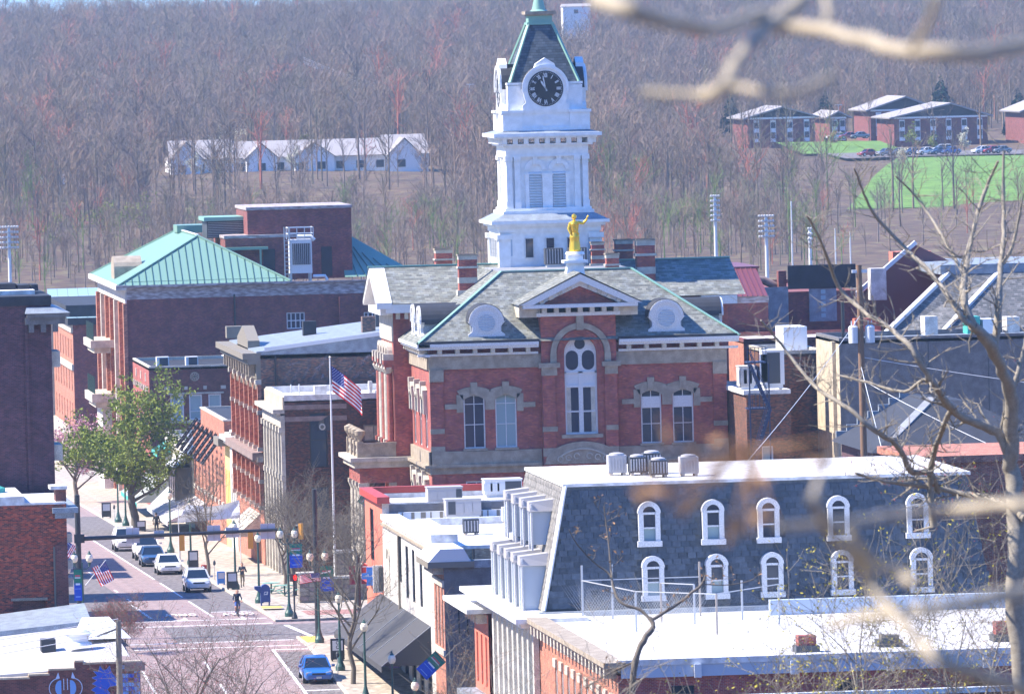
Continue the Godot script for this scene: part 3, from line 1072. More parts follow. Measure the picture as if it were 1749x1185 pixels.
func clock_tower(c: Node3D) -> void:
	var cx := 72.56
	var cz := -632.05
	var g := Geo.new()
	var sq := func(gg: Geo, h: float, y0: float, y1: float, h2 := -1.0) -> void:
		if h2 < 0:
			h2 = h
		gg.hexa(Vector3(cx - h, y0, cz - h), Vector3(cx + h, y0, cz - h), Vector3(cx + h, y0, cz + h), Vector3(cx - h, y0, cz + h), Vector3(cx - h2, y1, cz - h2), Vector3(cx + h2, y1, cz - h2), Vector3(cx + h2, y1, cz + h2), Vector3(cx - h2, y1, cz + h2))
	# lower stage
	sq.call(g, 3.62, 19.5, 23.9)
	sq.call(g, 3.72, 23.9, 24.3)
	sq.call(g, 4.0, 24.3, 24.5)
	sq.call(g, 4.28, 24.5, 24.72)
	# plinth, belfry body
	sq.call(g, 3.3, 25.2, 25.42)
	sq.call(g, 3.14, 25.42, 25.62)
	sq.call(g, 2.7, 25.6, 30.0)
	sq.call(g, 3.0, 29.35, 30.1)
	sq.call(g, 3.06, 29.3, 29.4)
	sq.call(g, 3.3, 30.1, 30.25)
	sq.call(g, 3.6, 30.62, 30.75)
	sq.call(g, 3.92, 30.75, 31.0)
	# attic and clock stage
	sq.call(g, 2.95, 31.15, 32.55)
	sq.call(g, 3.08, 31.15, 31.4)
	sq.call(g, 3.05, 32.45, 32.62)
	sq.call(g, 2.62, 32.6, 34.5)
	sq.call(g, 2.75, 34.5, 34.66)
	var tw := part(c, "clock_tower", g, M.tower_white)
	var sk := Geo.new()
	sq.call(sk, 4.2, 24.73, 25.2, 3.3)
	sq.call(sk, 3.86, 31.0, 31.2, 3.0)
	part(tw, "skirt_roof", sk, M.zinc)
	var sides := []
	for k in 4:
		var b := Basis(UP, -k * PI / 2)
		sides.append([b * Vector3(0, 0, 0) + Vector3(cx, 0, cz), b * Vector3(1, 0, 0), b * Vector3(0, 0, 1)])
	for f in sides:
		# corner pilasters
		for s in [-1.0, 1.0]:
			for k in [0.0, 0.58]:
				var pl := Geo.new()
				var u: float = s * (3.0 - 0.24 - k)
				pl.fbox(f, u - 0.23, u + 0.23, 25.62, 26.1, 2.6, 3.04)
				pl.fbox(f, u - 0.2, u + 0.2, 26.1, 29.05, 2.6, 2.97)
				pl.fbox(f, u - 0.23, u + 0.23, 28.8, 28.9, 2.6, 3.0)
				pl.fbox(f, u - 0.25, u + 0.25, 29.05, 29.3, 2.6, 3.08)
				part(tw, "pilaster", pl, M.tower_white)
			var pier := Geo.new()
			pier.fbox(f, s * 2.45 - 0.72, s * 2.45 + 0.72, 31.2, 32.45, 2.6, 3.14)
			pier.fbox(f, s * 2.45 - 0.82, s * 2.45 + 0.82, 32.45, 32.66, 2.6, 3.26)
			pier.fbox(f, s * 2.1 - 0.6, s * 2.1 + 0.6, 32.66, 34.45, 2.0, 2.72)
			part(tw, "pier", pier, M.tower_white)
			# louvred opening
			var u0: float = s * 0.86
			var ar := Geo.new()
			ring(ar, f, u0, 28.35, 0.47, 0.78, 0, 180, 2.7, 2.84, 10)
			ar.fbox(f, u0 - 0.17, u0 + 0.17, 28.75, 29.3, 2.7, 2.95)
			ar.fbox(f, u0 + s * 0.47, u0 + s * 0.75, 25.62, 27.95, 2.7, 2.85)
			ar.fbox(f, u0 + s * 0.45, u0 + s * 0.8, 27.95, 28.1, 2.7, 2.92)
			part(tw, "arch", ar, M.tower_white)
			var bk := Geo.new()
			face(bk, f, u0 - 0.46, u0 + 0.46, 25.65, 28.2, 2.712)
			var lv := part(tw, "louver", bk, M.louver)
			for k in 13:
				var sl := Geo.new()
				var v := 25.75 + k * 0.195
				sl.obox(fp(f, u0, v, 2.78), Vector3(0.9, 0.025, 0.2), Basis(f[1], (UP + f[2] * 0.75).normalized(), f[1].cross((UP + f[2] * 0.75).normalized())))
				part(lv, "slat", sl, M.tower_white)
		var mid := Geo.new()
		mid.fbox(f, -0.37, 0.37, 25.62, 27.95, 2.7, 2.88)
		mid.fbox(f, -0.42, 0.42, 27.95, 28.1, 2.7, 2.94)
		ring(mid, f, 0, 31.95, 0.22, 0.36, 0, 360, 2.95, 3.0, 12)
		part(tw, "middle_pier", mid, M.tower_white)
		for k in 9:
			var b := Geo.new()
			var u := lerpf(-3.1, 3.1, k / 8.0)
			b.fbox(f, u - 0.17, u + 0.17, 30.25, 30.62, 2.9, 3.55)
			part(tw, "bracket", b, M.tower_white)
		# lower stage: windows and narrow slots
		for u in [-1.15, 0.0, 1.15]:
			window(tw, [f[0] + f[2] * 3.62, f[1], f[2]], [u * 1.32 - 0.35, u * 1.32 + 0.35, 22.0, 23.5], {"deep": -0.03, "t": 0.07, "nx": 1, "ny": 1})
		for u in [-2.85, 2.85]:
			var sl := Geo.new()
			sl.fbox(f, u - 0.1, u + 0.1, 22.2, 23.6, 3.6, 3.63)
			part(tw, "slot", sl, M.louver)
		var cp := Geo.new()
		for s in [-1.0, 1.0]:
			cp.fbox(f, s * 3.3 - 0.42, s * 3.3 + 0.42, 20.8, 23.4, 3.5, 3.74)
			cp.fbox(f, s * 3.3 - 0.52, s * 3.3 + 0.52, 23.4, 23.75, 3.5, 3.9)
			cp.fbox(f, s * 3.3 - 0.52, s * 3.3 + 0.52, 20.3, 20.8, 3.5, 3.9)
		part(tw, "corner_pier", cp, M.tower_white)
		# clock aedicule
		var q := PackedVector2Array([Vector2(-1.75, 32.62), Vector2(1.75, 32.62), Vector2(1.7, 33.0), Vector2(1.45, 33.2), Vector2(1.66, 34.0)])
		q.append_array(arc(0, 34.2, 1.68, 0, 62, 8))
		q.append_array(PackedVector2Array([Vector2(0.68, 36.0), Vector2(0, 36.42), Vector2(-0.68, 36.0)]))
		q.append_array(arc(0, 34.2, 1.68, 118, 180, 8))
		q.append_array(PackedVector2Array([Vector2(-1.66, 34.0), Vector2(-1.45, 33.2), Vector2(-1.7, 33.0)]))
		var ae := Geo.new()
		ae.ext(q, f, 2.5, 3.1)
		ring(ae, f, 0, 34.2, 1.5, 1.72, -8, 188, 3.1, 3.22, 18)
		part(tw, "clock_surround", ae, M.tower_white)
		var dr := Geo.new()
		var a2 := arc(0, 34.2, 1.72, 0, 180, 10)
		for k in 10:
			dr.quad(fp(f, a2[k].x, a2[k].y, 3.0), fp(f, a2[k + 1].x, a2[k + 1].y, 3.0), fp(f, a2[k + 1].x, a2[k + 1].y, 0.6), fp(f, a2[k].x, a2[k].y, 0.6))
		dr.fbox(f, -0.62, 0.62, 35.7, 36.0, 0.5, 2.9)
		part(tw, "clock_dormer_roof", dr, M.dark_roof)
		var cf := Geo.new()
		cf.ext(arc(0, 34.2, 1.29, 0, 350, 35), f, 3.1, 3.13)
		var dial := part(tw, "clock_face", cf, M.clock_black)
		var num := Geo.new()
		var ff := [f[0] + Vector3(0, 34.2, 0) + f[2] * 3.13, f[1], f[2]]
		var names := ["XII", "I", "II", "III", "IIII", "V", "VI", "VII", "VIII", "IX", "X", "XI"]
		for k in 12:
			roman(num, ff, names[k], 0.8, 1.1, TAU * k / 12)
		for k in 60:
			var d := Vector2(sin(TAU * k / 60), cos(TAU * k / 60))
			num.ext(PackedVector2Array([d * 1.18 + Vector2(-0.02, -0.02), d * 1.18 + Vector2(0.02, -0.02), d * 1.18 + Vector2(0.02, 0.02), d * 1.18 + Vector2(-0.02, 0.02)]), ff, 0, 0.02)
		part(dial, "numerals", num, M.white_paint)
		for hand in [[0.98, 0.045, -12.0], [0.7, 0.07, -31.0]]:
			var hg := Geo.new()
			var an := deg_to_rad(hand[2])
			var d := Vector2(sin(an), cos(an))
			var nn := Vector2(d.y, -d.x)
			hg.ext(PackedVector2Array([d * -0.2 + nn * hand[1] * 0.5, d * hand[0] * 0.75 + nn * hand[1], d * hand[0], d * hand[0] * 0.75 - nn * hand[1], d * -0.2 - nn * hand[1] * 0.5]), ff, 0.05, 0.08)
			part(dial, "clock_hand", hg, M.white_paint)
	# pyramid roof, ring and spire
	var pr := Geo.new()
	for f in sides:
		roof_poly(pr, [fp(f, -2.5, 34.66, 2.5), fp(f, 2.5, 34.66, 2.5), fp(f, 0.85, 38.85, 0.85), fp(f, -0.85, 38.85, 0.85)], 3.4)
	part(tw, "pyramid_roof", pr, M.slate_blue)
	var hp := Geo.new()
	for f in sides:
		hp.bar(fp(f, -2.52, 34.68, 2.52), fp(f, -0.87, 38.88, 0.87), 0.2, 0.14)
	sq.call(hp, 0.98, 38.8, 38.98)
	sq.call(hp, 0.86, 38.98, 39.45)
	hp.lathe([Vector2(0.7, 0), Vector2(0.5, 0.15), Vector2(0.16, 1.6), Vector2(0.05, 3.2), Vector2(0, 3.2)], Vector3(cx, 39.75, cz), 10)
	part(tw, "spire", hp, M.copper_green)
	var rn := Geo.new()
	sq.call(rn, 0.95, 39.45, 39.55)
	sq.call(rn, 1.12, 39.55, 39.78)
	part(tw, "spire_ring", rn, M.stone)
	# air handlers on the deck before the tower
	for k in 2:
		var u := Geo.new()
		u.box(71.9 + k * 1.7, 73.2 + k * 1.7, 21.6, 22.75, -626.9, -625.9)
		var un := thing("roof_air_unit", "dark finned air unit on the courthouse roof below the tower", "air unit", Vector3(72.5 + k * 1.7, 21.4, -626.4), "air units below the clock tower")
		part(un, "casing", u, M.unit_dark)
		for j in 6:
			var fin := Geo.new()
			fin.box(72.0 + k * 1.7 + j * 0.2, 72.05 + k * 1.7 + j * 0.2, 21.65, 22.7, -625.9, -625.85)
			part(un, "fin", fin, M.unit_grey)
		var legs := Geo.new()
		legs.box(72.0 + k * 1.7, 73.1 + k * 1.7, 21.4, 21.6, -626.8, -626.0)
		part(un, "stand", legs, M.steel)


func statue() -> void:
	# gilded standing figure of Justice with one arm raised
	var at := Vector3(72.88, 22.75, -616.1)
	var g := Geo.new()
	g.lathe([Vector2(0.36, 0), Vector2(0.40, 0.12), Vector2(0.33, 0.7), Vector2(0.36, 1.05), Vector2(0.27, 1.35), Vector2(0.30, 1.62), Vector2(0.34, 1.95), Vector2(0.28, 2.12), Vector2(0.1, 2.2), Vector2(0.09, 2.28)], at, 12)
	for k in 7:
		var a := TAU * k / 7.0
		g.tube([at + Vector3(cos(a) * 0.36, 0.05, sin(a) * 0.36), at + Vector3(cos(a) * 0.31, 0.7, sin(a) * 0.31), at + Vector3(cos(a + 0.5) * 0.24, 1.35, sin(a + 0.5) * 0.24)], [0.07, 0.055, 0.03], 5)
	g.lathe([Vector2(0.08, 0), Vector2(0.16, 0.08), Vector2(0.18, 0.2), Vector2(0.15, 0.34), Vector2(0.0, 0.42)], at + Vector3(0, 2.26, 0), 10)
	g.tube([at + Vector3(0, 2.3, 0.14), at + Vector3(0, 2.42, 0.19), at + Vector3(0, 2.5, 0.15)], [0.03, 0.035, 0.02], 5)
	g.tube([at + Vector3(0.26, 2.05, 0.02), at + Vector3(0.62, 1.98, 0.08), at + Vector3(0.86, 2.22, 0.14), at + Vector3(0.92, 2.42, 0.16)], [0.13, 0.105, 0.08, 0.05], 8)
	g.tube([at + Vector3(0.92, 2.42, 0.16), at + Vector3(1.0, 2.52, 0.18)], [0.05, 0.07], 6)
	g.tube([at + Vector3(-0.26, 2.05, 0.02), at + Vector3(-0.42, 1.62, 0.06), at + Vector3(-0.3, 1.25, 0.22)], [0.13, 0.11, 0.07], 8)
	g.tube([at + Vector3(-0.34, 2.0, 0.12), at + Vector3(0.0, 1.6, 0.3), at + Vector3(0.3, 1.2, 0.22)], [0.07, 0.08, 0.06], 6)
	var s := lone("gilded_statue", g, M.gold, "gilded robed figure with one arm raised, standing on the white pedestal above the pediment", "statue", at)


# ---------------------------------------------------------------- buildings along the street
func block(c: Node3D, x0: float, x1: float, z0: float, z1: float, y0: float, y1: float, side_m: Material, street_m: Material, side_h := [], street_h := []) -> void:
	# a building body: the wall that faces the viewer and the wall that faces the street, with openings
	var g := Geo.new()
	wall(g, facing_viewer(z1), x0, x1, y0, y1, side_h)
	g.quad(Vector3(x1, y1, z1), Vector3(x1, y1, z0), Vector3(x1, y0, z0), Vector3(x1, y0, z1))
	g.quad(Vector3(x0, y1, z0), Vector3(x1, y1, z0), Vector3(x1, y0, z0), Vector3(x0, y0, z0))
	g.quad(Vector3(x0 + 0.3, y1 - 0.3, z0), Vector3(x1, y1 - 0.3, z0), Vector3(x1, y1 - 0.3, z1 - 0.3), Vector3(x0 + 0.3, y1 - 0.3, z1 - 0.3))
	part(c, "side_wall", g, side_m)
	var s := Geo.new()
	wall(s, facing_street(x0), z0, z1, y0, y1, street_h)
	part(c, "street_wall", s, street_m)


func flat_roof(c: Node3D, x0: float, x1: float, z0: float, z1: float, y: float, m: Material, rim := 0.35, rim_m: Material = null, th := 0.3) -> void:
	var g := Geo.new()
	g.box(x0 + th, x1 - th, y - 0.12, y - 0.04, z0 + th, z1 - th)
	part(c, "roof", g, m)
	var r := Geo.new()
	r.box(x0, x1, y - 0.1, y + rim, z1 - th, z1)
	r.box(x0, x1, y - 0.1, y + rim, z0, z0 + th)
	r.box(x0, x0 + th, y - 0.1, y + rim, z0 + th, z1 - th)
	r.box(x1 - th, x1, y - 0.1, y + rim, z0 + th, z1 - th)
	part(c, "parapet", r, rim_m if rim_m else m)


func holes_row(u0: float, u1: float, count: int, w: float, v0: float, v1: float) -> Array:
	var out := []
	for k in count:
		var u := lerpf(u0, u1, (k + 0.5) / count)
		out.append([u - w / 2, u + w / 2, v0, v1])
	return out


func glaze(c: Node3D, f: Array, holes: Array, o := {}) -> void:
	for h in holes:
		window(c, f, h, o)


func awning(called: String, label: String, x: float, z0: float, z1: float, y: float, out: float, drop: float, m: Material, group := "", bands: Material = null) -> void:
	# a sloped cloth awning on the street side of a wall at x, from z0 to z1
	var t := thing(called, label, "awning", Vector3(x, y - drop, (z0 + z1) / 2), group)
	var g := Geo.new()
	g.quad(Vector3(x, y, z0), Vector3(x, y, z1), Vector3(x - out, y - drop, z1), Vector3(x - out, y - drop, z0))
	g.tri(Vector3(x, y, z1), Vector3(x - out, y - drop, z1), Vector3(x, y - drop, z1))
	g.tri(Vector3(x, y, z0), Vector3(x - out, y - drop, z0), Vector3(x, y - drop, z0))
	part(t, "cloth", g, m)
	var v := Geo.new()
	v.box(x - out - 0.02, x - out + 0.02, y - drop - 0.35, y - drop, z0, z1)
	part(t, "valance", v, bands if bands else m)
	var k := 0
	var z := z0 + 0.05
	while z <= z1:
		var r := Geo.new()
		r.bar(Vector3(x, y + 0.02, z), Vector3(x - out, y - drop + 0.02, z), 0.05)
		part(t, "rib", r, M.steel)
		z += maxf(1.5, (z1 - z0) / 4.01)


func flat_sign(t: Node3D, called: String, f: Array, u0: float, u1: float, v0: float, v1: float, th: float, m: Material) -> MeshInstance3D:
	var g := Geo.new()
	g.fbox(f, u0, u1, v0, v1, -th, 0)
	return part(t, called, g, m)


func lettering(parent: Node3D, f: Array, s: String, u: float, v: float, size: float, m: Material, font := "Droid Sans", squash := 1.0, w := 0.006) -> void:
	var tm := TextMesh.new()
	var ft := SystemFont.new()
	ft.font_names = PackedStringArray([font])
	tm.font = ft
	tm.text = s
	tm.font_size = 32
	tm.pixel_size = size / 32.0
	tm.depth = 0.01
	var o := MeshInstance3D.new()
	o.name = "lettering"
	o.mesh = tm
	o.material_override = m
	parent.add_child(o, true)
	var off: Vector3 = base_of.get(parent, Vector3.ZERO)
	o.transform = Transform3D(Basis(f[1] * squash, UP, f[2]), fp(f, u, v, w) - off)


func limestone_building() -> void:
	var x := 53.65
	var zn := -636.0
	var zf := -652.0
	var b := thing("limestone_fronted_building", "dark brick building with a row of pale limestone columns on its street front", "building", Vector3(58, street_y(-640), -640))
	var dh := [[55.45, 56.75, 7.0, 11.0], [55.45, 56.75, 2.4, 5.6], [59.4, 60.9, 8.8, 10.0]]
	var cols := holes_row(zf + 0.8, zn - 0.5, 6, 1.3, 3.6, 9.4)
	block(b, x, 64.0, zf, zn, -2, 11.9, M.brick_brown_dark, M.limestone, dh, cols)
	var F := facing_viewer(zn)
	var S := facing_street(x)
	for h in [dh[0], dh[1]]:
		window(b, F, h, {"frame": M.trim_black, "nx": 1, "ny": 2})
	window(b, F, dh[2], {"nx": 2, "ny": 1, "glass": M.block_tan, "frame": M.wood_grey})
	glaze(b, S, cols, {"frame": M.wood_grey, "ny": 3})
	for y in [[11.25, 11.6], [10.4, 10.75]]:
		var g := Geo.new()
		g.fbox(F, x, 58.2, y[0], y[1], 0, 0.04)
		part(b, "stone_band", g, M.stone_pink)
	for k in 7:
		var z := lerpf(zf + 0.5, zn - 0.3, k / 6.0)
		var g := Geo.new()
		g.fbox(S, z - 0.28, z + 0.28, -1, 9.6, 0, 0.28)
		g.fbox(S, z - 0.4, z + 0.4, 9.6, 10.0, 0, 0.45)
		g.fbox(S, z - 0.36, z + 0.36, 6.1, 6.5, 0, 0.34)
		part(b, "column", g, M.limestone)
	var e := Geo.new()
	e.fbox(S, zf, zn, 10.0, 11.0, 0, 0.3)
	part(b, "frieze", e, M.limestone)
	e = Geo.new()
	e.fbox(S, zf - 0.2, zn + 0.1, 11.0, 11.3, 0, 0.85)
	e.fbox(S, zf - 0.1, zn, 10.85, 11.0, 0, 0.55)
	part(b, "cornice", e, M.limestone)
	e = Geo.new()
	e.fbox(S, zf, zn, 11.3, 12.2, 0, 0.12)
	part(b, "parapet_front", e, M.block_tan)
	flat_roof(b, x, 64.0, zf, zn, 11.9, M.white_roof, 0.42, M.white_roof, 0.35)
	for k in [[56.0, 56.9, 1.0], [60.0, 60.25, 1.2], [60.5, 61.1, 0.5]]:
		var g := Geo.new()
		g.box(k[0], k[1], 11.9, 11.9 + k[2], zn - 2.0, zn - 1.2)
		part(b, "roof_vent", g, M.white_roof)
	for k in [54.6, 55.2]:
		var g := Geo.new()
		g.tube([Vector3(k, 11.9, zn - 5), Vector3(k, 12.9, zn - 5)], [0.05, 0.05], 6)
		part(b, "pipe", g, M.white_paint)


func ghost_sign_building() -> void:
	# tall brick shop building with a faded painted sign on its side wall and an ornate metal cornice
	var x := 53.5
	var zn := -654.2
	var zf := -680.0
	var b := thing("ghost_sign_building", "old brick building with faded painted lettering on its side wall and a sloping tin roof", "building", Vector3(58, street_y(-660), -660))
	var up := holes_row(zf + 0.6, zn - 0.4, 6, 1.5, 8.4, 12.0)
	var lo := holes_row(zf + 0.6, zn - 0.4, 6, 1.5, 3.6, 6.4)
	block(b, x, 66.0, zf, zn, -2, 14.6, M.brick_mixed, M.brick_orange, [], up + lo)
	var S := facing_street(x)
	var F := facing_viewer(zn)
	glaze(b, S, up + lo, {"frame": M.wood_grey, "ny": 2})
	for k in 7:
		var z := lerpf(zf + 0.35, zn - 0.15, k / 6.0)
		for lv in [[7.4, 12.4], [3.0, 6.6]]:
			var g := Geo.new()
			g.fbox(S, z - 0.24, z + 0.24, lv[0], lv[1], 0, 0.3)
			part(b, "brick_pier", g, M.brick_orange)
			var s := Geo.new()
			s.fbox(S, z - 0.34, z + 0.34, lv[1], lv[1] + 0.35, 0, 0.45)
			s.fbox(S, z - 0.3, z + 0.3, lerpf(lv[0], lv[1], 0.55), lerpf(lv[0], lv[1], 0.55) + 0.3, 0, 0.36)
			s.fbox(S, z - 0.3, z + 0.3, lv[0], lv[0] + 0.3, 0, 0.4)
			part(b, "pier_capital", s, M.limestone)
	for k in 6:
		var z := lerpf(zf + 0.6, zn - 0.4, (k + 0.5) / 6.0)
		for y in [12.2, 6.55]:
			var a := Geo.new()
			ring(a, S, z, y - 0.5, 0.7, 0.95, 20, 160, 0, 0.3, 8)
			part(b, "arch", a, M.stone)
	var sg := Geo.new()
	sg.fbox(S, zf, zn, 6.75, 7.3, 0, 0.8)
	part(b, "ledge", sg, M.stone_pink)
	# sheet metal cornice
	var c := Geo.new()
	c.fbox(S, zf, zn + 0.02, 12.8, 13.9, 0, 0.35)
	c.fbox(S, zf - 0.2, zn + 0.1, 13.9, 14.3, 0, 1.0)
	c.fbox(S, zf - 0.2, zn + 0.1, 14.3, 14.75, 0, 1.35)
	part(b, "cornice", c, M.wood_grey)
	blocks(b, "bracket", M.stone, S, zf, zn, 11, 0.35, 13.0, 13.9, 0.85)
	c = Geo.new()
	c.ext(PackedVector2Array([Vector2(-672, 14.7), Vector2(-662, 14.7), Vector2(-662, 15.4), Vector2(-667, 16.4), Vector2(-672, 15.4)]), S, -0.6, 0.3)
	c.box(53.0, 54.2, 15.0, 15.9, -681.0, -679.6)
	part(b, "parapet_gable", c, M.wood_grey)
	# sloping roof
	var r := Geo.new()
	r.hexa(Vector3(x - 0.3, 14.3, zf), Vector3(67, 14.3, zf), Vector3(67, 14.3, zn), Vector3(x - 0.3, 14.3, zn), Vector3(x - 0.3, 14.85, zf), Vector3(67, 16.35, zf), Vector3(67, 16.35, zn), Vector3(x - 0.3, 14.85, zn))
	part(b, "roof", r, M.zinc)
	var ed := Geo.new()
	ed.bar(Vector3(x + 0.3, 15.0, zn + 0.02), Vector3(67, 16.42, zn + 0.02), 0.1, 0.3)
	part(b, "roof_edge", ed, M.pale_steel)
	for k in [[58.6, 0.7, M.dark_roof, -670.0], [62.4, 0.9, M.brick_mixed, -662.0], [64.0, 0.9, M.unit_dark, -668.0]]:
		var g := Geo.new()
		g.box(k[0] - 0.5, k[0] + 0.5, 15.2, 15.5 + k[1] + (k[0] - 55) * 0.08, k[3] - 0.5, k[3] + 0.5)
		part(b, "roof_chimney", g, k[2])
	# faded lettering: whitewash left on the bricks in slanting strokes, a line of small words below
	var gs := Geo.new()
	face(gs, F, 54.6, 62.8, 12.1, 15.0, 0.004)
	var m := plain("ghost_paint", Color.WHITE, 0.95)
	m.albedo_texture = ghost_texture()
	m.transparency = BaseMaterial3D.TRANSPARENCY_ALPHA
	part(b, "painted_sign", gs, m, "faded white lettering painted on the bricks")
	var dp := Geo.new()
	dp.tube([Vector3(54.6, 14.5, zn + 0.08), Vector3(54.6, -1, zn + 0.08)], [0.08, 0.08], 6)
	part(b, "downpipe", dp, M.black_iron)


func ghost_texture() -> ImageTexture:
	var im := Image.create(410, 145, false, Image.FORMAT_RGBA8)
	im.fill(Color(0.75, 0.75, 0.8, 0.0))
	var r := RandomNumberGenerator.new()
	r.seed = 77
	# slanting strokes of large script capitals, worn away in places
	var strokes := [[30, 118, 70, 55], [50, 60, 95, 50], [62, 125, 90, 70], [105, 110, 130, 60], [130, 120, 170, 70], [150, 78, 185, 55], [175, 112, 178, 96], [170, 60, 200, 22], [205, 110, 215, 90], [225, 112, 235, 92], [255, 108, 300, 62], [300, 110, 345, 40], [318, 62, 356, 30], [345, 100, 402, 34], [352, 112, 400, 80], [280, 125, 330, 92], [370, 60, 404, 18]]
	for s in strokes:
		var a := Vector2(s[0], s[1])
		var b := Vector2(s[2], s[3])
		for k in 420:
			var p := a.lerp(b, r.randf()) + Vector2(r.randf_range(-4.5, 4.5), r.randf_range(-3, 3))
			if r.randf() < 0.45 and p.x > 0 and p.y > 0 and p.x < 409 and p.y < 144:
				im.set_pixel(int(p.x), int(p.y), Color(0.72, 0.73, 0.80, r.randf_range(0.15, 0.55)))
	for k in 34:
		var u := 18 + k * 11 + (10 if k % 6 == 0 else 0)
		if k % 7 == 6:
			continue
		for j in 26:
			var p := Vector2(u + r.randf_range(0, 6), 134 + r.randf_range(-6, 6))
			if p.x < 409:
				im.set_pixel(int(p.x), int(clampf(p.y, 0, 144)), Color(0.7, 0.7, 0.75, r.randf_range(0.15, 0.5)))
	return ImageTexture.create_from_image(im)


func small_shops() -> void:
	var x := 53.5
	var S := facing_street(x)
	# white painted shop, yellow shop, brick shop with black slanted lattices, cream shop
	var b := thing("white_shop", "narrow two-storey shop painted white with tall windows beside the tin-corniced building", "building", Vector3(58, street_y(-674), -674))
	var h := holes_row(-678.5, -680.1 + 12, 3, 1.2, 1.2, 4.4)
	h = holes_row(-685.5, -680.2, 3, 0.9, 0.8, 4.2)
	block(b, x, 64, -686, -680.05, -3, 7.4, M.brick_mixed, M.white_wall, [], h)
	glaze(b, S, h, {"ny": 2})
	flat_roof(b, x, 64, -686, -680.05, 7.3, M.white_roof, 0.3, M.white_wall)
	var g := Geo.new()
	g.fbox(S, -686.1, -680.1, 6.6, 6.95, 0, 0.5)
	g.fbox(S, -686.1, -680.1, 6.95, 7.3, 0, 0.8)
	part(b, "cornice", g, M.white_wall)
	b = thing("yellow_shop", "narrow shop with a yellow upper wall and slim dark windows", "building", Vector3(58, street_y(-689), -689))
	h = holes_row(-690.8, -686.3, 3, 0.7, 0.9, 4.3)
	block(b, x, 64, -691, -686.05, -3, 7.0, M.brick_mixed, M.yellow_wall, [], h)
	glaze(b, S, h, {"frame": M.yellow_wall, "ny": 2})
	flat_roof(b, x, 64, -691, -686.05, 6.9, M.white_roof, 0.3, M.cream)
	g = Geo.new()
	g.fbox(S, -691, -686.1, 6.3, 6.9, 0, 0.9)
	part(b, "cornice", g, M.wood_grey)
	# brick shop
	b = thing("orange_brick_shop", "orange brick shop with black slanted lattices on its roof edge and tall narrow windows", "building", Vector3(58, street_y(-707), -707))
	h = holes_row(-724.5, -691.3, 9, 1.0, 1.5, 4.6)
	block(b, x, 66, -725, -691.05, -4, 6.3, M.brick_red, M.brick_orange, [], h)
	glaze(b, S, h, {"frame": M.wood_grey, "ny": 2})
	for q in h:
		g = Geo.new()
		g.fbox(S, q[0] - 0.15, q[1] + 0.15, q[2] - 0.35, q[2], 0, 0.15)
		part(b, "window_sill", g, M.limestone)
	flat_roof(b, x, 66, -725, -691.05, 6.2, M.white_roof, 0.3, M.brick_orange)
	g = Geo.new()
	wall(g, facing_street(x + 0.02), -716, -691.4, 6.3, 8.0)
	g.box(x + 0.05, 65, 6.3, 8.0, -716, -691.4)
	part(b, "upper_wall", g, M.brick_orange)
	g = Geo.new()
	g.box(x - 0.05, 65, 8.0, 8.12, -716, -715.6)
	g.box(x - 0.05, 65, 8.0, 8.12, -691.7, -691.35)
	g.box(x - 0.05, x + 0.35, 8.0, 8.12, -715.6, -691.7)
	part(b, "coping", g, M.limestone)
	g = Geo.new()
	g.box(x + 0.4, 65, 7.9, 8.01, -715.6, -691.7)
	part(b, "upper_roof", g, M.dark_roof)
	for k in 7:
		var z := -722.5 + k * 4.6
		var t := Geo.new()
		for s in [-0.35, 0.35]:
			t.bar(Vector3(x - 1.6, 4.5, z + s * 2.2), Vector3(x + 0.2, 6.9, z + s * 2.2), 0.14)
		for j in 8:
			t.bar(Vector3(x - 1.5 + j * 0.23, 4.6 + j * 0.31, z - 0.8), Vector3(x - 1.5 + j * 0.23, 4.6 + j * 0.31, z + 0.8), 0.16, 0.08)
		part(b, "black_lattice", t, M.black_iron)
	# cream shop with a curved metal bay
	b = thing("cream_shop", "low cream shop with a curved zinc canopy bay and green trim", "building", Vector3(58, street_y(-741), -741))
	h = holes_row(-757, -744, 3, 1.2, -0.2, 2.6)
	block(b, x, 66, -758, -725.05, -5, 4.1, M.brick_dark, M.cream, [], h)
	glaze(b, S, h, {"frame": M.wood_grey, "ny": 2})
	flat_roof(b, x, 66, -758, -725.05, 4.0, M.grey_roof, 0.3, M.cream)
	g = Geo.new()
	for k in 6:
		var a := k / 6.0
		var a2 := (k + 1) / 6.0
		g.quad(Vector3(x - 1.5 * a * a, 4.2 - 1.6 * a, -736), Vector3(x - 1.5 * a * a, 4.2 - 1.6 * a, -727), Vector3(x - 1.5 * a2 * a2, 4.2 - 1.6 * a2, -727), Vector3(x - 1.5 * a2 * a2, 4.2 - 1.6 * a2, -736))
	part(b, "curved_canopy", g, M.pale_steel)
	g = Geo.new()
	g.box(x - 1.3, x, -1.5, 2.6, -735.6, -727.4)
	part(b, "bay", g, M.wood_grey)
	window(b, facing_street(x - 1.3), [-735.2, -727.8, -1.2, 2.3], {"deep": -0.02, "nx": 3, "ny": 2, "frame": M.wood_grey})
	g = Geo.new()
	g.box(56, 58.5, 4.0, 4.9, -744, -740)
	part(b, "roof_box", g, M.pale_steel)
	awning("teal_awning", "small teal awning high on the cream shop wall", 53.5, -757.5, -751, 3.4, 1.2, 0.7, M.teal)
	awning("striped_awning", "long grey awning with a green valance over the cream shop", 53.5, -772, -752, 0.6, 3.0, 2.2, M.canvas_grey, "", M.teal)
	awning("purple_awning", "white and purple awning beside the grey striped one", 53.5, -744, -738, 0.9, 2.6, 2.4, M.canvas_white, "", M.purple)
	awning("pale_awning", "wide pale grey awning under the bare street tree", 53.5, -736, -712, 0.4, 3.2, 1.4, M.canvas_pale)
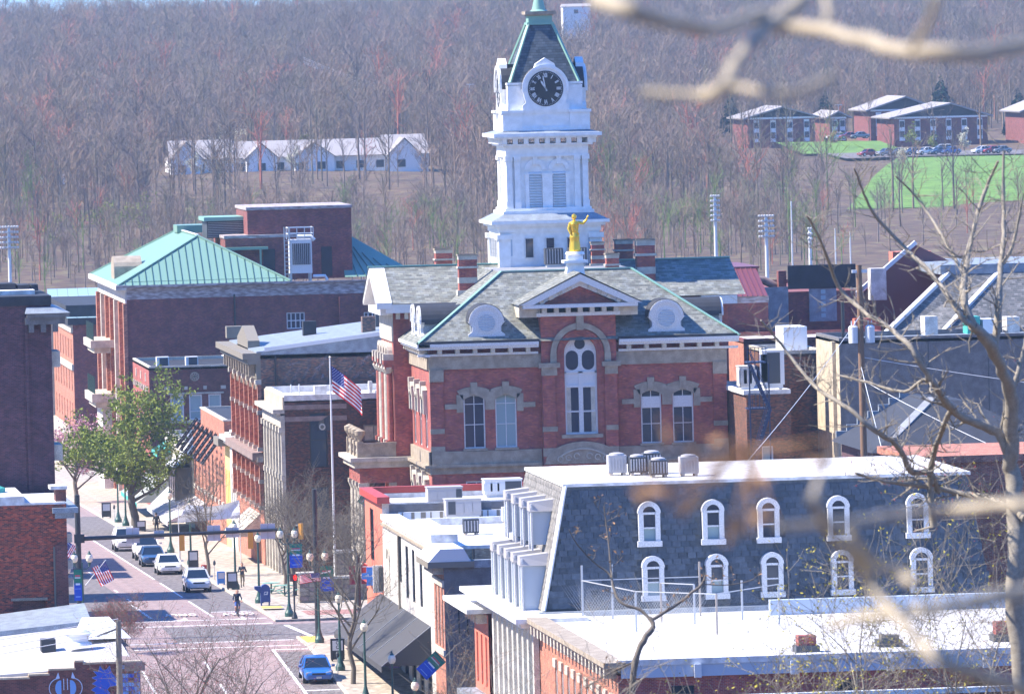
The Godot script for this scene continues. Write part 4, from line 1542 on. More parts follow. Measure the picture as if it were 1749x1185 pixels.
	awning("tan_awning", "tan scalloped awning beside the limestone columns", 53.5, -668, -658, 2.5, 2.0, 1.7, M.cream)


func star_ornament(c: Node3D, f: Array, u: float, v: float) -> void:
	var g := Geo.new()
	ring(g, f, u, v, 0.3, 0.42, 0, 360, 0, 0.05, 12)
	for k in 4:
		var d := Vector2(cos(PI * k / 4), sin(PI * k / 4))
		var nn := Vector2(-d.y, d.x) * 0.05
		g.ext(PackedVector2Array([Vector2(u, v) - d * 0.38 - nn, Vector2(u, v) + d * 0.38 - nn, Vector2(u, v) + d * 0.38 + nn, Vector2(u, v) - d * 0.38 + nn]), f, 0, 0.06)
	part(c, "star_ornament", g, M.stone)


func dark_red_building() -> void:
	var x := 53.5
	var zn := -775.9
	var zf := -797.0
	var b := thing("dark_red_building", "dark red brick building with white framed windows, a star ornament and square roof vents", "building", Vector3(58, street_y(-780), -780))
	var F := facing_viewer(zn)
	var S := facing_street(x)
	var h := [[55.33, 56.53, 4.3, 6.55], [57.0, 58.16, 4.3, 6.55], [58.72, 59.86, 4.3, 6.55], [61.65, 62.85, 4.3, 6.55]]
	var s := holes_row(zf + 1, zn - 1, 6, 1.3, 3.6, 6.4)
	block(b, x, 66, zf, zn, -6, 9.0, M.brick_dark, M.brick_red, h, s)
	for k in h:
		window(b, F, k, {"nx": 1, "ny": 2, "rows": [0.34], "glass": M.glass_bright, "t": 0.12})
	glaze(b, S, s, {"ny": 2})
	var g := Geo.new()
	g.fbox(F, 55.0, 62.9, 4.05, 4.25, 0, 0.1)
	part(b, "sill_band", g, M.limestone)
	for k in [[55.15, 60.1], [61.45, 63.0]]:
		g = Geo.new()
		g.fbox(F, k[0], k[1], 6.6, 6.75, 0, 0.08)
		part(b, "lintel_band", g, M.limestone)
	for u in [[54.83, 55.3], [56.6, 56.9], [58.3, 58.6], [59.85, 60.3], [61.1, 61.55]]:
		g = Geo.new()
		g.fbox(F, u[0], u[1], 7.0, 7.3, 0, 0.06)
		part(b, "stone_block", g, M.limestone)
	star_ornament(b, F, 57.55, 8.15)
	for k in 3:
		g = Geo.new()
		g.fbox(S, zf + 4.5 + k * 6, zf + 5.2 + k * 6, 7.7, 8.4, 0, 0.06)
		part(b, "stone_diamond", g, M.limestone)
	blocks(b, "dentil", M.limestone, S, zf + 0.5, zn - 0.5, 9, 0.7, 6.8, 7.3, 0.1)
	flat_roof(b, x, 66, zf, zn, 8.9, M.dark_roof, 0.25, M.limestone, 0.25)
	for k in [[55.0, 0.9, M.pale_steel], [57.6, 0.8, M.pale_steel], [61.2, 0.8, M.red_paint]]:
		g = Geo.new()
		g.box(k[0] - 0.55, k[0] + 0.55, 8.9, 9.3 + k[1] * 0.6, zn - 4.5, zn - 3.2)
		var v := part(b, "roof_vent", g, k[2])
		var c := Geo.new()
		if k[2] == M.red_paint:
			c.hexa(Vector3(k[0] - 0.9, 9.78, zn - 4.7), Vector3(k[0] + 0.9, 9.78, zn - 4.7), Vector3(k[0] + 0.9, 9.78, zn - 3.0), Vector3(k[0] - 0.9, 9.78, zn - 3.0), Vector3(k[0] - 0.4, 10.0, zn - 4.2), Vector3(k[0] + 0.4, 10.0, zn - 4.2), Vector3(k[0] + 0.4, 10.0, zn - 3.5), Vector3(k[0] - 0.4, 10.0, zn - 3.5))
			part(v, "hood", c, M.white_paint)
		else:
			c.box(k[0] - 0.3, k[0] + 0.45, 9.05, 9.75, zn - 3.2, zn - 3.15)
			part(v, "grille", c, M.unit_dark)


func green_roof_building() -> void:
	var x := 53.5
	var zn := -803.0
	var zf := -842.0
	var b := thing("green_roofed_building", "long red brick hall with a green standing-seam metal hip roof and roof machinery", "building", Vector3(60, street_y(-805), -805))
	var F := facing_viewer(zn)
	var S := facing_street(x)
	var fw := [[68.17, 69.85, 11.15, 12.65], [75.3, 76.9, 11.0, 12.5]]
	var sh := holes_row(zf + 1.0, zn - 1.0, 6, 1.4, 10.4, 13.6) + holes_row(zf + 1.0, zn - 1.0, 6, 1.4, 5.4, 9.0) + holes_row(zf + 1.0, zn - 1.0, 6, 1.4, 0.2, 4.0)
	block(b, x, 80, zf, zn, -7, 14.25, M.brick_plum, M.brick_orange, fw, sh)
	for h in fw:
		window(b, F, h, {"nx": 4, "ny": 2, "t": 0.1, "bar": 0.1})
	glaze(b, S, sh, {"ny": 2, "frame": M.limestone})
	var g := Geo.new()
	g.fbox(F, x, 80, 14.25, 15.35, 0, 0.06)
	part(b, "frieze", g, M.stone_lilac)
	g = Geo.new()
	g.fbox(S, zf, zn, 13.9, 15.3, 0, 0.15)
	part(b, "street_frieze", g, M.white_wall)
	g = Geo.new()
	g.fbox(F, x - 0.9, 69.0, 15.35, 15.55, 0, 0.55)
	g.fbox(F, 69.0, 80, 15.35, 15.5, 0, 0.3)
	part(b, "eave", g, M.stone_lilac)
	g = Geo.new()
	g.fbox(S, zf - 0.6, zn + 0.5, 15.15, 15.6, 0, 1.0)
	part(b, "street_eave", g, M.white_wall)
	for k in 7:
		var z := lerpf(zf + 0.3, zn - 0.3, k / 6.0)
		g = Geo.new()
		g.fbox(S, z - 0.55, z + 0.55, -5, 13.9, 0, 0.35)
		part(b, "pier", g, M.limestone if k % 3 == 1 else M.brick_orange)
	# street-side bay with curved stone balconies
	for k in [[8.7, 9.9, 1.9], [3.6, 4.9, 1.9]]:
		g = Geo.new()
		g.box(x - k[2], x, k[0], k[0] + 0.5, -832, -822)
		g.box(x - k[2] - 0.35, x, k[0] + 0.5, k[1], -832.5, -821.5)
		var bl := part(b, "balcony", g, M.limestone)
		for j in 7:
			var r := Geo.new()
			r.box(x - k[2] - 0.1, x - k[2], k[1], k[1] + 1.6, -831.6 + j * 1.55, -831.4 + j * 1.55)
			part(bl, "railing_post", r, M.lamp_green)
	g = Geo.new()
	g.box(x - 1.2, x, -6, 3.6, -831, -823)
	part(b, "bay", g, M.white_wall)
	# stone dormer at the eave
	g = Geo.new()
	var D := [Vector3(x - 0.3, 15.6, -817), Vector3(0, 0, 1), Vector3(-1, 0, 0)]
	var q := PackedVector2Array([Vector2(-2.2, 0), Vector2(2.2, 0), Vector2(2.2, 1.2)])
	q.append_array(arc(0, 1.2, 2.2, 10, 170, 8, 1.1))
	q.append(Vector2(-2.2, 1.2))
	g.ext(q, D, -2.6, 0)
	part(b, "stone_dormer", g, M.stone)
	# green hip roof, panel by panel with its seams
	var e0 := Vector3(52.7, 15.56, zn + 0.4)
	var e1 := Vector3(68.6, 15.56, zn + 0.4)
	var top := Vector3(60.7, 19.72, -810.2)
	var rear := Vector3(60.7, 19.72, -836)
	var n := 24
	for k in n:
		var u0 := float(k) / n
		var u1 := float(k + 1) / n
		var a := e0.lerp(e1, u0)
		var c := e0.lerp(e1, u1)
		var tt := func(u: float) -> Vector3:
			return e0.lerp(top, u * 2) if u < 0.5 else e1.lerp(top, (1 - u) * 2)
		var p := Geo.new()
		var ta: Vector3 = tt.call(u0)
		var tc: Vector3 = tt.call(u1)
		if k == 0:
			p.tri(a, tc, c)
		else:
			p.quad(a, ta, tc, c)
		var pn := part(b, "roof_panel", p, M.green_metal)
		if k > 0:
			var sm := Geo.new()
			sm.bar(a + Vector3(0, 0.03, 0.02), ta + Vector3(0, 0.03, 0.02), 0.05, 0.09)
			part(pn, "seam", sm, M.seam_green)
	var w := Geo.new()
	var far0 := Vector3(52.7, 15.56, zf - 0.3)
	var far1 := Vector3(68.6, 15.56, zf - 0.3)
	w.quad(far0, rear, top, e0)
	w.quad(e1, top, rear, far1)
	w.tri(far0, rear, far1)
	part(b, "street_slope", w, M.green_metal)
	w = Geo.new()
	for k in [[e0, top], [e1, top], [top, rear], [far0, rear]]:
		w.bar(k[0] + Vector3(0, 0.06, 0), k[1] + Vector3(0, 0.06, 0), 0.22, 0.12)
	part(b, "hip_cap", w, M.green_metal)
	w = Geo.new()
	w.bar(top + Vector3(0, 0.14, 0), rear + Vector3(0, 0.14, 0), 0.3, 0.05)
	part(b, "ridge_flashing", w, M.pale_steel)
	w = Geo.new()
	w.bar(e0 + Vector3(0.6, 0.3, -0.55), e1 + Vector3(-0.6, 0.3, -0.55), 0.06)
	part(b, "snow_rail", w, M.green_metal)
	# roof blocks
	for k in [["penthouse", 65.6, 75.3, 15.4, 21.9, -826.0, -813.0, M.brick_plum], ["lower_block", 63.4, 70.0, 15.4, 19.35, -826.0, -812.0, M.brick_plum]]:
		g = Geo.new()
		g.box(k[1], k[2], k[3], k[4], k[5], k[6])
		var pb := part(b, k[0], g, k[7])
		g = Geo.new()
		g.box(k[1] - 0.1, k[2] + 0.1, k[4], k[4] + 0.28, k[5] - 0.1, k[6] + 0.1)
		part(pb, "coping", g, M.stone_lilac)
		if k[0] == "penthouse":
			for u in [[72.4, 73.4]]:
				g = Geo.new()
				g.fbox(facing_viewer(k[6]), u[0], u[1], 15.6, 18.35, 0, 0.06)
				part(pb, "door", g, M.dark_roof)
		else:
			g = Geo.new()
			g.fbox(facing_viewer(k[6]), 66.9, 68.0, 15.6, 18.3, 0, 0.06)
			part(pb, "door", g, M.dark_roof)
			g = Geo.new()
			g.fbox(facing_viewer(k[6]), 63.0, 67.3, 18.3, 18.55, 0, 1.0)
			g.fbox(facing_viewer(k[6]), 66.5, 66.68, 15.5, 18.3, 0.8, 1.0)
			part(pb, "canopy", g, M.green_metal)
	g = Geo.new()
	g.box(62.2, 66.0, 19.3, 20.9, -824, -818)
	var lb := part(b, "louver_house", g, M.unit_dark)
	for k in 9:
		g = Geo.new()
		g.box(62.3, 65.9, 19.42 + k * 0.16, 19.46 + k * 0.16, -818, -817.9)
		part(lb, "slat", g, M.unit_grey)
	g = Geo.new()
	g.box(61.9, 66.1, 20.9, 21.25, -824.3, -817.6)
	part(lb, "cap", g, M.copper_green)
	g = Geo.new()
	g.hexa(Vector3(74.5, 15.5, -830), Vector3(81.5, 15.5, -830), Vector3(81.5, 15.5, -812), Vector3(74.5, 15.5, -812), Vector3(74.6, 19.7, -826), Vector3(74.8, 19.7, -826), Vector3(74.8, 19.7, -819), Vector3(74.6, 19.7, -819))
	part(b, "green_slope", g, M.green_metal)
	for k in 7:
		g = Geo.new()
		var t := (k + 1) / 8.0
		g.bar(Vector3(lerpf(74.8, 81.4, t), 15.55, -811.95), Vector3(74.8, 15.55, -811.95).lerp(Vector3(81.4, 15.55, -811.95), t).lerp(Vector3(74.8, 19.75, -818.95), 1 - t), 0.06)
		part(b, "seam", g, M.seam_green)
	g = Geo.new()
	g.box(60.2, 64.5, 19.6, 20.3, -834, -829)
	part(b, "rear_ridge", g, M.green_metal)
	g = Geo.new()
	g.box(73.0, 74.1, 9, 14.0, -802.98, -802.3)
	part(b, "chimney_stack", g, M.brick_plum)
	g = Geo.new()
	g.tube([Vector3(63.4, 14.5, zn + 0.12), Vector3(63.4, 5, zn + 0.12)], [0.09, 0.09], 6)
	part(b, "downpipe", g, M.black_iron)
	# cooling tower
	var t := thing("cooling_tower", "tall galvanised cooling tower with a railed top platform on the brick hall roof", "cooling tower", Vector3(69.8, 15.4, -804.6))
	g = Geo.new()
	g.box(68.75, 70.75, 16.2, 19.3, -806, -804)
	part(t, "casing", g, M.pale_steel)
	g = Geo.new()
	g.box(68.95, 70.6, 17.0, 18.95, -804, -803.95)
	var gr := part(t, "intake_screen", g, M.unit_dark)
	for k in 9:
		g = Geo.new()
		g.box(69.05 + k * 0.18, 69.1 + k * 0.18, 17.0, 18.95, -803.95, -803.9)
		part(gr, "bar", g, M.unit_grey)
	for k in [[68.8, -804.1], [70.6, -804.1], [68.8, -805.9], [70.6, -805.9]]:
		g = Geo.new()
		g.bar(Vector3(k[0], 15.4, k[1]), Vector3(k[0], 16.2, k[1]), 0.16)
		part(t, "leg", g, M.steel)
	g = Geo.new()
	for y in [19.85, 20.4]:
		for k in [[68.6, -803.9, 70.9, -803.9], [70.9, -803.9, 70.9, -806.1], [68.6, -803.9, 68.6, -806.1], [68.6, -806.1, 70.9, -806.1]]:
			g.bar(Vector3(k[0], y, k[1]), Vector3(k[2], y, k[3]), 0.07)
	for k in [[68.6, -803.9], [69.4, -803.9], [70.1, -803.9], [70.9, -803.9], [68.6, -806.1], [70.9, -806.1]]:
		g.bar(Vector3(k[0], 19.3, k[1]), Vector3(k[0], 20.45, k[1]), 0.07)
	part(t, "railing", g, M.pale_steel)
	g = Geo.new()
	for s in [0.0, 0.5]:
		g.bar(Vector3(68.2 + s, 15.4, -803.7), Vector3(68.2 + s, 20.5, -803.7), 0.09)
	for k in 12:
		g.bar(Vector3(68.2, 15.8 + k * 0.38, -803.7), Vector3(68.7, 15.8 + k * 0.38, -803.7), 0.06)
	part(t, "ladder", g, M.steel)
	g = Geo.new()
	g.tube([Vector3(69.4, 19.55, -804.2), Vector3(70.7, 19.55, -804.2), Vector3(71.0, 19.2, -804.2)], [0.2, 0.2, 0.2], 8)
	g.tube([Vector3(70.8, 15.9, -804.0), Vector3(71.9, 15.9, -804.0), Vector3(72.1, 15.5, -804.0)], [0.16, 0.16, 0.16], 8)
	part(t, "pipe", g, M.pale_steel)


func far_row_building() -> void:
	var x := 53.5
	var zn := -886.0
	var zf := -920.0
	var b := thing("blue_roofed_building", "red brick building with cream stone street front and a pale blue metal roof", "building", Vector3(58, street_y(-890), -890))
	var S := facing_street(x)
	var h := []
	for y in [5.6, 2.4, -0.8]:
		h += holes_row(zf + 1, zn - 1, 7, 1.2, y, y + 2.0)
	block(b, x, 70, zf, zn, -8, 9.2, M.brick_plum, M.brick_orange, [], h)
	glaze(b, S, h, {"ny": 2})
	for y in [[-8, -1.4], [4.6, 5.2], [8.4, 9.2]]:
		var g := Geo.new()
		g.fbox(S, zf, zn, y[0], y[1], 0, 0.2)
		part(b, "stone_band", g, M.limestone)
	var g := Geo.new()
	g.box(x - 1.6, x, -8, 9.0, zf - 14, zf - 0.5)
	part(b, "stone_bay", g, M.limestone)
	g = Geo.new()
	g.box(x - 0.5, 70.5, 9.2, 9.9, zf, zn + 0.5)
	part(b, "eave", g, M.dark_roof)
	for k in 16:
		g = Geo.new()
		var a := x - 0.6 + k * 1.07
		g.quad(Vector3(a, 11.2, zf + 2), Vector3(a + 1.03, 11.2, zf + 2), Vector3(a + 1.03, 9.92, zn + 0.55), Vector3(a, 9.92, zn + 0.55))
		g.quad(Vector3(a, 11.9, zf + 1), Vector3(a + 1.03, 11.9, zf + 1), Vector3(a + 1.03, 11.2, zf + 2), Vector3(a, 11.2, zf + 2))
		g.box(a + 1.0, a + 1.07, 9.9, 10.0, zn + 0.3, zn + 0.55)
		part(b, "roof_panel", g, M.blue_metal)
	g = Geo.new()
	g.box(x - 0.6, 70.5, 9.9, 11.15, zf, zn - 1.0)
	part(b, "attic", g, M.dark_roof)


# ---------------------------------------------------------------- the nearer block on the street
func ac_unit(called: String, label: String, at: Vector3, s: Vector3, m: Material, group := "", fins := 6, round_top := true) -> Node3D:
	# a condenser: casing with a grille of fins and a fan cap on a timber stand
	var t := thing(called, label, "air unit", at, group)
	var g := Geo.new()
	g.box(at.x - s.x / 2, at.x + s.x / 2, at.y + 0.15, at.y + 0.15 + s.y, at.z - s.z / 2, at.z + s.z / 2)
	part(t, "casing", g, m)
	for k in fins:
		var f := Geo.new()
		var u := at.x - s.x / 2 + s.x * (k + 0.5) / fins
		f.box(u - s.x * 0.22 / fins, u + s.x * 0.22 / fins, at.y + 0.25, at.y + s.y + 0.05, at.z + s.z / 2, at.z + s.z / 2 + 0.05)
		part(t, "fin", f, M.unit_grey)
	if round_top:
		var c := Geo.new()
		c.lathe([Vector2(s.x * 0.42, 0), Vector2(s.x * 0.4, 0.09), Vector2(s.x * 0.2, 0.14), Vector2(0, 0.14)], Vector3(at.x, at.y + s.y + 0.15, at.z), 12)
		part(t, "fan_cap", c, M.unit_grey)
	for k in [-0.35, 0.35]:
		var st := Geo.new()
		st.box(at.x + s.x * k - 0.08, at.x + s.x * k + 0.08, at.y, at.y + 0.15, at.z - s.z * 0.55, at.z + s.z * 0.55)
		part(t, "stand", st, M.plank)
	return t


func package_unit(label: String, x0: float, x1: float, y0: float, h: float, z: float, m: Material, dark_from: float, dark_to: float) -> void:
	var t := thing("rooftop_package_unit", label, "air unit", Vector3((x0 + x1) / 2, y0, z), "large air handlers on the white roofs")
	var g := Geo.new()
	g.box(x0, x1, y0 + 0.25, y0 + h, z - 1.6, z)
	part(t, "casing", g, m)
	g = Geo.new()
	g.box(x0 + 0.1, x1 - 0.1, y0, y0 + 0.25, z - 1.5, z - 0.1)
	part(t, "curb", g, M.pale_steel)
	var F := facing_viewer(z)
	g = Geo.new()
	g.fbox(F, lerpf(x0, x1, dark_from), lerpf(x0, x1, dark_to), y0 + 0.35, y0 + h - 0.1, 0, 0.03)
	part(t, "coil_grille", g, M.unit_dark)
	for k in 3:
		g = Geo.new()
		var u := lerpf(lerpf(x0, x1, dark_to if dark_to < 0.6 else 0.0), lerpf(x0, x1, 1.0 if dark_to < 0.6 else dark_from), (k + 0.5) / 3.0)
		g.fbox(F, u - 0.28, u + 0.28, y0 + 0.45, y0 + h - 0.2, 0, 0.025)
		part(t, "door_panel", g, m)
	g = Geo.new()
	g.box(x0 - 0.05, x1 + 0.05, y0 + h, y0 + h + 0.06, z - 1.65, z + 0.05)
	part(t, "lid", g, m)


func corner_buildings() -> void:
	var x := 52.2
	var S := facing_street(x)
	# red corner building
	var b := thing("red_corner_building", "two-storey building with a glossy red coping around its white roof", "building", Vector3(57, street_y(-553), -553))
	var h := [[-556.0, -553.6, 5.2, 8.5], [-556.0, -553.8, 0.3, 2.6]]
	block(b, x, 70, -559.3, -547.8, -1, 9.2, M.white_wall, M.orange_wall, [], h)
	glaze(b, S, h, {"frame": M.trim_black, "ny": 2})
	var g := Geo.new()
	g.box(x + 0.3, 69.7, 8.7, 8.85, -559, -548.1)
	part(b, "roof", g, M.white_roof)
	for k in [["red_coping", x - 0.3, 70.0, 9.2, 9.62, -559.6, -559.0, M.red_paint], ["red_coping", x - 0.35, x + 0.45, 9.2, 9.62, -559.0, -547.3, M.red_paint], ["parapet", x, 70.0, 8.85, 9.22, -559.3, -559.0, M.white_roof], ["grey_parapet", x + 0.45, 70, 8.6, 9.1, -548.1, -547.75, M.block_grey]]:
		g = Geo.new()
		g.box(k[1], k[2], k[3], k[4], k[5], k[6])
		part(b, k[0], g, k[7])
	g = Geo.new()
	for k in 6:
		g.bar(Vector3(x - 0.5, 4.1, -556.2 + k * 0.5), Vector3(x - 0.5, 5.0, -556.2 + k * 0.5), 0.04)
	g.bar(Vector3(x - 0.5, 5.0, -556.4), Vector3(x - 0.5, 5.0, -553.4), 0.05)
	g.box(x - 0.55, x, 3.9, 4.1, -556.4, -553.4)
	part(b, "balcony", g, M.red_paint)
	# white building
	b = thing("white_corner_building", "white two-storey shop building with tall dark windows and a black awning", "building", Vector3(58, street_y(-532), -532))
	h = []
	for k in [[-537.6, -536.0, 4.9, 7.8], [-533.4, -531.8, 4.2, 7.4], [-529.4, -527.9, 4.2, 7.4], [-524.9, -523.4, 4.2, 7.4]]:
		h.append(k)
	var low := holes_row(-546.0, -518.0, 6, 2.6, -2.0, 1.4)
	block(b, x, 70, -547.8, -516.6, -4, 8.2, M.brick_tan, M.white_wall, [], h + low)
	glaze(b, S, h, {"frame": M.trim_black, "nx": 2, "ny": 3})
	glaze(b, S, low, {"frame": M.trim_black, "nx": 2, "ny": 1})
	g = Geo.new()
	ring(g, S, -544.2, 5.9, 0.7, 0.95, 0, 180, 0, 0.1, 10)
	g.fbox(S, -544.9, -543.5, 3.8, 5.9, 0, 0.05)
	part(b, "blind_arch", g, M.cream)
	g = Geo.new()
	g.box(x + 0.3, 70, 8.0, 8.12, -547.7, -516.7)
	part(b, "roof", g, M.white_roof)
	for k in [["parapet", x - 0.1, x + 1.0, 8.2, 8.55, -547.8, -533.0, M.white_roof], ["parapet_block", x - 0.1, x + 1.5, 8.2, 9.0, -533.0, -516.6, M.white_roof], ["roof_divider", x + 1.5, 70, 8.1, 8.55, -541.4, -541.0, M.white_roof], ["striped_curb", x + 1.0, 70, 8.1, 8.62, -547.7, -547.4, M.pale_steel], ["rear_coping", x + 1.5, 70, 8.1, 8.3, -517.0, -516.55, M.white_roof], ["string_course", x - 0.16, x, 7.86, 8.0, -547.8, -516.6, M.stone]]:
		g = Geo.new()
		g.box(k[1], k[2], k[3], k[4], k[5], k[6])
		part(b, k[0], g, k[7])
	for k in 18:
		g = Geo.new()
		g.box(x + 1.2 + k * 0.6, x + 1.28 + k * 0.6 + (k % 3) * 0.12, 8.15, 8.6, -547.4, -547.37)
		part(b, "tar_streak", g, M.wood_grey)
	g = Geo.new()
	g.tube([Vector3(x - 0.1, 8.0, -536.8), Vector3(x - 0.12, 7.5, -536.6), Vector3(x - 0.12, 0, -536.6)], [0.08, 0.08, 0.08], 6)
	part(b, "downpipe", g, M.wood_grey)
	for k in [54.6, 56.4, 58.2]:
		g = Geo.new()
		g.tube([Vector3(k, 8.1, -516.45), Vector3(k, 6.9, -516.45)], [0.07, 0.07], 6)
		part(b, "drain_pipe", g, M.white_paint if k > 56 and k < 57 else M.black_iron)
	package_unit("grey air handler with side louver, beside the striped curb of the white roof", 55.6, 57.8, 8.6, 1.2, -552.5, M.unit_grey, 0.82, 0.98)
	package_unit("grey air handler with dark end grille standing on a white curb", 56.1, 58.3, 8.1, 1.25, -546.3, M.unit_grey, 0.06, 0.27)
	package_unit("pale air handler with a dark coil, on the red-rimmed roof", 59.6, 62.0, 8.85, 1.15, -556.0, M.pale_steel, 0.55, 0.98)
	ac_unit("condenser_unit", "square condenser with a grey grille on a long timber stand", Vector3(59.2, 8.35, -537.0), Vector3(1.2, 0.85, 0.9), M.pale_steel, "condensers on the white roof", 1, false)
	ac_unit("condenser_unit", "dark condenser standing alone near the edge of the white roof", Vector3(55.9, 8.1, -530.0), Vector3(0.95, 0.85, 0.8), M.unit_dark, "condensers on the white roof", 5, false)
	# long black awning
	awning("black_awning", "long black cloth awning over the shop windows of the white building", x, -550.0, -519.0, 3.4, 3.0, 2.3, M.black_cloth)
	# small brick building with tall windows
	b = thing("small_brick_building", "narrow orange brick building with three tall windows and a metal cornice", "building", Vector3(56, street_y(-513), -513))
	h = holes_row(-516.2, -510.9, 3, 0.8, 2.6, 6.2)
	block(b, x, 66, -516.5, -510.7, -4, 7.4, M.block_grey, M.brick_orange, [], h)
	glaze(b, S, h, {"ny": 3})
	for y in [[6.25, 6.65], [2.2, 2.55]]:
		g = Geo.new()
		g.fbox(S, -516.5, -510.7, y[0], y[1], 0, 0.12)
		part(b, "stone_band", g, M.limestone)
	g = Geo.new()
	g.hexa(Vector3(x - 0.9, 7.75, -517.2), Vector3(x + 1.6, 7.75, -517.2), Vector3(x + 1.6, 7.75, -510.5), Vector3(x - 0.9, 7.75, -510.5), Vector3(x - 0.2, 8.5, -517.2), Vector3(x + 1.2, 8.5, -517.2), Vector3(x + 1.2, 8.5, -510.5), Vector3(x - 0.2, 8.5, -510.5))
	part(b, "cornice_roof", g, M.pale_steel)
	g = Geo.new()
	g.box(x - 0.95, x + 1.8, 7.4, 7.75, -517.2, -510.45)
	part(b, "cornice", g, M.wood_grey)
	blocks(b, "bracket", M.limestone, S, -516.5, -510.7, 7, 0.3, 7.0, 7.4, 0.6)
	g = Geo.new()
	g.box(x + 1.8, 66, 7.35, 7.8, -511.3, -510.65)
	part(b, "roof_flashing", g, M.zinc)
	for k in 8:
		g = Geo.new()
		g.fbox(facing_viewer(-510.7), 53.0 + k * 0.5, 53.06 + k * 0.5, 3.5, 5.6, 0, 0.06)
		part(b, "dark_batten", g, M.dark_hole)


func slate_face(c: Node3D, f: Array, u_at: Callable, v0: float, v1: float, slant: Vector3, holes: Array, seed_: int) -> void:
	# overlapping slates laid course by course; the clearest 300 are pieces, the rest one mass
	var r := RandomNumberGenerator.new()
	r.seed = seed_
	var tones := []
	for k in 6:
		tones.append(M["slate_%d" % k])
	var rest := Geo.new()
	var shapes := []
	for k in 3:
		var g := Geo.new()
		var w: float = [0.44, 0.47, 0.5][k]
		g.obox(Vector3(0, 0, 0.02), Vector3(w, 0.36, 0.025), Basis(Vector3(1, 0, 0), -0.07))
		shapes.append(g.mesh())
	var rows := int((v1 - v0) / 0.31)
	var made := 0
	for j in rows:
		var v := v0 + (j + 0.5) * 0.31
		var lim: Array = u_at.call(v)
		var u: float = lim[0] + (0.24 if j % 2 else 0.0)
		while u < lim[1] - 0.2:
			var hit := false
			for h in holes:
				if u > h[0] - 0.15 and u < h[1] + 0.15 and v > h[2] - 0.1 and v < h[3] + 0.1:
					hit = true
			if not hit:
				var at: Vector3 = fp(f, u, v, 0) + slant * (v - v0)
				at += f[2] * r.randf_range(0.0, 0.012)
				if made < 300:
					var o := MeshInstance3D.new()
					o.name = "slate"
					o.mesh = shapes[r.randi() % 3]
					o.material_override = tones[r.randi() % 6]
					c.add_child(o, true)
					var up := (UP + slant).normalized()
					o.transform = Transform3D(Basis(f[1], up, f[1].cross(up)), at - base_of[c])
					made += 1
				else:
					rest.tint = [Color(0.9, 0.95, 1), Color(0.75, 0.8, 0.85), Color(1.1, 1.1, 1.15), Color(0.6, 0.66, 0.7)][r.randi() % 4]
					var up := (UP + slant).normalized()
					rest.obox(at + f[2] * 0.02, Vector3(0.46, 0.36, 0.025), Basis(f[1], up, f[1].cross(up)) * Basis(Vector3(1, 0, 0), -0.07))
			u += 0.485
	if rest.v.size():
		var o := part(c, "slates", rest, M.slate_mass)
		o.set_meta("kind", "stuff")


func mansard_window(c: Node3D, u: float, v: float, z: float) -> void:
	# white round-headed dormer window standing proud of the slates
	var f := facing_viewer(z)
	var g := Geo.new()
	for s in [-1.0, 1.0]:
		g.fbox(f, u + s * 0.45 - 0.13, u + s * 0.45 + 0.13, v, v + 1.5, -0.9, 0)
	ring(g, f, u, v + 1.5, 0.36, 0.62, 0, 180, -0.9, 0, 12)
	g.fbox(f, u - 0.66, u + 0.66, v - 0.3, v, -0.9, 0.08)
	g.fbox(f, u - 0.36, u + 0.36, v + 1.42, v + 1.54, -0.3, -0.06)
	g.fbox(f, u - 0.36, u + 0.36, v + 0.66, v + 0.74, -0.3, -0.1)
	var w := part(c, "dormer_window", g, M.white_paint)
	for k in [[0.0, 0.68], [0.72, 1.44]]:
		var p := Geo.new()
		face(p, f, u - 0.34, u + 0.34, v + k[0], v + k[1], -0.2)
		part(w, "pane", p, M.glass if k[0] > 0.1 or int(u) % 2 else M.glass_bright)
	var p := Geo.new()
	var a := arc(u, v + 1.54, 0.35, 0, 180, 8)
	p.ext(a, f, -0.22, -0.2)
	part(w, "pane", p, M.glass)


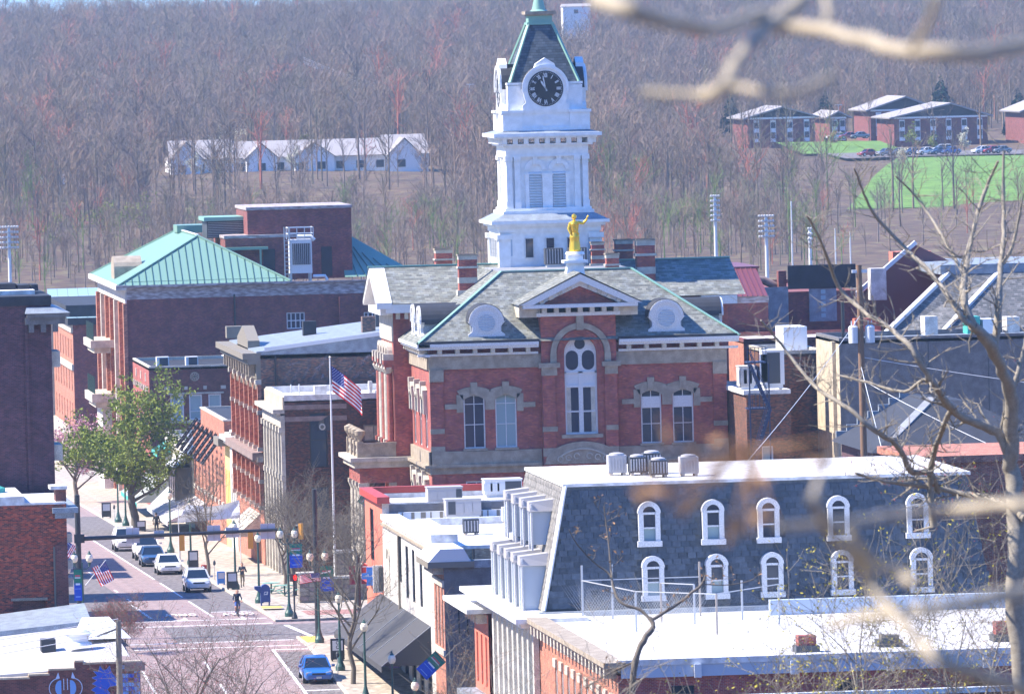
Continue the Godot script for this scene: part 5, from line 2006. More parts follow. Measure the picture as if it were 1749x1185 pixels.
func mansard_building() -> void:
	var x := 52.2
	var S := facing_street(x)
	var b := thing("mansard_building", "building with a steep two-storey slate mansard, round-headed white dormers and a bright flat roof", "building", Vector3(60, street_y(-475), -475))
	# white iron-front street facade
	var h := holes_row(-481.5, -462.5, 8, 1.0, 2.8, 6.6)
	block(b, x, 76.5, -482, -462, -6, 7.2, M.brick_red, M.white_wall, [], h)
	glaze(b, S, h, {"ny": 2, "glass": M.glass_bright})
	for k in 9:
		var g := Geo.new()
		var z := lerpf(-481.8, -462.2, k / 8.0)
		g.fbox(S, z - 0.35, z + 0.35, -6, 6.9, 0, 0.3)
		g.fbox(S, z - 0.42, z + 0.42, 6.9, 7.2, 0, 0.5)
		part(b, "column", g, M.white_wall)
	var g := Geo.new()
	g.box(x - 1.3, x + 2.6, 7.45, 7.7, -489.5, -461.0)
	g.box(x - 1.0, x, 7.2, 7.45, -482.0, -461.4)
	part(b, "cornice", g, M.white_roof)
	g = Geo.new()
	g.box(x - 1.7, x + 1.2, 6.6, 6.85, -495.0, -482.2)
	part(b, "side_canopy", g, M.white_roof)
	# red end of the facade with its own small cornice
	h = holes_row(-489.3, -482.4, 3, 0.9, 2.4, 5.2) + holes_row(-489.3, -482.4, 3, 0.9, -1.8, 1.2)
	g = Geo.new()
	wall(g, facing_street(x - 0.5), -489.5, -482.2, -6, 6.5, h)
	g.box(x - 0.2, x + 6, -6, 6.5, -489.5, -482.05)
	part(b, "red_wall", g, M.orange_wall)
	glaze(b, facing_street(x - 0.5), h, {"frame": M.orange_wall, "ny": 2})
	blocks(b, "bracket", M.limestone, facing_street(x - 0.5), -489.5, -482.2, 5, 0.3, 6.0, 6.5, 0.6)
	g = Geo.new()
	g.box(x - 1.6, x - 0.5, 1.6, 2.0, -489.4, -482.2)
	part(b, "bay_ledge", g, M.zinc)
	# mansard: slopes inwards from 8.6 to 14.4
	var v0 := 8.5
	var v1 := 14.4
	var zf := -465.6
	var sx := 1.45 / (v1 - v0)
	var core := Geo.new()
	core.hexa(Vector3(52.95, v0 - 1.0, -485.5), Vector3(77.3, v0 - 1.0, -485.5), Vector3(77.3, v0 - 1.0, zf - 0.1), Vector3(52.95, v0 - 1.0, zf - 0.1), Vector3(54.35, v1, -484.5), Vector3(76.1, v1, -484.5), Vector3(76.1, v1, zf - 0.75), Vector3(54.35, v1, zf - 0.75))
	part(b, "mansard_core", core, M.slate_mass)
	var F := facing_viewer(zf)
	var cu := [58.75, 62.2, 65.2, 69.0, 73.3]
	var hz := []
	for u in cu:
		hz.append([u - 0.62, u + 0.62, 10.95, 13.35])
		hz.append([u - 0.6, u + 0.64, 8.2, 10.2])
	slate_face(b, F, func(v: float) -> Array: return [52.95 + (v - v0) * sx + 0.3, 77.2 - (v - v0) * 0.2], v0 - 0.6, v1, Vector3(0, 0, -0.11), hz, 51)
	for u in cu:
		mansard_window(b, u, 11.35, zf - 0.05)
		mansard_window(b, u + 0.1, 8.45, zf + 0.3)
	# sunlit side slope with a row of square dormers seen edge on
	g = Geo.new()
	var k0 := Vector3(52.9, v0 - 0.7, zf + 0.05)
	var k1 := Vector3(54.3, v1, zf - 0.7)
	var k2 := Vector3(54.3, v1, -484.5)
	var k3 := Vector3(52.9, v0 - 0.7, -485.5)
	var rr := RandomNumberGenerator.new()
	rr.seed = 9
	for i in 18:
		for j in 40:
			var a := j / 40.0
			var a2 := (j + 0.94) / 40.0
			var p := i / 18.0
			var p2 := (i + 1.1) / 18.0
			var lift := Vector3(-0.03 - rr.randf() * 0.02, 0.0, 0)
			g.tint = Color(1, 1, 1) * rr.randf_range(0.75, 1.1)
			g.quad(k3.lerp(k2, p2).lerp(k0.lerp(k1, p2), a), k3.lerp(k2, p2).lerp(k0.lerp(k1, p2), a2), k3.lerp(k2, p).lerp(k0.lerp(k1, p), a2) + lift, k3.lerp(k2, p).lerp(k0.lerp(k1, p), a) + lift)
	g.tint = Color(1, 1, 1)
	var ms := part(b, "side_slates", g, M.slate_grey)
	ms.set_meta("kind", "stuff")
	g = Geo.new()
	g.bar(k0 + Vector3(0, 0, 0.05), k1 + Vector3(0, 0, 0.05), 0.28, 0.1)
	part(b, "corner_flashing", g, M.pale_steel)
	for lev in [[11.1, 12.9, 4], [7.7, 10.1, 5]]:
		for i in lev[2]:
			var z: float = -482.0 + i * (3.9 if lev[2] == 4 else 3.4)
			g = Geo.new()
			var xo: float = 53.0 if lev[2] == 4 else 52.2
			g.box(xo - 0.1, xo + 1.6, lev[0], lev[1], z - 0.55, z + 0.55)
			var d := part(b, "side_dormer", g, M.louver)
			var hd := Geo.new()
			hd.hexa(Vector3(xo - 0.25, lev[1], z - 0.75), Vector3(xo + 1.7, lev[1], z - 0.75), Vector3(xo + 1.7, lev[1], z + 0.75), Vector3(xo - 0.25, lev[1], z + 0.75), Vector3(xo - 0.25, lev[1] + 0.5, z - 0.55), Vector3(xo + 1.7, lev[1] + 0.7, z - 0.55), Vector3(xo + 1.7, lev[1] + 0.7, z + 0.55), Vector3(xo - 0.25, lev[1] + 0.5, z + 0.55))
			part(d, "hood", hd, M.unit_grey)
			var fr := Geo.new()
			fr.box(xo - 0.2, xo - 0.1, lev[0] - 0.3, lev[1] + 0.4, z - 0.7, z - 0.5)
			fr.box(xo - 0.2, xo - 0.1, lev[0] - 0.3, lev[1] + 0.4, z + 0.5, z + 0.7)
			part(d, "jamb", fr, M.white_paint)
	g = Geo.new()
	g.box(54.2, 76.3, v1 - 0.05, v1 + 0.12, -484.7, zf - 0.6)
	part(b, "flat_roof", g, M.white_roof)
	g = Geo.new()
	g.box(52.6, 78, 7.45, 7.75, zf + 0.0, zf + 0.9)
	part(b, "eave_gutter", g, M.zinc)
	var ac := [[58.0, -473.4, 1.0, 0.95], [59.05, -472.9, 0.9, 0.85], [59.95, -473.6, 1.0, 1.0], [59.85, -470.0, 0.95, 0.8], [61.55, -470.4, 1.0, 0.9]]
	var says := ["tall grey slatted condenser at the end of the row on the mansard roof", "dark blue slatted condenser second along the timber stand", "condenser with a domed fan cap behind the small dark one", "small dark condenser standing before the domed one", "rounded pale condenser apart from the others on the mansard roof"]
	for i in 5:
		ac_unit("mansard_condenser", says[i], Vector3(ac[i][0], v1 + 0.12, ac[i][1]), Vector3(ac[i][2], ac[i][3], 0.9), M.unit_grey if i in [0, 4] else M.unit_dark, "condensers on the mansard roof")
	# low brick block in front with a white roof terrace
	b = thing("terrace_block", "low brick block with bracketed white cornice and a white roof terrace below the mansard", "building", Vector3(58, street_y(-445), -445))
	h = holes_row(-456, -429, 10, 1.0, 2.4, 5.6)
	block(b, x + 0.05, 80, -461.9, -428, -8, 7.1, M.brick_red, M.brick_orange, [], h)
	glaze(b, facing_street(x + 0.05), h, {"ny": 2, "glass": M.glass_bright})
	for q in h:
		g = Geo.new()
		g.fbox(facing_street(x + 0.05), q[0] - 0.1, q[1] + 0.1, q[3], q[3] + 0.45, 0, 0.12)
		part(b, "lintel", g, M.limestone)
	g = Geo.new()
	g.box(x + 0.3, 80, 7.1, 7.5, zf + 0.9, -428.2)
	part(b, "roof", g, M.white_roof)
	g = Geo.new()
	g.box(x - 0.7, x + 0.4, 7.5, 7.75, -461.8, -427.6)
	part(b, "cornice", g, M.stone)
	blocks(b, "bracket", M.limestone, facing_street(x + 0.05), -461.5, -428.2, 22, 0.5, 6.9, 7.5, 0.6)
	g = Geo.new()
	g.box(x, 80, 7.55, 7.85, -428.9, -427.8)
	part(b, "roof_lip", g, M.white_roof)
	g = Geo.new()
	g.box(x + 0.2, 80, 6.95, 7.55, -428.0, -427.85)
	part(b, "fascia", g, M.louver)
	for k in 5:
		g = Geo.new()
		g.box(56.0 + k * 4.8, 56.35 + k * 4.8, 6.9, 7.56, -427.85, -427.6)
		part(b, "fascia_bracket", g, M.pale_steel)
	for k in [54.9, 63.0, 70.0]:
		g = Geo.new()
		g.fbox(facing_viewer(-428.0), k, k + 1.1, 5.4, 6.5, 0, 0.05)
		part(b, "dark_window", g, M.dark_hole)
	g = Geo.new()
	g.box(64.5, 80, 7.5, 8.3, -461.5, -460.8)
	part(b, "grey_step", g, M.louver)
	for k in [[62.5, -434.0, 0.75, M.brick_red], [67.0, -436.0, 0.5, M.wood_grey], [73.0, -437.0, 0.9, M.brick_red]]:
		g = Geo.new()
		g.box(k[0] - 0.45, k[0] + 0.45, 7.5, 7.6 + k[2], k[1] - 0.5, k[1] + 0.5)
		var ch := part(b, "chimney", g, k[3])
		g = Geo.new()
		g.box(k[0] - 0.6, k[0] + 0.6, 7.5, 7.85, k[1] - 0.7, k[1] + 0.7)
		part(ch, "flashing", g, M.unit_dark)
	# chain-link enclosure on the terrace
	var t := thing("chain_link_enclosure", "chain-link fence enclosure with thin timber posts on the white roof terrace", "fence", Vector3(59, 7.5, -455))
	var posts := [[54.6, -462], [56.2, -462], [58.3, -458], [59.8, -456], [60.9, -462], [62.6, -458], [64.0, -454], [56.2, -452], [59.9, -448]]
	for p in posts:
		g = Geo.new()
		g.bar(Vector3(p[0], 7.5, p[1]), Vector3(p[0], 10.4 if p[1] < -460 else 9.6, p[1]), 0.1)
		part(t, "post", g, M.plank if int(p[0] * 10) % 2 else M.steel)
	for k in [[0, 1], [1, 4], [0, 7], [7, 8], [2, 3], [8, 6]]:
		var a: Array = posts[k[0]]
		var c2: Array = posts[k[1]]
		var mesh := Geo.new()
		var n := int(Vector2(c2[0] - a[0], c2[1] - a[1]).length() / 0.14)
		for i in n:
			var p := Vector3(a[0], 7.6, a[1]).lerp(Vector3(c2[0], 7.6, c2[1]), float(i) / n)
			var d := (Vector3(c2[0], 0, c2[1]) - Vector3(a[0], 0, a[1])).normalized()
			for sgn in [-1.0, 1.0]:
				var q: Vector3 = p + d * sgn * 1.3 + Vector3(0, 2.0, 0)
				mesh.tri(p, p + d * 0.022, q)
		mesh.bar(Vector3(a[0], 9.6, a[1]), Vector3(c2[0], 9.6, c2[1]), 0.05)
		part(t, "wire_mesh", mesh, M.steel).set_meta("kind", "stuff")
	# nearest low building, just its roof and parapet
	b = thing("black_roofed_building", "low red brick building with a black flat roof inside a pale coping", "building", Vector3(68, street_y(-405), -405))
	block(b, 55.2, 86, -413, -398, -8, 6.9, M.brick_red, M.brick_orange)
	g = Geo.new()
	g.box(55.5, 85.7, 6.6, 6.75, -412.7, -398.3)
	part(b, "roof", g, M.dark_roof)
	g = Geo.new()
	g.box(55.1, 86, 6.9, 7.15, -413.2, -412.7)
	g.box(55.1, 55.6, 6.9, 7.15, -412.7, -398)
	part(b, "coping", g, M.pale_steel)


# ---------------------------------------------------------------- buildings on the other side of the street
func left_buildings() -> void:
	# tall dark building
	var b := thing("tall_dark_brick_building", "tall dark brick building with a heavy projecting stone cornice", "building", Vector3(22, street_y(-511), -511))
	block(b, 14, 29.3, -519, -506.0, -6, 24.0, M.brick_navy, M.brick_navy)
	var g := Geo.new()
	g.box(14, 29.35, 23.6, 24.15, -519.1, -505.9)
	part(b, "coping", g, M.dark_roof)
	g = Geo.new()
	g.box(27.8, 30.1, 22.5, 22.9, -519, -505.6)
	g.box(27.9, 30.35, 22.9, 23.15, -519, -505.4)
	part(b, "cornice", g, M.block_grey)
	g = Geo.new()
	g.hexa(Vector3(27.8, 23.15, -519), Vector3(30.4, 23.15, -519), Vector3(30.4, 23.15, -505.3), Vector3(27.8, 23.15, -505.3), Vector3(27.9, 23.5, -519), Vector3(29.4, 23.5, -519), Vector3(29.4, 23.5, -505.9), Vector3(27.9, 23.5, -505.9))
	part(b, "cornice_roof", g, M.zinc)
	for k in 3:
		g = Geo.new()
		g.box(28.0 + k * 0.7, 28.3 + k * 0.7, 22.05, 22.5, -506, -505.65)
		part(b, "bracket", g, M.block_grey)
	for y in [20.0, 14.6]:
		g = Geo.new()
		g.box(29.3, 29.8, y, y + 0.9, -510, -506.3)
		part(b, "window_hood", g, M.limestone)
	g = Geo.new()
	g.box(27.75, 27.95, 13, 23, -506.0, -505.88)
	part(b, "pilaster", g, M.brick_navy)
	g = Geo.new()
	g.box(15, 28.6, 24.0, 24.4, -518, -509)
	part(b, "roof", g, M.white_roof)
	for k in [[20.0, 27.6], [27.7, 28.4], [28.5, 28.9]]:
		g = Geo.new()
		g.box(k[0], k[1], 24.3, 24.75 - (0.1 if k[0] > 25 else 0.0), -514, -511)
		part(b, "roof_block", g, M.dark_roof)
	# worn brick building in front of it
	b = thing("worn_brick_building", "weathered red brick building with patched side wall, a bricked-up opening and a white roof", "building", Vector3(24, street_y(-499), -499))
	block(b, 12, 29.25, -505.0, -495.0, -6, 12.7, M.brick_worn, M.brick_worn, [[26.1, 27.95, 4.8, 7.3]])
	g = Geo.new()
	face(g, facing_viewer(-495.0), 26.1, 27.95, 4.8, 7.3, -0.21)
	part(b, "bricked_opening", g, M.brick_dark)
	g = Geo.new()
	g.fbox(facing_viewer(-495), 26.0, 28.05, 7.3, 7.45, 0, 0.08)
	part(b, "lintel", g, M.stone)
	g = Geo.new()
	g.box(12, 29.2, 12.7, 12.82, -505.0, -495.0)
	g.box(12, 26.9, 12.82, 13.2, -505.0, -495.05)
	part(b, "roof", g, M.white_roof)
	g = Geo.new()
	g.box(28.7, 29.3, 12.8, 13.5, -497.2, -495.6)
	var ch := part(b, "chimney", g, M.brick_dark)
	g = Geo.new()
	g.box(28.4, 29.35, 13.5, 13.7, -497.5, -495.4)
	part(ch, "cap", g, M.white_roof)
	g = Geo.new()
	g.box(28.45, 29.9, 12.2, 12.5, -505, -494.6)
	g.box(28.6, 29.7, 11.9, 12.2, -505, -494.8)
	part(b, "cornice", g, M.zinc)
	for y in [10.5, 9.0, 8.0]:
		g = Geo.new()
		g.box(29.25, 29.55, y, y + 0.5, -497, -495.2)
		part(b, "stone_block", g, M.limestone)
	g = Geo.new()
	g.box(28.55, 29.25, 3, 10.4, -494.98, -494.8)
	part(b, "dark_pier", g, M.brick_dark)
	g = Geo.new()
	g.tube([Vector3(28.5, 10.3, -494.9), Vector3(28.5, 4, -494.9)], [0.07, 0.07], 6)
	part(b, "downpipe", g, M.wood_grey)
	g = Geo.new()
	g.lathe([Vector2(1.1, 0), Vector2(1.1, 0.25), Vector2(0, 0.7)], Vector3(25.0, 13.2, -500), 10)
	part(b, "roof_vent", g, M.teal)
	# mural building with stepped side parapet
	b = thing("mural_building", "low brick building with a stepped grey parapet and blue painted creatures on its side wall", "building", Vector3(24, street_y(-470), -470))
	var F := facing_viewer(-466.0)
	var steps := [[18.0, 25.3, 5.05], [25.3, 26.35, 5.2], [26.35, 27.75, 5.45], [27.75, 28.2, 5.85], [28.2, 31.25, 5.72]]
	g = Geo.new()
	for s in steps:
		g.box(s[0], s[1], -6, s[2], -466.5, -466.0)
	g.box(18, 31.2, -6, 4.7, -487, -466.5)
	part(b, "side_wall", g, M.brick_dark)
	for s in steps:
		g = Geo.new()
		g.box(s[0], s[1] + 0.05, s[2], s[2] + 0.1, -466.6, -465.95)
		part(b, "coping", g, M.block_tan)
	g = Geo.new()
	g.hexa(Vector3(18, 4.7, -487), Vector3(31.0, 4.7, -487), Vector3(31.0, 4.7, -466.6), Vector3(18, 4.7, -466.6), Vector3(18, 5.3, -487), Vector3(31.0, 6.4, -487), Vector3(31.0, 5.6, -466.6), Vector3(18, 5.0, -466.6))
	part(b, "roof", g, M.canvas_pale)
	g = Geo.new()
	g.hexa(Vector3(18, 5.5, -493), Vector3(30.0, 5.5, -493), Vector3(30.0, 5.5, -487), Vector3(18, 5.5, -487), Vector3(18, 6.0, -493), Vector3(30.0, 7.2, -493), Vector3(30.0, 6.6, -487), Vector3(18, 5.6, -487))
	part(b, "upper_roof", g, M.zinc)
	g = Geo.new()
	g.box(30.4, 31.5, 5.3, 5.75, -487, -465.9)
	part(b, "street_parapet", g, M.stone_pink)
	g = Geo.new()
	g.hexa(Vector3(29.0, 6.2, -485), Vector3(31.6, 6.2, -485), Vector3(31.6, 6.2, -478), Vector3(29.0, 6.2, -478), Vector3(29.3, 7.0, -484), Vector3(30.8, 7.0, -484), Vector3(30.8, 7.0, -480), Vector3(29.3, 7.0, -480))
	part(b, "metal_hood", g, M.pale_steel)
	g = Geo.new()
	g.lathe([Vector2(0.75, 0), Vector2(0.7, 0.12), Vector2(0.5, 0.2), Vector2(0.62, 0.5), Vector2(0.75, 0.62), Vector2(0.4, 0.85), Vector2(0, 0.9)], Vector3(28.6, 6.05, -476), 12)
	part(b, "roof_ventilator", g, M.pale_steel)
	g = Geo.new()
	g.box(26.6, 27.4, 5.7, 6.35, -478, -476.6)
	part(b, "roof_box", g, M.black_iron)
	mural(b, F)
	# the rest of that side: plain brick shops whose shadows fall on the street
	for k in [[-597.0, -582.0, 11.6, "second plain brick shop row house, nearest the crossing"], [-622.0, -610.5, 16.2, "tall plain brick shop"], [-654.5, -645.0, 13.0, "plain brick shop next to the longest one"], [-679.0, -656.6, 13.4, "longest plain brick shop"]]:
		var p := thing("shop_across_street", "plain brick shop on the shaded side of the street, %s metres tall" % ["twelve", "sixteen", "thirteen", "fourteen"][[-597.0, -622.0, -654.5, -679.0].find(k[0])], "building", Vector3(22, street_y(k[1]), k[1]), "shops on the shaded side of the street")
		block(p, 14, 30.5, k[0], k[1], -4, k[2] + street_y(k[1]), M.brick_red, M.brick_red)
		flat_roof(p, 14, 30.5, k[0], k[1], k[2] + street_y(k[1]), M.grey_roof, 0.3, M.stone)


func mural(b: Node3D, F: Array) -> void:
	# flat wall paintings: a pair of drop-shaped forms with horns, and a spiky-backed beast
	var g := Geo.new()
	for s in [-1.0, 1.0]:
		var q := PackedVector2Array()
		for k in 13:
			var a := lerpf(80, 280, k / 12.0)
			q.append(Vector2(27.25 + s * (0.28 - cos(deg_to_rad(a)) * 0.28), 4.5 + sin(deg_to_rad(a)) * 0.42))
		g.ext(q, F, 0, 0.006)
	part(b, "mural_pale_forms", g, M.mural_pale)
	g = Geo.new()
	for s in [-1.0, 1.0]:
		ring(g, F, 27.25 + s * 0.36, 4.5, 0.5, 0.54, 90 if s < 0 else -90, 270 if s < 0 else 90, 0, 0.007, 12)
		g.ext(PackedVector2Array([Vector2(27.25 + s * 0.3, 5.02), Vector2(27.25 + s * 0.38, 5.35), Vector2(27.25 + s * 0.52, 5.02)]), F, 0, 0.007)
		g.fbox(F, 27.25 + s * 0.1 - 0.02, 27.25 + s * 0.1 + 0.02, 4.4, 5.0, 0, 0.007)
	part(b, "mural_lines", g, M.mural_line)
	g = Geo.new()
	var body := PackedVector2Array([Vector2(28.7, 3.2), Vector2(29.75, 3.2), Vector2(29.72, 4.0), Vector2(29.45, 4.35), Vector2(29.6, 4.5), Vector2(29.95, 4.55), Vector2(29.95, 4.95), Vector2(29.7, 5.3), Vector2(29.62, 5.62), Vector2(29.45, 5.4), Vector2(29.25, 5.4), Vector2(29.1, 5.62), Vector2(29.0, 5.3), Vector2(28.75, 5.35), Vector2(28.95, 5.1), Vector2(28.65, 5.0), Vector2(28.92, 4.85), Vector2(28.65, 4.68), Vector2(28.9, 4.55), Vector2(28.6, 4.35), Vector2(28.85, 4.2), Vector2(28.6, 4.0), Vector2(28.8, 3.85)])
	g.ext(body, F, 0, 0.006)
	part(b, "mural_beast", g, M.mural_blue)
	g = Geo.new()
	for k in body.size():
		var a := body[k]
		var c := body[(k + 1) % body.size()]
		g.bar(fp(F, a.x, a.y, 0.008), fp(F, c.x, c.y, 0.008), 0.03, 0.006)
	part(b, "mural_outline", g, M.mural_line)
	var r := RandomNumberGenerator.new()
	r.seed = 5
	for k in 60:
		g = Geo.new()
		var u := 30.3 + (k % 6) * 0.155
		var v := 3.3 + (k / 6) * 0.235
		if r.randf() < 0.85:
			g.fbox(F, u, u + 0.14, v, v + 0.21, 0, 0.006)
			part(b, "painted_patch", g, M.mural_pale if r.randf() < 0.75 else M.mural_blue)


# ---------------------------------------------------------------- street
func strip(g: Geo, x0: float, x1: float, z0: float, z1: float, lift: float, step := 12.0) -> void:
	# a sheet that follows the slope of the street
	var cuts := [z0, z1]
	for k in [-1000, -580, -552, -440]:
		if k > z0 and k < z1:
			cuts.append(float(k))
	cuts.sort()
	for i in cuts.size() - 1:
		var a: float = cuts[i]
		var b: float = cuts[i + 1]
		g.quad(Vector3(x0, street_y(a) + lift, a), Vector3(x1, street_y(a) + lift, a), Vector3(x1, street_y(b) + lift, b), Vector3(x0, street_y(b) + lift, b))


func kerbed(called: String, x0: float, x1: float, z0: float, z1: float) -> void:
	# a pavement slab with a real step
	var g := Geo.new()
	var cuts := [z0, z1]
	for k in [-1000, -580, -552, -440]:
		if k > z0 and k < z1:
			cuts.append(float(k))
	cuts.sort()
	for i in cuts.size() - 1:
		var a: float = cuts[i]
		var b: float = cuts[i + 1]
		var ya := street_y(a)
		var yb := street_y(b)
		g.hexa(Vector3(x0, ya - 0.3, a), Vector3(x1, ya - 0.3, a), Vector3(x1, yb - 0.3, b), Vector3(x0, yb - 0.3, b), Vector3(x0, ya + 0.12, a), Vector3(x1, ya + 0.12, a), Vector3(x1, yb + 0.12, b), Vector3(x0, yb + 0.12, b))
	var o := setting(called, g, M.concrete)
	# joints as separate slabs of stone along the kerb
	for s in [0, 1]:
		var kx := x0 if s == 0 else x1
		if (s == 0 and x0 > 40) or (s == 1 and x1 < 40):
			var z := z0
			while z < z1:
				var k := Geo.new()
				var e := minf(z + 3.0, z1) - 0.04
				var xa := kx - 0.03 if s == 0 else kx - 0.15
				k.hexa(Vector3(xa, street_y(z) - 0.1, z), Vector3(xa + 0.18, street_y(z) - 0.1, z), Vector3(xa + 0.18, street_y(e) - 0.1, e), Vector3(xa, street_y(e) - 0.1, e), Vector3(xa, street_y(z) + 0.135, z), Vector3(xa + 0.18, street_y(z) + 0.135, z), Vector3(xa + 0.18, street_y(e) + 0.135, e), Vector3(xa, street_y(e) + 0.135, e))
				part(o, "kerb_stone", k, M.limestone)
				z += 3.0


func make_street() -> void:
	var rt := brick_tex([Color(0.36, 0.24, 0.23), Color(0.30, 0.21, 0.21), Color(0.40, 0.28, 0.26), Color(0.27, 0.22, 0.23)], Color(0.25, 0.22, 0.21), 61)
	textured("road_brick", rt, Color.WHITE, Vector3(1 / 3.4, 1 / 3.4, 1 / 1.7), 0.9, 5.0)
	textured("road_grey", noise_tex(Color(0.70, 0.69, 0.70), Color(1, 1, 1), 0.02, 62), lin(0.235, 0.215, 0.215), Vector3(0.2, 0.2, 0.2), 0.9, 6.0)
	textured("pavement_brick", rt, lin(1.25, 0.85, 0.75), Vector3(1 / 3.4, 1 / 3.4, 1 / 1.7), 0.9, 5.0)
	var g := Geo.new()
	strip(g, 34.2, 47.7, -1000, -430, 0.0)
	setting("main_road", g, M.road_brick)
	g = Geo.new()
	strip(g, 47.7, 200, -576, -561, 0.0)
	strip(g, -60, 34.2, -576, -561, 0.0)
	setting("cross_road", g, M.road_brick)
	g = Geo.new()
	strip(g, 44.2, 47.7, -760, -590, 0.004)
	setting("parking_lane", g, M.road_grey)
	g = Geo.new()
	strip(g, 45.5, 47.7, -550, -440, 0.004)
	setting("parking_lane", g, M.road_grey)
	g = Geo.new()
	strip(g, 34.2, 40.0, -1000, -582, 0.004)
	setting("road_patch", g, M.road_grey)
	g = Geo.new()
	strip(g, 40, 52, -574, -559.5, 0.004)
	setting("road_patch", g, M.road_grey)
	kerbed("pavement", 47.7, 60.0, -1000, -576.5)
	kerbed("pavement", 47.7, 53.0, -560.5, -430)
	kerbed("pavement", 24.0, 34.2, -1000, -576.5)
	kerbed("pavement", 24.0, 34.2, -560.5, -430)
	kerbed("pavement", 60.0, 150.0, -596, -576.5)
	g = Geo.new()
	strip(g, 50.2, 60.0, -586, -580, 0.125)
	setting("brick_paving", g, M.pavement_brick)
	# painted lines
	var lines := Geo.new()
	for k in [[-716, -640], [-634, -612], [-606, -584]]:
		strip(lines, 44.05, 44.2, k[0], k[1], 0.009)
	for k in [-670, -655, -640, -626, -612]:
		strip(lines, 40.2, 40.33, k, k + 4.0, 0.009)
	strip(lines, 39.9, 40.1, -604, -584, 0.009)
	strip(lines, 45.3, 45.5, -551.5, -440, 0.009)
	for k in [-551.5, -529.5, -507.0]:
		strip(lines, 45.5, 47.6, k, k + 0.35, 0.009)
	strip(lines, 36.4, 36.55, -551, -440, 0.009)
	for k in [-546, -534, -522]:
		strip(lines, 40.6, 40.75, k, k + 5.0, 0.009)
	for k in [-559.6, -554.6, -580.4, -575.4]:
		strip(lines, 34.4, 47.4, k, k + 0.45, 0.009)
	strip(lines, 44.4, 47.2, -590.5, -590.0, 0.009)
	lines.quad(Vector3(47.9, 0.009, -573.0), Vector3(48.25, 0.009, -573.0), Vector3(49.0, 0.009, -561.5), Vector3(48.65, 0.009, -561.5))
	lines.quad(Vector3(51.9, 0.009, -573.0), Vector3(52.25, 0.009, -573.0), Vector3(53.0, 0.009, -561.5), Vector3(52.65, 0.009, -561.5))
	setting("road_markings", lines, M.road_paint)
	for k in [[42.1, -586.0], [45.9, -585.4]]:
		var t := thing("road_word", "white word ONLY painted on the road for traffic coming down the street%s" % (" beside the kerb" if k[0] > 44 else " in the middle lane"), "road marking", Vector3(k[0], 0.012, k[1]), "words painted on the road")
		var tm := TextMesh.new()
		var ft := SystemFont.new()
		ft.font_names = PackedStringArray(["Droid Sans"])
		ft.font_weight = 700
		tm.font = ft
		tm.text = "ONLY"
		tm.font_size = 32
		tm.pixel_size = 0.026
		tm.depth = 0.002
		var o := MeshInstance3D.new()
		o.name = "lettering"
		o.mesh = tm
		o.material_override = M.road_paint
		t.add_child(o)
		o.transform = Transform3D(Basis(Vector3(-1.0, 0, 0), Vector3(0, 0, 3.4), Vector3(0, 1, 0)), Vector3.ZERO)
		var a := Geo.new()
		a.quad(Vector3(k[0] - 0.1, 0.012, k[1] + 3.2), Vector3(k[0] + 0.1, 0.012, k[1] + 3.2), Vector3(k[0] + 0.1, 0.012, k[1] + 6.0), Vector3(k[0] - 0.1, 0.012, k[1] + 6.0))
		a.tri(Vector3(k[0] - 0.1, 0.012, k[1] + 4.6), Vector3(k[0] - 0.9, 0.012, k[1] + 5.4), Vector3(k[0] - 0.1, 0.012, k[1] + 6.2))
		part(t, "arrow", a, M.road_paint)
	g = Geo.new()
	for k in 7:
		g.tint = Color(1, 1, 1)
	g.quad(Vector3(47.8, 0.126, -590), Vector3(49.2, 0.126, -590), Vector3(49.2, 0.126, -588), Vector3(47.8, 0.126, -588))
	setting("yellow_kerb_patch", g, M.yellow_paint)
	g = Geo.new()
	g.quad(Vector3(47.75, 0.126, -560.3), Vector3(48.9, 0.126, -560.3), Vector3(48.7, 0.126, -555), Vector3(47.75, 0.126, -555))
	setting("yellow_kerb_patch", g, M.yellow_paint)


func globe_lamp(g: Geo, gl: Geo, at: Vector3) -> void:
	gl.lathe([Vector2(0.1, 0), Vector2(0.2, 0.12), Vector2(0.235, 0.3), Vector2(0.19, 0.46), Vector2(0.12, 0.52)], at, 12)
	g.lathe([Vector2(0.14, 0.5), Vector2(0.12, 0.58), Vector2(0.05, 0.64), Vector2(0.06, 0.7), Vector2(0, 0.78)], at, 8)
	g.lathe([Vector2(0.05, -0.25), Vector2(0.07, -0.1), Vector2(0.12, 0.02), Vector2(0.0, 0.02)], at, 8)


func make_lamp(twin: bool) -> Node3D:
	var h := 5.2 if twin else 4.15
	var t := Node3D.new()
	t.name = numbered("twin_globe_lamp" if twin else "globe_lamp")
	add_child(t)
	var g := Geo.new()
	g.lathe([Vector2(0.3, 0), Vector2(0.3, 0.25), Vector2(0.2, 0.45), Vector2(0.13, 0.7), Vector2(0.085, 0.9), Vector2(0.06, h), Vector2(0, h)], Vector3.ZERO, 10)
	part(t, "post", g, M.lamp_green)
	var xs := [-0.48, 0.48] if twin else [0.0]
	if twin:
		g = Geo.new()
		g.tube([Vector3(-0.48, h - 0.2, 0), Vector3(-0.3, h - 0.4, 0), Vector3(0.3, h - 0.4, 0), Vector3(0.48, h - 0.2, 0)], [0.035, 0.04, 0.04, 0.035], 6)
		part(t, "arm", g, M.lamp_green)
	for x in xs:
		var cap := Geo.new()
		var gl := Geo.new()
		globe_lamp(cap, gl, Vector3(x, h, 0))
		var p := part(t, "globe", gl, M.globe)
		part(p, "cap", cap, M.lamp_green)
	return t


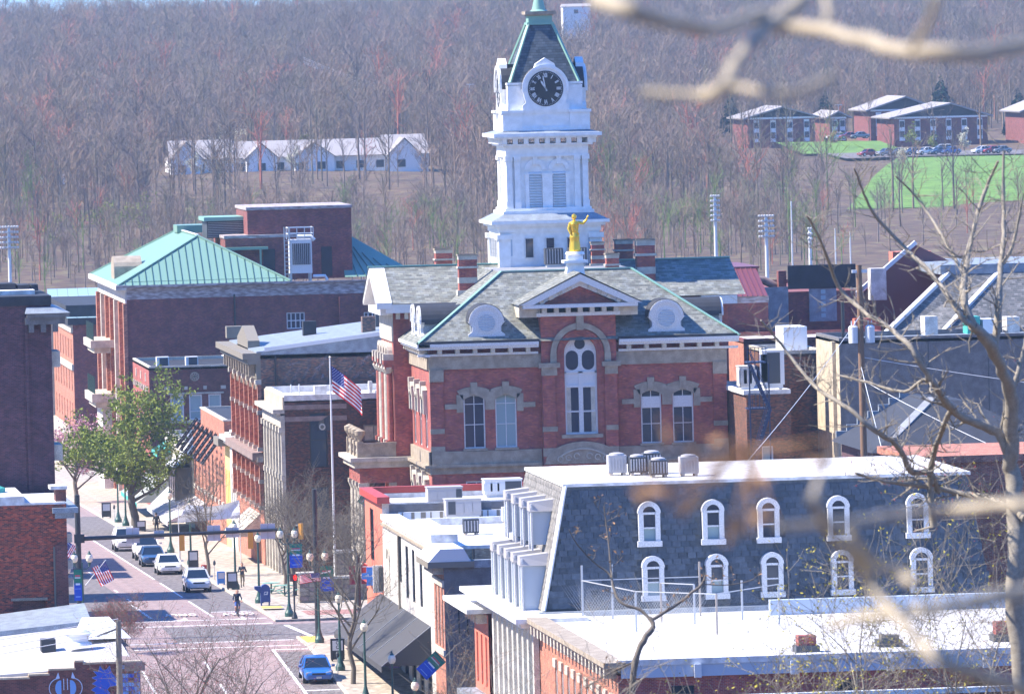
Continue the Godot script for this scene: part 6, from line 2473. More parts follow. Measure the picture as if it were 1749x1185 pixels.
func banner_on(parent_label: String, at: Vector3, w: float, h: float, tilt: float, seed_: int, group: String) -> void:
	# green and blue cloth banner with unreadable printed lines
	var t := thing("street_banner", parent_label, "banner", at, group)
	var im := Image.create(64, 128, false, Image.FORMAT_RGB8)
	im.fill(Color(0.10, 0.48, 0.40))
	im.fill_rect(Rect2i(0, 62, 64, 66), Color(0.08, 0.30, 0.78))
	for y in range(50, 66):
		im.fill_rect(Rect2i(0, y, 64, 1), Color(0.10, 0.48, 0.40).lerp(Color(0.08, 0.30, 0.78), (y - 50) / 16.0))
	im.fill_rect(Rect2i(10, 22, 42, 7), Color(0.75, 0.35, 0.40))
	im.fill_rect(Rect2i(8, 31, 46, 5), Color(0.80, 0.82, 0.85))
	im.fill_rect(Rect2i(14, 56, 36, 8), Color(0.85, 0.9, 0.95))
	im.fill_rect(Rect2i(6, 78, 50, 2), Color(0.55, 0.7, 0.95))
	im.fill_rect(Rect2i(12, 110, 40, 3), Color(0.6, 0.75, 0.95))
	var m := plain("banner_print_%d" % seed_, Color.WHITE, 0.8)
	m.albedo_texture = ImageTexture.create_from_image(im)
	var g := Geo.new()
	var b := Basis(Vector3(0, 0, 1), tilt)
	var n := 6
	for k in n:
		var y0 := -h * k / n
		var y1 := -h * (k + 1) / n
		var z0 := sin(k * 1.3 + seed_) * 0.04
		var z1 := sin((k + 1) * 1.3 + seed_) * 0.04
		g.uvquad(at + b * Vector3(0, y0, z0), at + b * Vector3(w, y0, -z0), at + b * Vector3(w, y1, -z1), at + b * Vector3(0, y1, z1), 0, float(k) / n, 1, float(k + 1) / n)
	part(t, "cloth", g, m)
	var r := Geo.new()
	r.bar(at + b * Vector3(-0.05, 0.02, 0), at + b * Vector3(w, 0.02, 0), 0.04)
	part(t, "rod", r, M.black_iron)


func us_flag(called: String, label: String, at: Vector3, ux: Vector3, vy: Vector3, fly: float, hoist: float, droop: float, pole_from: Vector3, pole_to: Vector3, group := "") -> void:
	# flag of thirteen stripes with a starred canton, rippling; the stripes are print on the cloth
	var t := thing(called, label, "flag", at, group)
	if not M.has("flag_print"):
		var im := Image.create(190, 100, false, Image.FORMAT_RGB8)
		for k in 13:
			im.fill_rect(Rect2i(0, int(k * 100 / 13.0), 190, 8), Color(0.78, 0.06, 0.12) if k % 2 == 0 else Color(0.95, 0.95, 0.95))
		im.fill_rect(Rect2i(0, 0, 76, 54), Color(0.06, 0.10, 0.45))
		for r in 9:
			for c in 6:
				im.fill_rect(Rect2i(5 + c * 12 + (6 if r % 2 else 0), 3 + r * 5 + r / 2, 3, 3), Color(0.92, 0.93, 0.98))
		var m := plain("flag_print", Color.WHITE, 0.75)
		m.albedo_texture = ImageTexture.create_from_image(im)
		m.backlight_enabled = true
		m.backlight = Color(0.5, 0.5, 0.5)
	var g := Geo.new()
	var n := 14
	var rows := 5
	var nrm := ux.cross(vy).normalized()
	var P := func(a: float, b: float) -> Vector3:
		var rip := sin(a * 9.0 + b * 1.5) * 0.09 * a * fly
		return at + ux * a * fly * (1.0 - 0.12 * a) + vy * b * hoist + Vector3(0, -droop * a * (0.55 + 0.45 * a), 0) + nrm * rip * 1.4
	for i in n:
		for j in rows:
			var a0 := float(i) / n
			var a1 := float(i + 1) / n
			var b0 := float(j) / rows
			var b1 := float(j + 1) / rows
			g.uvquad(P.call(a0, b0), P.call(a1, b0), P.call(a1, b1), P.call(a0, b1), a0, b0, a1, b1)
	part(t, "cloth", g, M.flag_print)
	if pole_from != pole_to:
		var p := Geo.new()
		p.tube([pole_from, pole_to], [0.03, 0.022], 6)
		part(t, "staff", p, M.pale_steel)


func signal_head(t: Node3D, at: Vector3, yaw: float) -> void:
	var b := Basis(UP, yaw)
	var g := Geo.new()
	g.obox(at, Vector3(0.34, 1.05, 0.2), b)
	var h := part(t, "signal_housing", g, M.signal_yellow)
	for k in 3:
		var v := Geo.new()
		var c := at + Vector3(0, 0.34 - k * 0.34, 0) + b * Vector3(0, 0, 0.1)
		v.tube([c, c + b * Vector3(0, 0, 0.22)], [0.14, 0.15], 10, false)
		part(h, "visor", v, M.black_iron)
		var l := Geo.new()
		l.tube([c - b * Vector3(0, 0, 0.02), c + b * Vector3(0, 0, 0.02)], [0.12, 0.12], 10)
		part(h, "lens", l, [M.red_lens_off, M.amber_lens_off, M.green_lens_off][k])


func make_furniture() -> void:
	plain("red_lens_off", lin(0.10, 0.01, 0.01), 0.3)
	plain("amber_lens_off", lin(0.12, 0.06, 0.01), 0.3)
	plain("green_lens_off", lin(0.01, 0.08, 0.05), 0.3)
	plain("mail_blue", lin(0.025, 0.055, 0.20), 0.45)
	plain("news_blue", lin(0.05, 0.20, 0.55), 0.45)
	plain("sign_blue", lin(0.06, 0.24, 0.72), 0.5)
	plain("crimson", lin(0.30, 0.02, 0.05), 0.7)
	plain("sign_back", lin(0.52, 0.53, 0.58), 0.5)
	var lab := func(base: String, s: String) -> String: return base + " " + s
	var single := make_lamp(false)
	var sp := [[46.9 + 1.4, -742.9, "beside the far poster stand"], [48.4, -734.9, "before the leafy tree"], [48.3, -681.0, "beside the grey awning with green valance"], [48.3, -659.8, "holding the near end of the pale cloth banner"], [48.4, -618.6, "beside the newspaper boxes"], [48.4, -598.1, "behind the blue mailbox"], [48.45, -538.1, "beside the street map stand"], [48.5, -522.2, "beside the black awning"], [48.5, -505.3, "beside the purple OPEN board"], [48.5, -492.0, "at the bushy courtyard"], [33.4, -566.0, "among the bare red-budded shrubs"]]
	for i in sp.size():
		var o: Node3D = single if i == 0 else copy(single, Vector3.ZERO)
		o.position = Vector3(sp[i][0], street_y(sp[i][1]) + 0.12, sp[i][1])
		tag(o, lab.call("green street lamp with one cream globe,", sp[i][2]), "street lamp", "globe lamps along the street")
	var twin := make_lamp(true)
	var tp := [[48.84, -579.2, "carrying the traffic signal at the courthouse corner"], [48.6, -554.0, "beside the tall black pole"], [34.0, -560.0, "next to the black signal mast"]]
	for i in tp.size():
		var o: Node3D = twin if i == 0 else copy(twin, Vector3.ZERO)
		o.position = Vector3(tp[i][0], street_y(tp[i][1]) + 0.12, tp[i][1])
		tag(o, lab.call("green street lamp with two cream globes,", tp[i][2]), "street lamp", "twin globe lamps at the crossing")
	# signal mast over the street
	var t := thing("signal_mast", "black traffic signal mast with a long arm reaching over the street", "traffic signal", Vector3(34.1, 0.12, -565))
	var g := Geo.new()
	g.tube([Vector3(34.1, 0.1, -565), Vector3(34.1, 9.4, -565)], [0.2, 0.17], 10)
	part(t, "pole", g, M.black_iron)
	g = Geo.new()
	g.tube([Vector3(34.2, 6.55, -565), Vector3(47.0, 6.75, -565)], [0.15, 0.1], 8)
	part(t, "arm", g, M.black_iron)
	g = Geo.new()
	g.box(33.85, 34.5, 6.3, 6.85, -565.25, -564.75)
	part(t, "bracket", g, M.black_iron)
	for k in [[37.65, 0.85, 1.0], [39.35, 0.65, 0.55], [42.9, 0.85, 1.0], [44.1, 0.85, 0.65], [46.4, 0.95, 1.0]]:
		g = Geo.new()
		g.box(k[0] - k[1] / 2, k[0] + k[1] / 2, 6.65 - k[2] / 2, 6.65 + k[2] / 2, -565.22, -565.18)
		var s := part(t, "road_sign", g, M.sign_back)
		g = Geo.new()
		g.box(k[0] - 0.02, k[0] + 0.02, 6.65 - k[2] / 2, 6.65 + k[2] / 2, -565.18, -565.15)
		part(s, "clip", g, M.unit_grey)
	for x in [40.8, 45.25]:
		signal_head(t, Vector3(x, 6.1, -565), PI)
	# other poles
	for k in [[48.64, -555.6, 9.8, "tall black signal pole beside the twin globe lamp", 0.17], [51.7, -559.6, 5.4, "black pole at the corner of the red-rimmed building", 0.15]]:
		g = Geo.new()
		g.tube([Vector3(k[0], 0.1, k[1]), Vector3(k[0], k[2], k[1])], [k[4], k[4] * 0.85], 8)
		lone("black_pole", g, M.black_iron, k[3], "pole", Vector3(k[0], 0.1, k[1]))
	t = thing("corner_signal", "yellow three-light traffic signal with black visors on a short arm", "traffic signal", Vector3(49.3, 5.2, -579.2))
	signal_head(t, Vector3(49.75, 5.75, -579.2), -PI / 2 - 0.5)
	g = Geo.new()
	g.bar(Vector3(48.86, 5.6, -579.2), Vector3(49.65, 5.6, -579.2), 0.08)
	part(t, "arm", g, M.lamp_green)
	t = thing("walk_signal", "pedestrian signal with a lit red hand on a black post", "pedestrian signal", Vector3(49.0, 0.12, -576.9))
	g = Geo.new()
	g.tube([Vector3(49.0, 0.12, -576.9), Vector3(49.0, 2.6, -576.9)], [0.06, 0.06], 8)
	g.lathe([Vector2(0.2, 0), Vector2(0.2, 0.1), Vector2(0.08, 0.45), Vector2(0, 0.45)], Vector3(49.0, 0.12, -576.9), 8)
	part(t, "post", g, M.black_iron)
	g = Geo.new()
	g.box(48.75, 49.25, 2.6, 3.1, -577.1, -576.75)
	var hs := part(t, "housing", g, M.black_iron)
	var red := plain("red_signal_light", lin(0.9, 0.06, 0.02), 0.4)
	red.emission_enabled = true
	red.emission = Color(1, 0.1, 0.04)
	red.emission_energy_multiplier = 1.2
	g = Geo.new()
	g.ext(PackedVector2Array([Vector2(49.02, 2.68), Vector2(49.14, 2.68), Vector2(49.18, 2.88), Vector2(49.12, 3.03), Vector2(49.05, 3.03), Vector2(48.98, 2.85)]), facing_viewer(-576.75), 0.0, 0.02)
	part(hs, "red_hand_light", g, red)
	var om := OmniLight3D.new()
	om.name = "red_hand_glow"
	om.light_color = Color(1, 0.1, 0.05)
	om.light_energy = 0.15
	om.omni_range = 3.0
	om.light_size = 0.15
	om.shadow_enabled = true
	t.add_child(om)
	om.position = Vector3(0.07, 2.75, 0.25)
	# mailbox
	t = thing("mailbox", "blue street mailbox with rounded top and a drive-up chute", "mailbox", Vector3(48.5, -0.1, -594.6))
	var q := PackedVector2Array([Vector2(48.2, 0.12), Vector2(48.85, 0.12), Vector2(48.85, 1.0)])
	q.append_array(arc(48.525, 1.0, 0.325, 0, 180, 8))
	g = Geo.new()
	g.ext(q, facing_viewer(-594.2), -0.65, 0)
	part(t, "box", g, M.mail_blue)
	g = Geo.new()
	g.hexa(Vector3(47.8, 1.0, -594.75), Vector3(48.2, 0.75, -594.75), Vector3(48.2, 0.75, -594.3), Vector3(47.8, 1.0, -594.3), Vector3(47.8, 1.2, -594.75), Vector3(48.2, 1.2, -594.75), Vector3(48.2, 1.2, -594.3), Vector3(47.8, 1.2, -594.3))
	part(t, "chute", g, M.mail_blue)
	for x in [48.24, 48.78]:
		g = Geo.new()
		g.box(x - 0.04, x + 0.04, -0.12, 0.12, -594.7, -594.25)
		part(t, "leg", g, M.mail_blue)
	g = Geo.new()
	g.ext(PackedVector2Array([Vector2(48.4, 0.62), Vector2(48.66, 0.62), Vector2(48.7, 0.84), Vector2(48.44, 0.84)]), facing_viewer(-594.2), 0, 0.01)
	part(t, "emblem", g, M.sign_back)
	g = Geo.new()
	g.ext(PackedVector2Array([Vector2(48.45, 0.66), Vector2(48.6, 0.72), Vector2(48.63, 0.8), Vector2(48.46, 0.78)]), facing_viewer(-594.2), 0.01, 0.016)
	part(t, "emblem_bird", g, M.mail_blue)
	# newspaper boxes and poster stands
	for k in [["news_box", "blue newspaper box with a pale window beside the lamp", 47.95, -625.9, 0.55, 0.95, M.news_blue, M.sign_back], ["news_box", "red newspaper box behind the silver car", 47.95, -640.5, 0.6, 0.8, M.red_paint, M.red_paint], ["poster_stand", "black poster stand next to the blue newspaper box", 48.15, -618.3, 0.75, 1.25, M.black_iron, M.sign_back], ["poster_stand", "black poster stand beside the white saloon car", 47.95, -652.5, 0.75, 1.35, M.black_iron, M.sign_back], ["poster_stand", "black street map stand with two round diagrams by the blue car", 48.75, -543.0, 0.85, 1.4, M.black_iron, M.canvas_white], ["poster_stand", "black poster stand at the distant end of the pavement", 47.95, -753.0, 0.8, 1.3, M.black_iron, M.sign_back], ["poster_stand", "round topped black sign by the trunk of the leafy tree", 48.8, -722.0, 0.8, 0.9, M.black_iron, M.sign_back]]:
		var y := street_y(k[3]) + 0.12
		t = thing(k[0], k[1], "news box" if k[0] == "news_box" else "stand", Vector3(k[2], y, k[3]))
		g = Geo.new()
		g.box(k[2] - k[4] / 2, k[2] + k[4] / 2, y + 0.1, y + k[5], k[3] - 0.4, k[3])
		part(t, "body", g, k[6])
		g = Geo.new()
		g.box(k[2] - k[4] * 0.38, k[2] + k[4] * 0.38, y + k[5] * 0.48, y + k[5] * 0.92, k[3], k[3] + 0.02)
		var pn := part(t, "panel", g, k[7])
		if k[3] > -545:
			for j in 2:
				g = Geo.new()
				ring(g, facing_viewer(k[3] + 0.02), k[2], y + 0.88 + j * 0.28, 0.07, 0.11, 0, 360, 0, 0.008, 10)
				part(pn, "diagram", g, M.black_iron)
		for s in [-1.0, 1.0]:
			g = Geo.new()
			g.box(k[2] + s * k[4] * 0.4 - 0.04, k[2] + s * k[4] * 0.4 + 0.04, y, y + 0.1, k[3] - 0.35, k[3] - 0.05)
			part(t, "foot", g, k[6])
	# parking meters
	var mt := Node3D.new()
	mt.name = numbered("parking_meter")
	add_child(mt)
	g = Geo.new()
	g.tube([Vector3.ZERO, Vector3(0, 1.05, 0)], [0.03, 0.03], 6)
	part(mt, "post", g, M.steel)
	g = Geo.new()
	g.lathe([Vector2(0.06, 0), Vector2(0.1, 0.08), Vector2(0.1, 0.25), Vector2(0.05, 0.36), Vector2(0, 0.38)], Vector3(0, 1.05, 0), 8)
	part(mt, "head", g, M.unit_dark)
	var mp := [[-634.0, "by the bare street tree"], [-668.0, "beside the dark blue car"], [-745.0, "beside the distant poster stand"], [-536.0, "beside the blue car at the corner"]]
	for i in mp.size():
		var o: Node3D = mt if i == 0 else copy(mt, Vector3.ZERO)
		o.position = Vector3(48.1, street_y(mp[i][0]) + 0.12, mp[i][0])
		tag(o, "grey parking meter on a thin post " + mp[i][1], "parking meter", "parking meters along the kerb")
	# green tables with seats
	for k in [[50.9, -607.0, "by the stone wall"], [50.3, -611.0, "by the mailbox path"]]:
		var y := street_y(k[1]) + 0.12
		t = thing("cafe_table", "round green metal table with attached seats " + k[2], "table", Vector3(k[0], y, k[1]), "green tables before the courthouse")
		g = Geo.new()
		g.lathe([Vector2(0.65, 0.72), Vector2(0.65, 0.76), Vector2(0, 0.76)], Vector3(k[0], y, k[1]), 12)
		part(t, "table_top", g, M.copper_green)
		g = Geo.new()
		g.tube([Vector3(k[0], y, k[1]), Vector3(k[0], y + 0.72, k[1])], [0.06, 0.06], 6)
		part(t, "pedestal", g, M.lamp_green)
		for j in 4:
			var a := TAU * j / 4 + 0.4
			g = Geo.new()
			g.lathe([Vector2(0.24, 0.42), Vector2(0.24, 0.47), Vector2(0, 0.47)], Vector3(k[0] + cos(a) * 0.95, y, k[1] + sin(a) * 0.95), 8)
			g.bar(Vector3(k[0], y + 0.1, k[1]), Vector3(k[0] + cos(a) * 0.95, y + 0.42, k[1] + sin(a) * 0.95), 0.05)
			part(t, "seat", g, M.copper_green)
	# courthouse plaza: stone walls
	for k in [[51.0, 52.3, -597.5, -596.2, 1.75, "block-like stone gate pier with a flat cap beside the walk signal"], [52.3, 57.0, -599.0, -598.3, 1.3, "low stone garden wall behind the gate pier"], [54.4, 55.6, -607.0, -605.6, 2.6, "tall stone gate pier under the bare trees"], [57.2, 58.4, -598.5, -597.2, 2.2, "stone gate pier at the end of the garden wall"]]:
		t = thing("stone_pier", k[5], "stone wall", Vector3((k[0] + k[1]) / 2, 0, k[3]))
		var rows := int(k[4] / 0.3)
		var cols := maxi(2, int((k[1] - k[0]) / 0.45))
		g = Geo.new()
		g.box(k[0] + 0.04, k[1] - 0.04, -0.6, k[4], k[2] + 0.04, k[3] - 0.04)
		part(t, "core", g, M.wood_grey)
		for j in rows:
			for i in cols:
				g = Geo.new()
				var w: float = (k[1] - k[0]) / cols
				var off := 0.15 if j % 2 else 0.0
				g.box(k[0] + i * w + 0.015 + off * 0.3, k[0] + (i + 1) * w - 0.02, j * 0.3 + 0.02, (j + 1) * 0.3 - 0.01, k[3] - 0.1, k[3] + 0.02 * ((i + j) % 3))
				part(t, "stone", g, M.stone if (i + j) % 3 else M.stone_pink)
		g = Geo.new()
		g.box(k[0] - 0.1, k[1] + 0.1, k[4], k[4] + 0.16, k[2] - 0.1, k[3] + 0.12)
		part(t, "cap_stone", g, M.limestone)
	# hanging cross sign, red posters, OPEN board
	t = thing("cross_sign", "blue cross-shaped hanging sign with a pale word across it", "sign", Vector3(51.4, 4.6, -548.0))
	var F := facing_viewer(-548.0)
	g = Geo.new()
	g.ext(PackedVector2Array([Vector2(51.15, 4.05), Vector2(51.6, 4.05), Vector2(51.6, 4.45), Vector2(51.9, 4.45), Vector2(51.9, 4.85), Vector2(51.6, 4.85), Vector2(51.6, 5.2), Vector2(51.15, 5.2), Vector2(51.15, 4.85), Vector2(50.85, 4.85), Vector2(50.85, 4.45), Vector2(51.15, 4.45)]), F, -0.12, 0)
	part(t, "panel", g, M.sign_blue)
	g = Geo.new()
	for k in 7:
		g.fbox(F, 50.95 + k * 0.125, 51.02 + k * 0.125, 4.6, 4.66 + 0.06 * (k % 3), 0, 0.01)
	part(t, "faint_word", g, M.pale_steel)
	g = Geo.new()
	g.bar(Vector3(50.9, 5.25, -548.0), Vector3(52.2, 5.25, -548.0), 0.05)
	part(t, "bracket", g, M.pale_steel)
	t = thing("projecting_sign", "white and black projecting shop sign on the white building", "sign", Vector3(51.9, 4.4, -546.4))
	g = Geo.new()
	g.box(51.4, 52.0, 3.7, 5.4, -546.6, -546.3)
	part(t, "panel", g, M.white_wall)
	g = Geo.new()
	g.box(51.75, 52.05, 3.8, 5.3, -546.3, -546.27)
	part(t, "dark_panel", g, M.unit_dark)
	for k in [[51.7, -562.6], [52.5, -562.9]]:
		g = Geo.new()
		g.box(k[0] - 0.3, k[0] + 0.3, 3.2, 4.4, k[1] - 0.02, k[1] + 0.02)
		t = thing("crimson_poster", "crimson cloth poster %s" % ("beside the blue cross sign" if k[0] > 52 else "beside the black pole"), "poster", Vector3(k[0], 3.2, k[1]), "crimson posters at the corner")
		part(t, "cloth", g, M.crimson)
		g = Geo.new()
		for j in 3:
			g.box(k[0] - 0.2, k[0] + 0.18 - j * 0.06, 4.15 - j * 0.25, 4.2 - j * 0.25, k[1] + 0.02, k[1] + 0.03)
		part(t, "print", g, M.stone_pink)
	t = thing("open_board", "purple hanging board reading OPEN", "sign", Vector3(51.55, 0.3, -542))
	var yo := street_y(-533)
	F = facing_viewer(-533.0)
	g = Geo.new()
	g.fbox(F, 51.0, 51.62, yo + 0.75, yo + 2.0, -0.05, 0)
	part(t, "board", g, M.purple)
	lettering(t, F, "OPEN", 51.31, yo + 1.55, 0.2, M.black_iron, "Droid Sans", 0.9)
	g = Geo.new()
	g.bar(Vector3(50.9, yo + 2.05, -533), Vector3(52.2, yo + 2.05, -533), 0.05)
	part(t, "bracket", g, M.pale_steel)
	# banners and flags
	banner_on("green and blue banner on the lamp beside the traffic signal", Vector3(48.95, 4.95, -579.1), 0.85, 1.6, 0.0, 1, "banners on lamp posts")
	banner_on("green and blue banner with a pink flower on the lamp by the black pole", Vector3(48.72, 5.0, -553.9), 0.85, 1.6, 0.0, 2, "banners on lamp posts")
	banner_on("green and blue banner beside the black signal mast", Vector3(33.45, 4.9, -559.9), 0.5, 2.0, 0.0, 3, "banners on lamp posts")
	banner_on("teal banner blown aslant across the flagpole", Vector3(56.9, 5.6, -615.0), 0.7, 1.1, 0.95, 4, "banners on lamp posts")
	banner_on("teal banner blown aslant beside the purple OPEN board", Vector3(51.2, 2.8, -507.0), 0.9, 1.5, -0.85, 5, "banners on lamp posts")
	us_flag("street_flag", "striped flag on a slanting white staff beside the signal mast", Vector3(35.5, 5.35, -560.2), Vector3(0.42, -0.9, 0.0), Vector3(-0.9, -0.42, 0).normalized(), 1.5, 0.95, 0.0, Vector3(34.2, 3.85, -560.2), Vector3(35.55, 5.45, -560.2), "striped street flags")
	us_flag("street_flag", "striped flag blowing below the twin globes by the black pole", Vector3(48.7, 4.6, -553.7), Vector3(-1, 0.08, 0.0), Vector3(0.1, -1, 0), 1.5, 0.55, 0.25, Vector3(48.6, 4.5, -553.8), Vector3(49.4, 4.7, -553.6), "striped street flags")
	us_flag("street_flag", "striped flag half hidden beside the worn brick building", Vector3(33.7, 6.1, -571.0), Vector3(-0.5, -0.85, 0.0), Vector3(0.85, -0.5, 0), 1.3, 0.8, 0.0, Vector3(34.4, 5.2, -571.0), Vector3(33.6, 6.2, -571.0), "striped street flags")
	# courthouse flagpole
	var fy := street_y(-619.6)
	g = Geo.new()
	g.tube([Vector3(55.6, fy, -619.6), Vector3(55.6, 15.6, -619.6)], [0.11, 0.05], 8)
	t = thing("flagpole", "tall silver flagpole before the courthouse porch", "flagpole", Vector3(55.6, fy, -619.6))
	part(t, "pole", g, M.pale_steel)
	g = Geo.new()
	g.lathe([Vector2(0, 0), Vector2(0.1, 0.08), Vector2(0, 0.18)], Vector3(55.6, 15.58, -619.6), 8)
	part(t, "finial", g, M.globe)
	us_flag("courthouse_flag", "large striped flag flying from the silver flagpole", Vector3(55.68, 15.05, -619.5), Vector3(0.86, -0.5, 0.1), Vector3(0.03, -1, 0), 2.7, 1.85, 0.55, Vector3.ZERO, Vector3.ZERO)
	t = thing("black_flag", "black flag with a pale round emblem hanging below the striped one", "flag", Vector3(55.55, 11.5, -619.5))
	g = Geo.new()
	for i in 8:
		var a := i / 8.0
		var a2 := (i + 1) / 8.0
		var q0 := Vector3(55.5 - a * 1.3, 11.6 - a * 0.75 - a * a * 0.2, -619.5 + sin(a * 6) * 0.12)
		var q1 := Vector3(55.5 - a2 * 1.3, 11.6 - a2 * 0.75 - a2 * a2 * 0.2, -619.5 + sin(a2 * 6) * 0.12)
		g.quad(q0, q1, q1 + Vector3(0.25 * a2, -1.15 + a2 * 0.95, 0), q0 + Vector3(0.25 * a, -1.15 + a * 0.95, 0))
	part(t, "cloth", g, M.black_cloth)
	g = Geo.new()
	ring(g, facing_viewer(-619.2), 54.9, 10.75, 0.14, 0.24, 0, 360, 0, 0.01, 10)
	part(t, "emblem", g, M.cream)
	# pale cloth banner strung over the pavement
	t = thing("cloth_banner", "wide pale cloth banner sagging between posts over the pavement", "banner", Vector3(48.9, 1.0, -655))
	g = Geo.new()
	var z := -655.0
	var B := func(a: float, b: float) -> Vector3:
		var sag := sin(a * PI) * 0.28 * (1.0 - b)
		var left := lerpf(47.75 + 0.0, 46.85, b)
		return Vector3(lerpf(lerpf(47.75, 46.95, b), 51.7, a), lerpf(3.55, 2.2, b) - sag + a * 0.22, z + sin(a * 5.0 + b * 3.0) * 0.28 * (1.0 - absf(b - 0.4)))
	for i in 16:
		for j in 6:
			g.quad(B.call(i / 16.0, j / 6.0), B.call((i + 1) / 16.0, j / 6.0), B.call((i + 1) / 16.0, (j + 1) / 6.0), B.call(i / 16.0, (j + 1) / 6.0))
	part(t, "cloth", g, M.banner_cloth)
	for x in [47.1, 51.7]:
		g = Geo.new()
		g.tube([Vector3(x, street_y(z) + 0.12, z - 0.1), Vector3(x, 3.6, z - 0.1)], [0.04, 0.04], 6)
		part(t, "post", g, M.pale_steel)
	g = Geo.new()
	g.box(48.3, 49.5, 2.75, 2.85, z + 0.3, z + 0.32)
	g.box(48.5, 49.9, 2.6, 2.68, z + 0.3, z + 0.32)
	part(t, "faint_print", g, M.canvas_pale)


# ---------------------------------------------------------------- vehicles
func make_car(called: String, paint: Material, kind: String, length: float, width: float, height: float) -> Node3D:
	# nose towards +z; body swept from cross sections
	var t := Node3D.new()
	t.name = numbered(called)
	add_child(t)
	var L := length / 2
	var W := width / 2
	# [z, half width, y bottom, y belt]
	var st := []
	var hood := 0.62 if kind != "saloon" else 0.55
	for k in [[-1.0, 0.80, 0.42, 0.80], [-0.96, 0.92, 0.28, 0.92], [-0.8, 0.98, 0.24, 0.98], [-0.3, 1.0, 0.22, 1.0], [0.2, 1.0, 0.22, 0.99], [0.38, 1.0, 0.22, 0.96], [0.7, 0.98, 0.24, 0.89], [0.9, 0.94, 0.26, 0.80], [0.98, 0.84, 0.3, 0.70], [1.0, 0.72, 0.36, 0.60]]:
		st.append([k[0] * L, k[1] * W, k[2] * height / 1.55, k[3] * height * 0.64])
	var g := Geo.new()
	var sec := func(s: Array) -> Array:
		var y0: float = s[2]
		var y1: float = s[3]
		var w: float = s[1]
		return [Vector3(-w * 0.86, y0, s[0]), Vector3(-w, lerpf(y0, y1, 0.3), s[0]), Vector3(-w, lerpf(y0, y1, 0.65), s[0]), Vector3(-w * 0.93, lerpf(y0, y1, 0.93), s[0]), Vector3(-w * 0.75, y1, s[0]), Vector3(w * 0.75, y1, s[0]), Vector3(w * 0.93, lerpf(y0, y1, 0.93), s[0]), Vector3(w, lerpf(y0, y1, 0.65), s[0]), Vector3(w, lerpf(y0, y1, 0.3), s[0]), Vector3(w * 0.86, y0, s[0])]
	for i in st.size() - 1:
		var a: Array = sec.call(st[i])
		var b: Array = sec.call(st[i + 1])
		for j in 9:
			g.quad(a[j], a[j + 1], b[j + 1], b[j])
		g.quad(a[9], a[0], b[0], b[9])
	for e in [0, st.size() - 1]:
		var a: Array = sec.call(st[e])
		for j in range(1, 9):
			if e == 0:
				g.tri(a[0], a[j + 1], a[j])
			else:
				g.tri(a[0], a[j], a[j + 1])
	part(t, "body", g, paint)
	# cabin: glass house with pillars and roof
	var by := height * 0.62
	var back := -0.92 if kind == "wagon" or kind == "pickup" else -0.62
	var rb := -0.78 if kind == "wagon" else -0.38
	var rf := 0.12
	var wf := 0.46
	if kind == "pickup":
		back = -0.35
		rb = -0.28
	var c := [Vector3(-W * 0.9, by, back * L), Vector3(W * 0.9, by, back * L), Vector3(W * 0.9, by * 0.97, wf * L), Vector3(-W * 0.9, by * 0.97, wf * L), Vector3(-W * 0.7, height * 0.97, rb * L), Vector3(W * 0.7, height * 0.97, rb * L), Vector3(W * 0.7, height * 0.96, rf * L), Vector3(-W * 0.7, height * 0.96, rf * L)]
	var gl := Geo.new()
	gl.hexa(c[0], c[1], c[2], c[3], c[4], c[5], c[6], c[7])
	part(t, "glass", gl, M.car_glass)
	var rg := Geo.new()
	rg.hexa(c[4] + Vector3(-0.03, -0.02, -0.04), c[5] + Vector3(0.03, -0.02, -0.04), c[6] + Vector3(0.03, -0.02, 0.04), c[7] + Vector3(-0.03, -0.02, 0.04), c[4] + Vector3(0.1, 0.05, 0.1), c[5] + Vector3(-0.1, 0.05, 0.1), c[6] + Vector3(-0.1, 0.045, -0.12), c[7] + Vector3(0.1, 0.045, -0.12))
	for k in [[0, 4], [1, 5], [2, 6], [3, 7]]:
		rg.bar(c[k[0]], c[k[1]], 0.09, 0.07)
	for s in [[0, 3, 4, 7], [1, 2, 5, 6]]:
		rg.bar(c[s[0]].lerp(c[s[1]], 0.48), c[s[2]].lerp(c[s[3]], 0.48), 0.08, 0.05)
	part(t, "roof", rg, paint)
	if kind == "wagon":
		for s in [-1.0, 1.0]:
			var rr := Geo.new()
			rr.bar(Vector3(s * W * 0.62, height + 0.05, rb * L), Vector3(s * W * 0.62, height + 0.05, rf * L * 0.6), 0.04)
			part(t, "roof_rail", rr, M.steel)
	var yg := height * 0.40
	var gr := Geo.new()
	gr.obox(Vector3(0, yg, L * 0.985), Vector3(W * 0.9, 0.2, 0.06), Basis())
	part(t, "grille", gr, M.trim_black)
	var bu := Geo.new()
	bu.obox(Vector3(0, height * 0.22, L * 0.97), Vector3(W * 1.3, 0.2, 0.08), Basis())
	part(t, "lower_intake", bu, M.trim_black)
	var pl := Geo.new()
	pl.obox(Vector3(0, height * 0.28, L * 1.0), Vector3(0.32, 0.12, 0.02), Basis())
	part(t, "number_plate", pl, M.white_paint)
	for s in [-1.0, 1.0]:
		var hl := Geo.new()
		hl.hexa(Vector3(s * W * 0.66 - 0.18, yg, L * 0.93), Vector3(s * W * 0.66 + 0.18, yg + 0.02, L * 0.86), Vector3(s * W * 0.66 + 0.18, yg + 0.02, L * 0.95 - absf(s) * 0.03), Vector3(s * W * 0.66 - 0.18, yg, L * 0.985), Vector3(s * W * 0.66 - 0.18, yg + 0.13, L * 0.93), Vector3(s * W * 0.66 + 0.18, yg + 0.17, L * 0.84), Vector3(s * W * 0.66 + 0.18, yg + 0.17, L * 0.92), Vector3(s * W * 0.66 - 0.18, yg + 0.13, L * 0.97))
		part(t, "headlight", hl, M.lens)
		var mi := Geo.new()
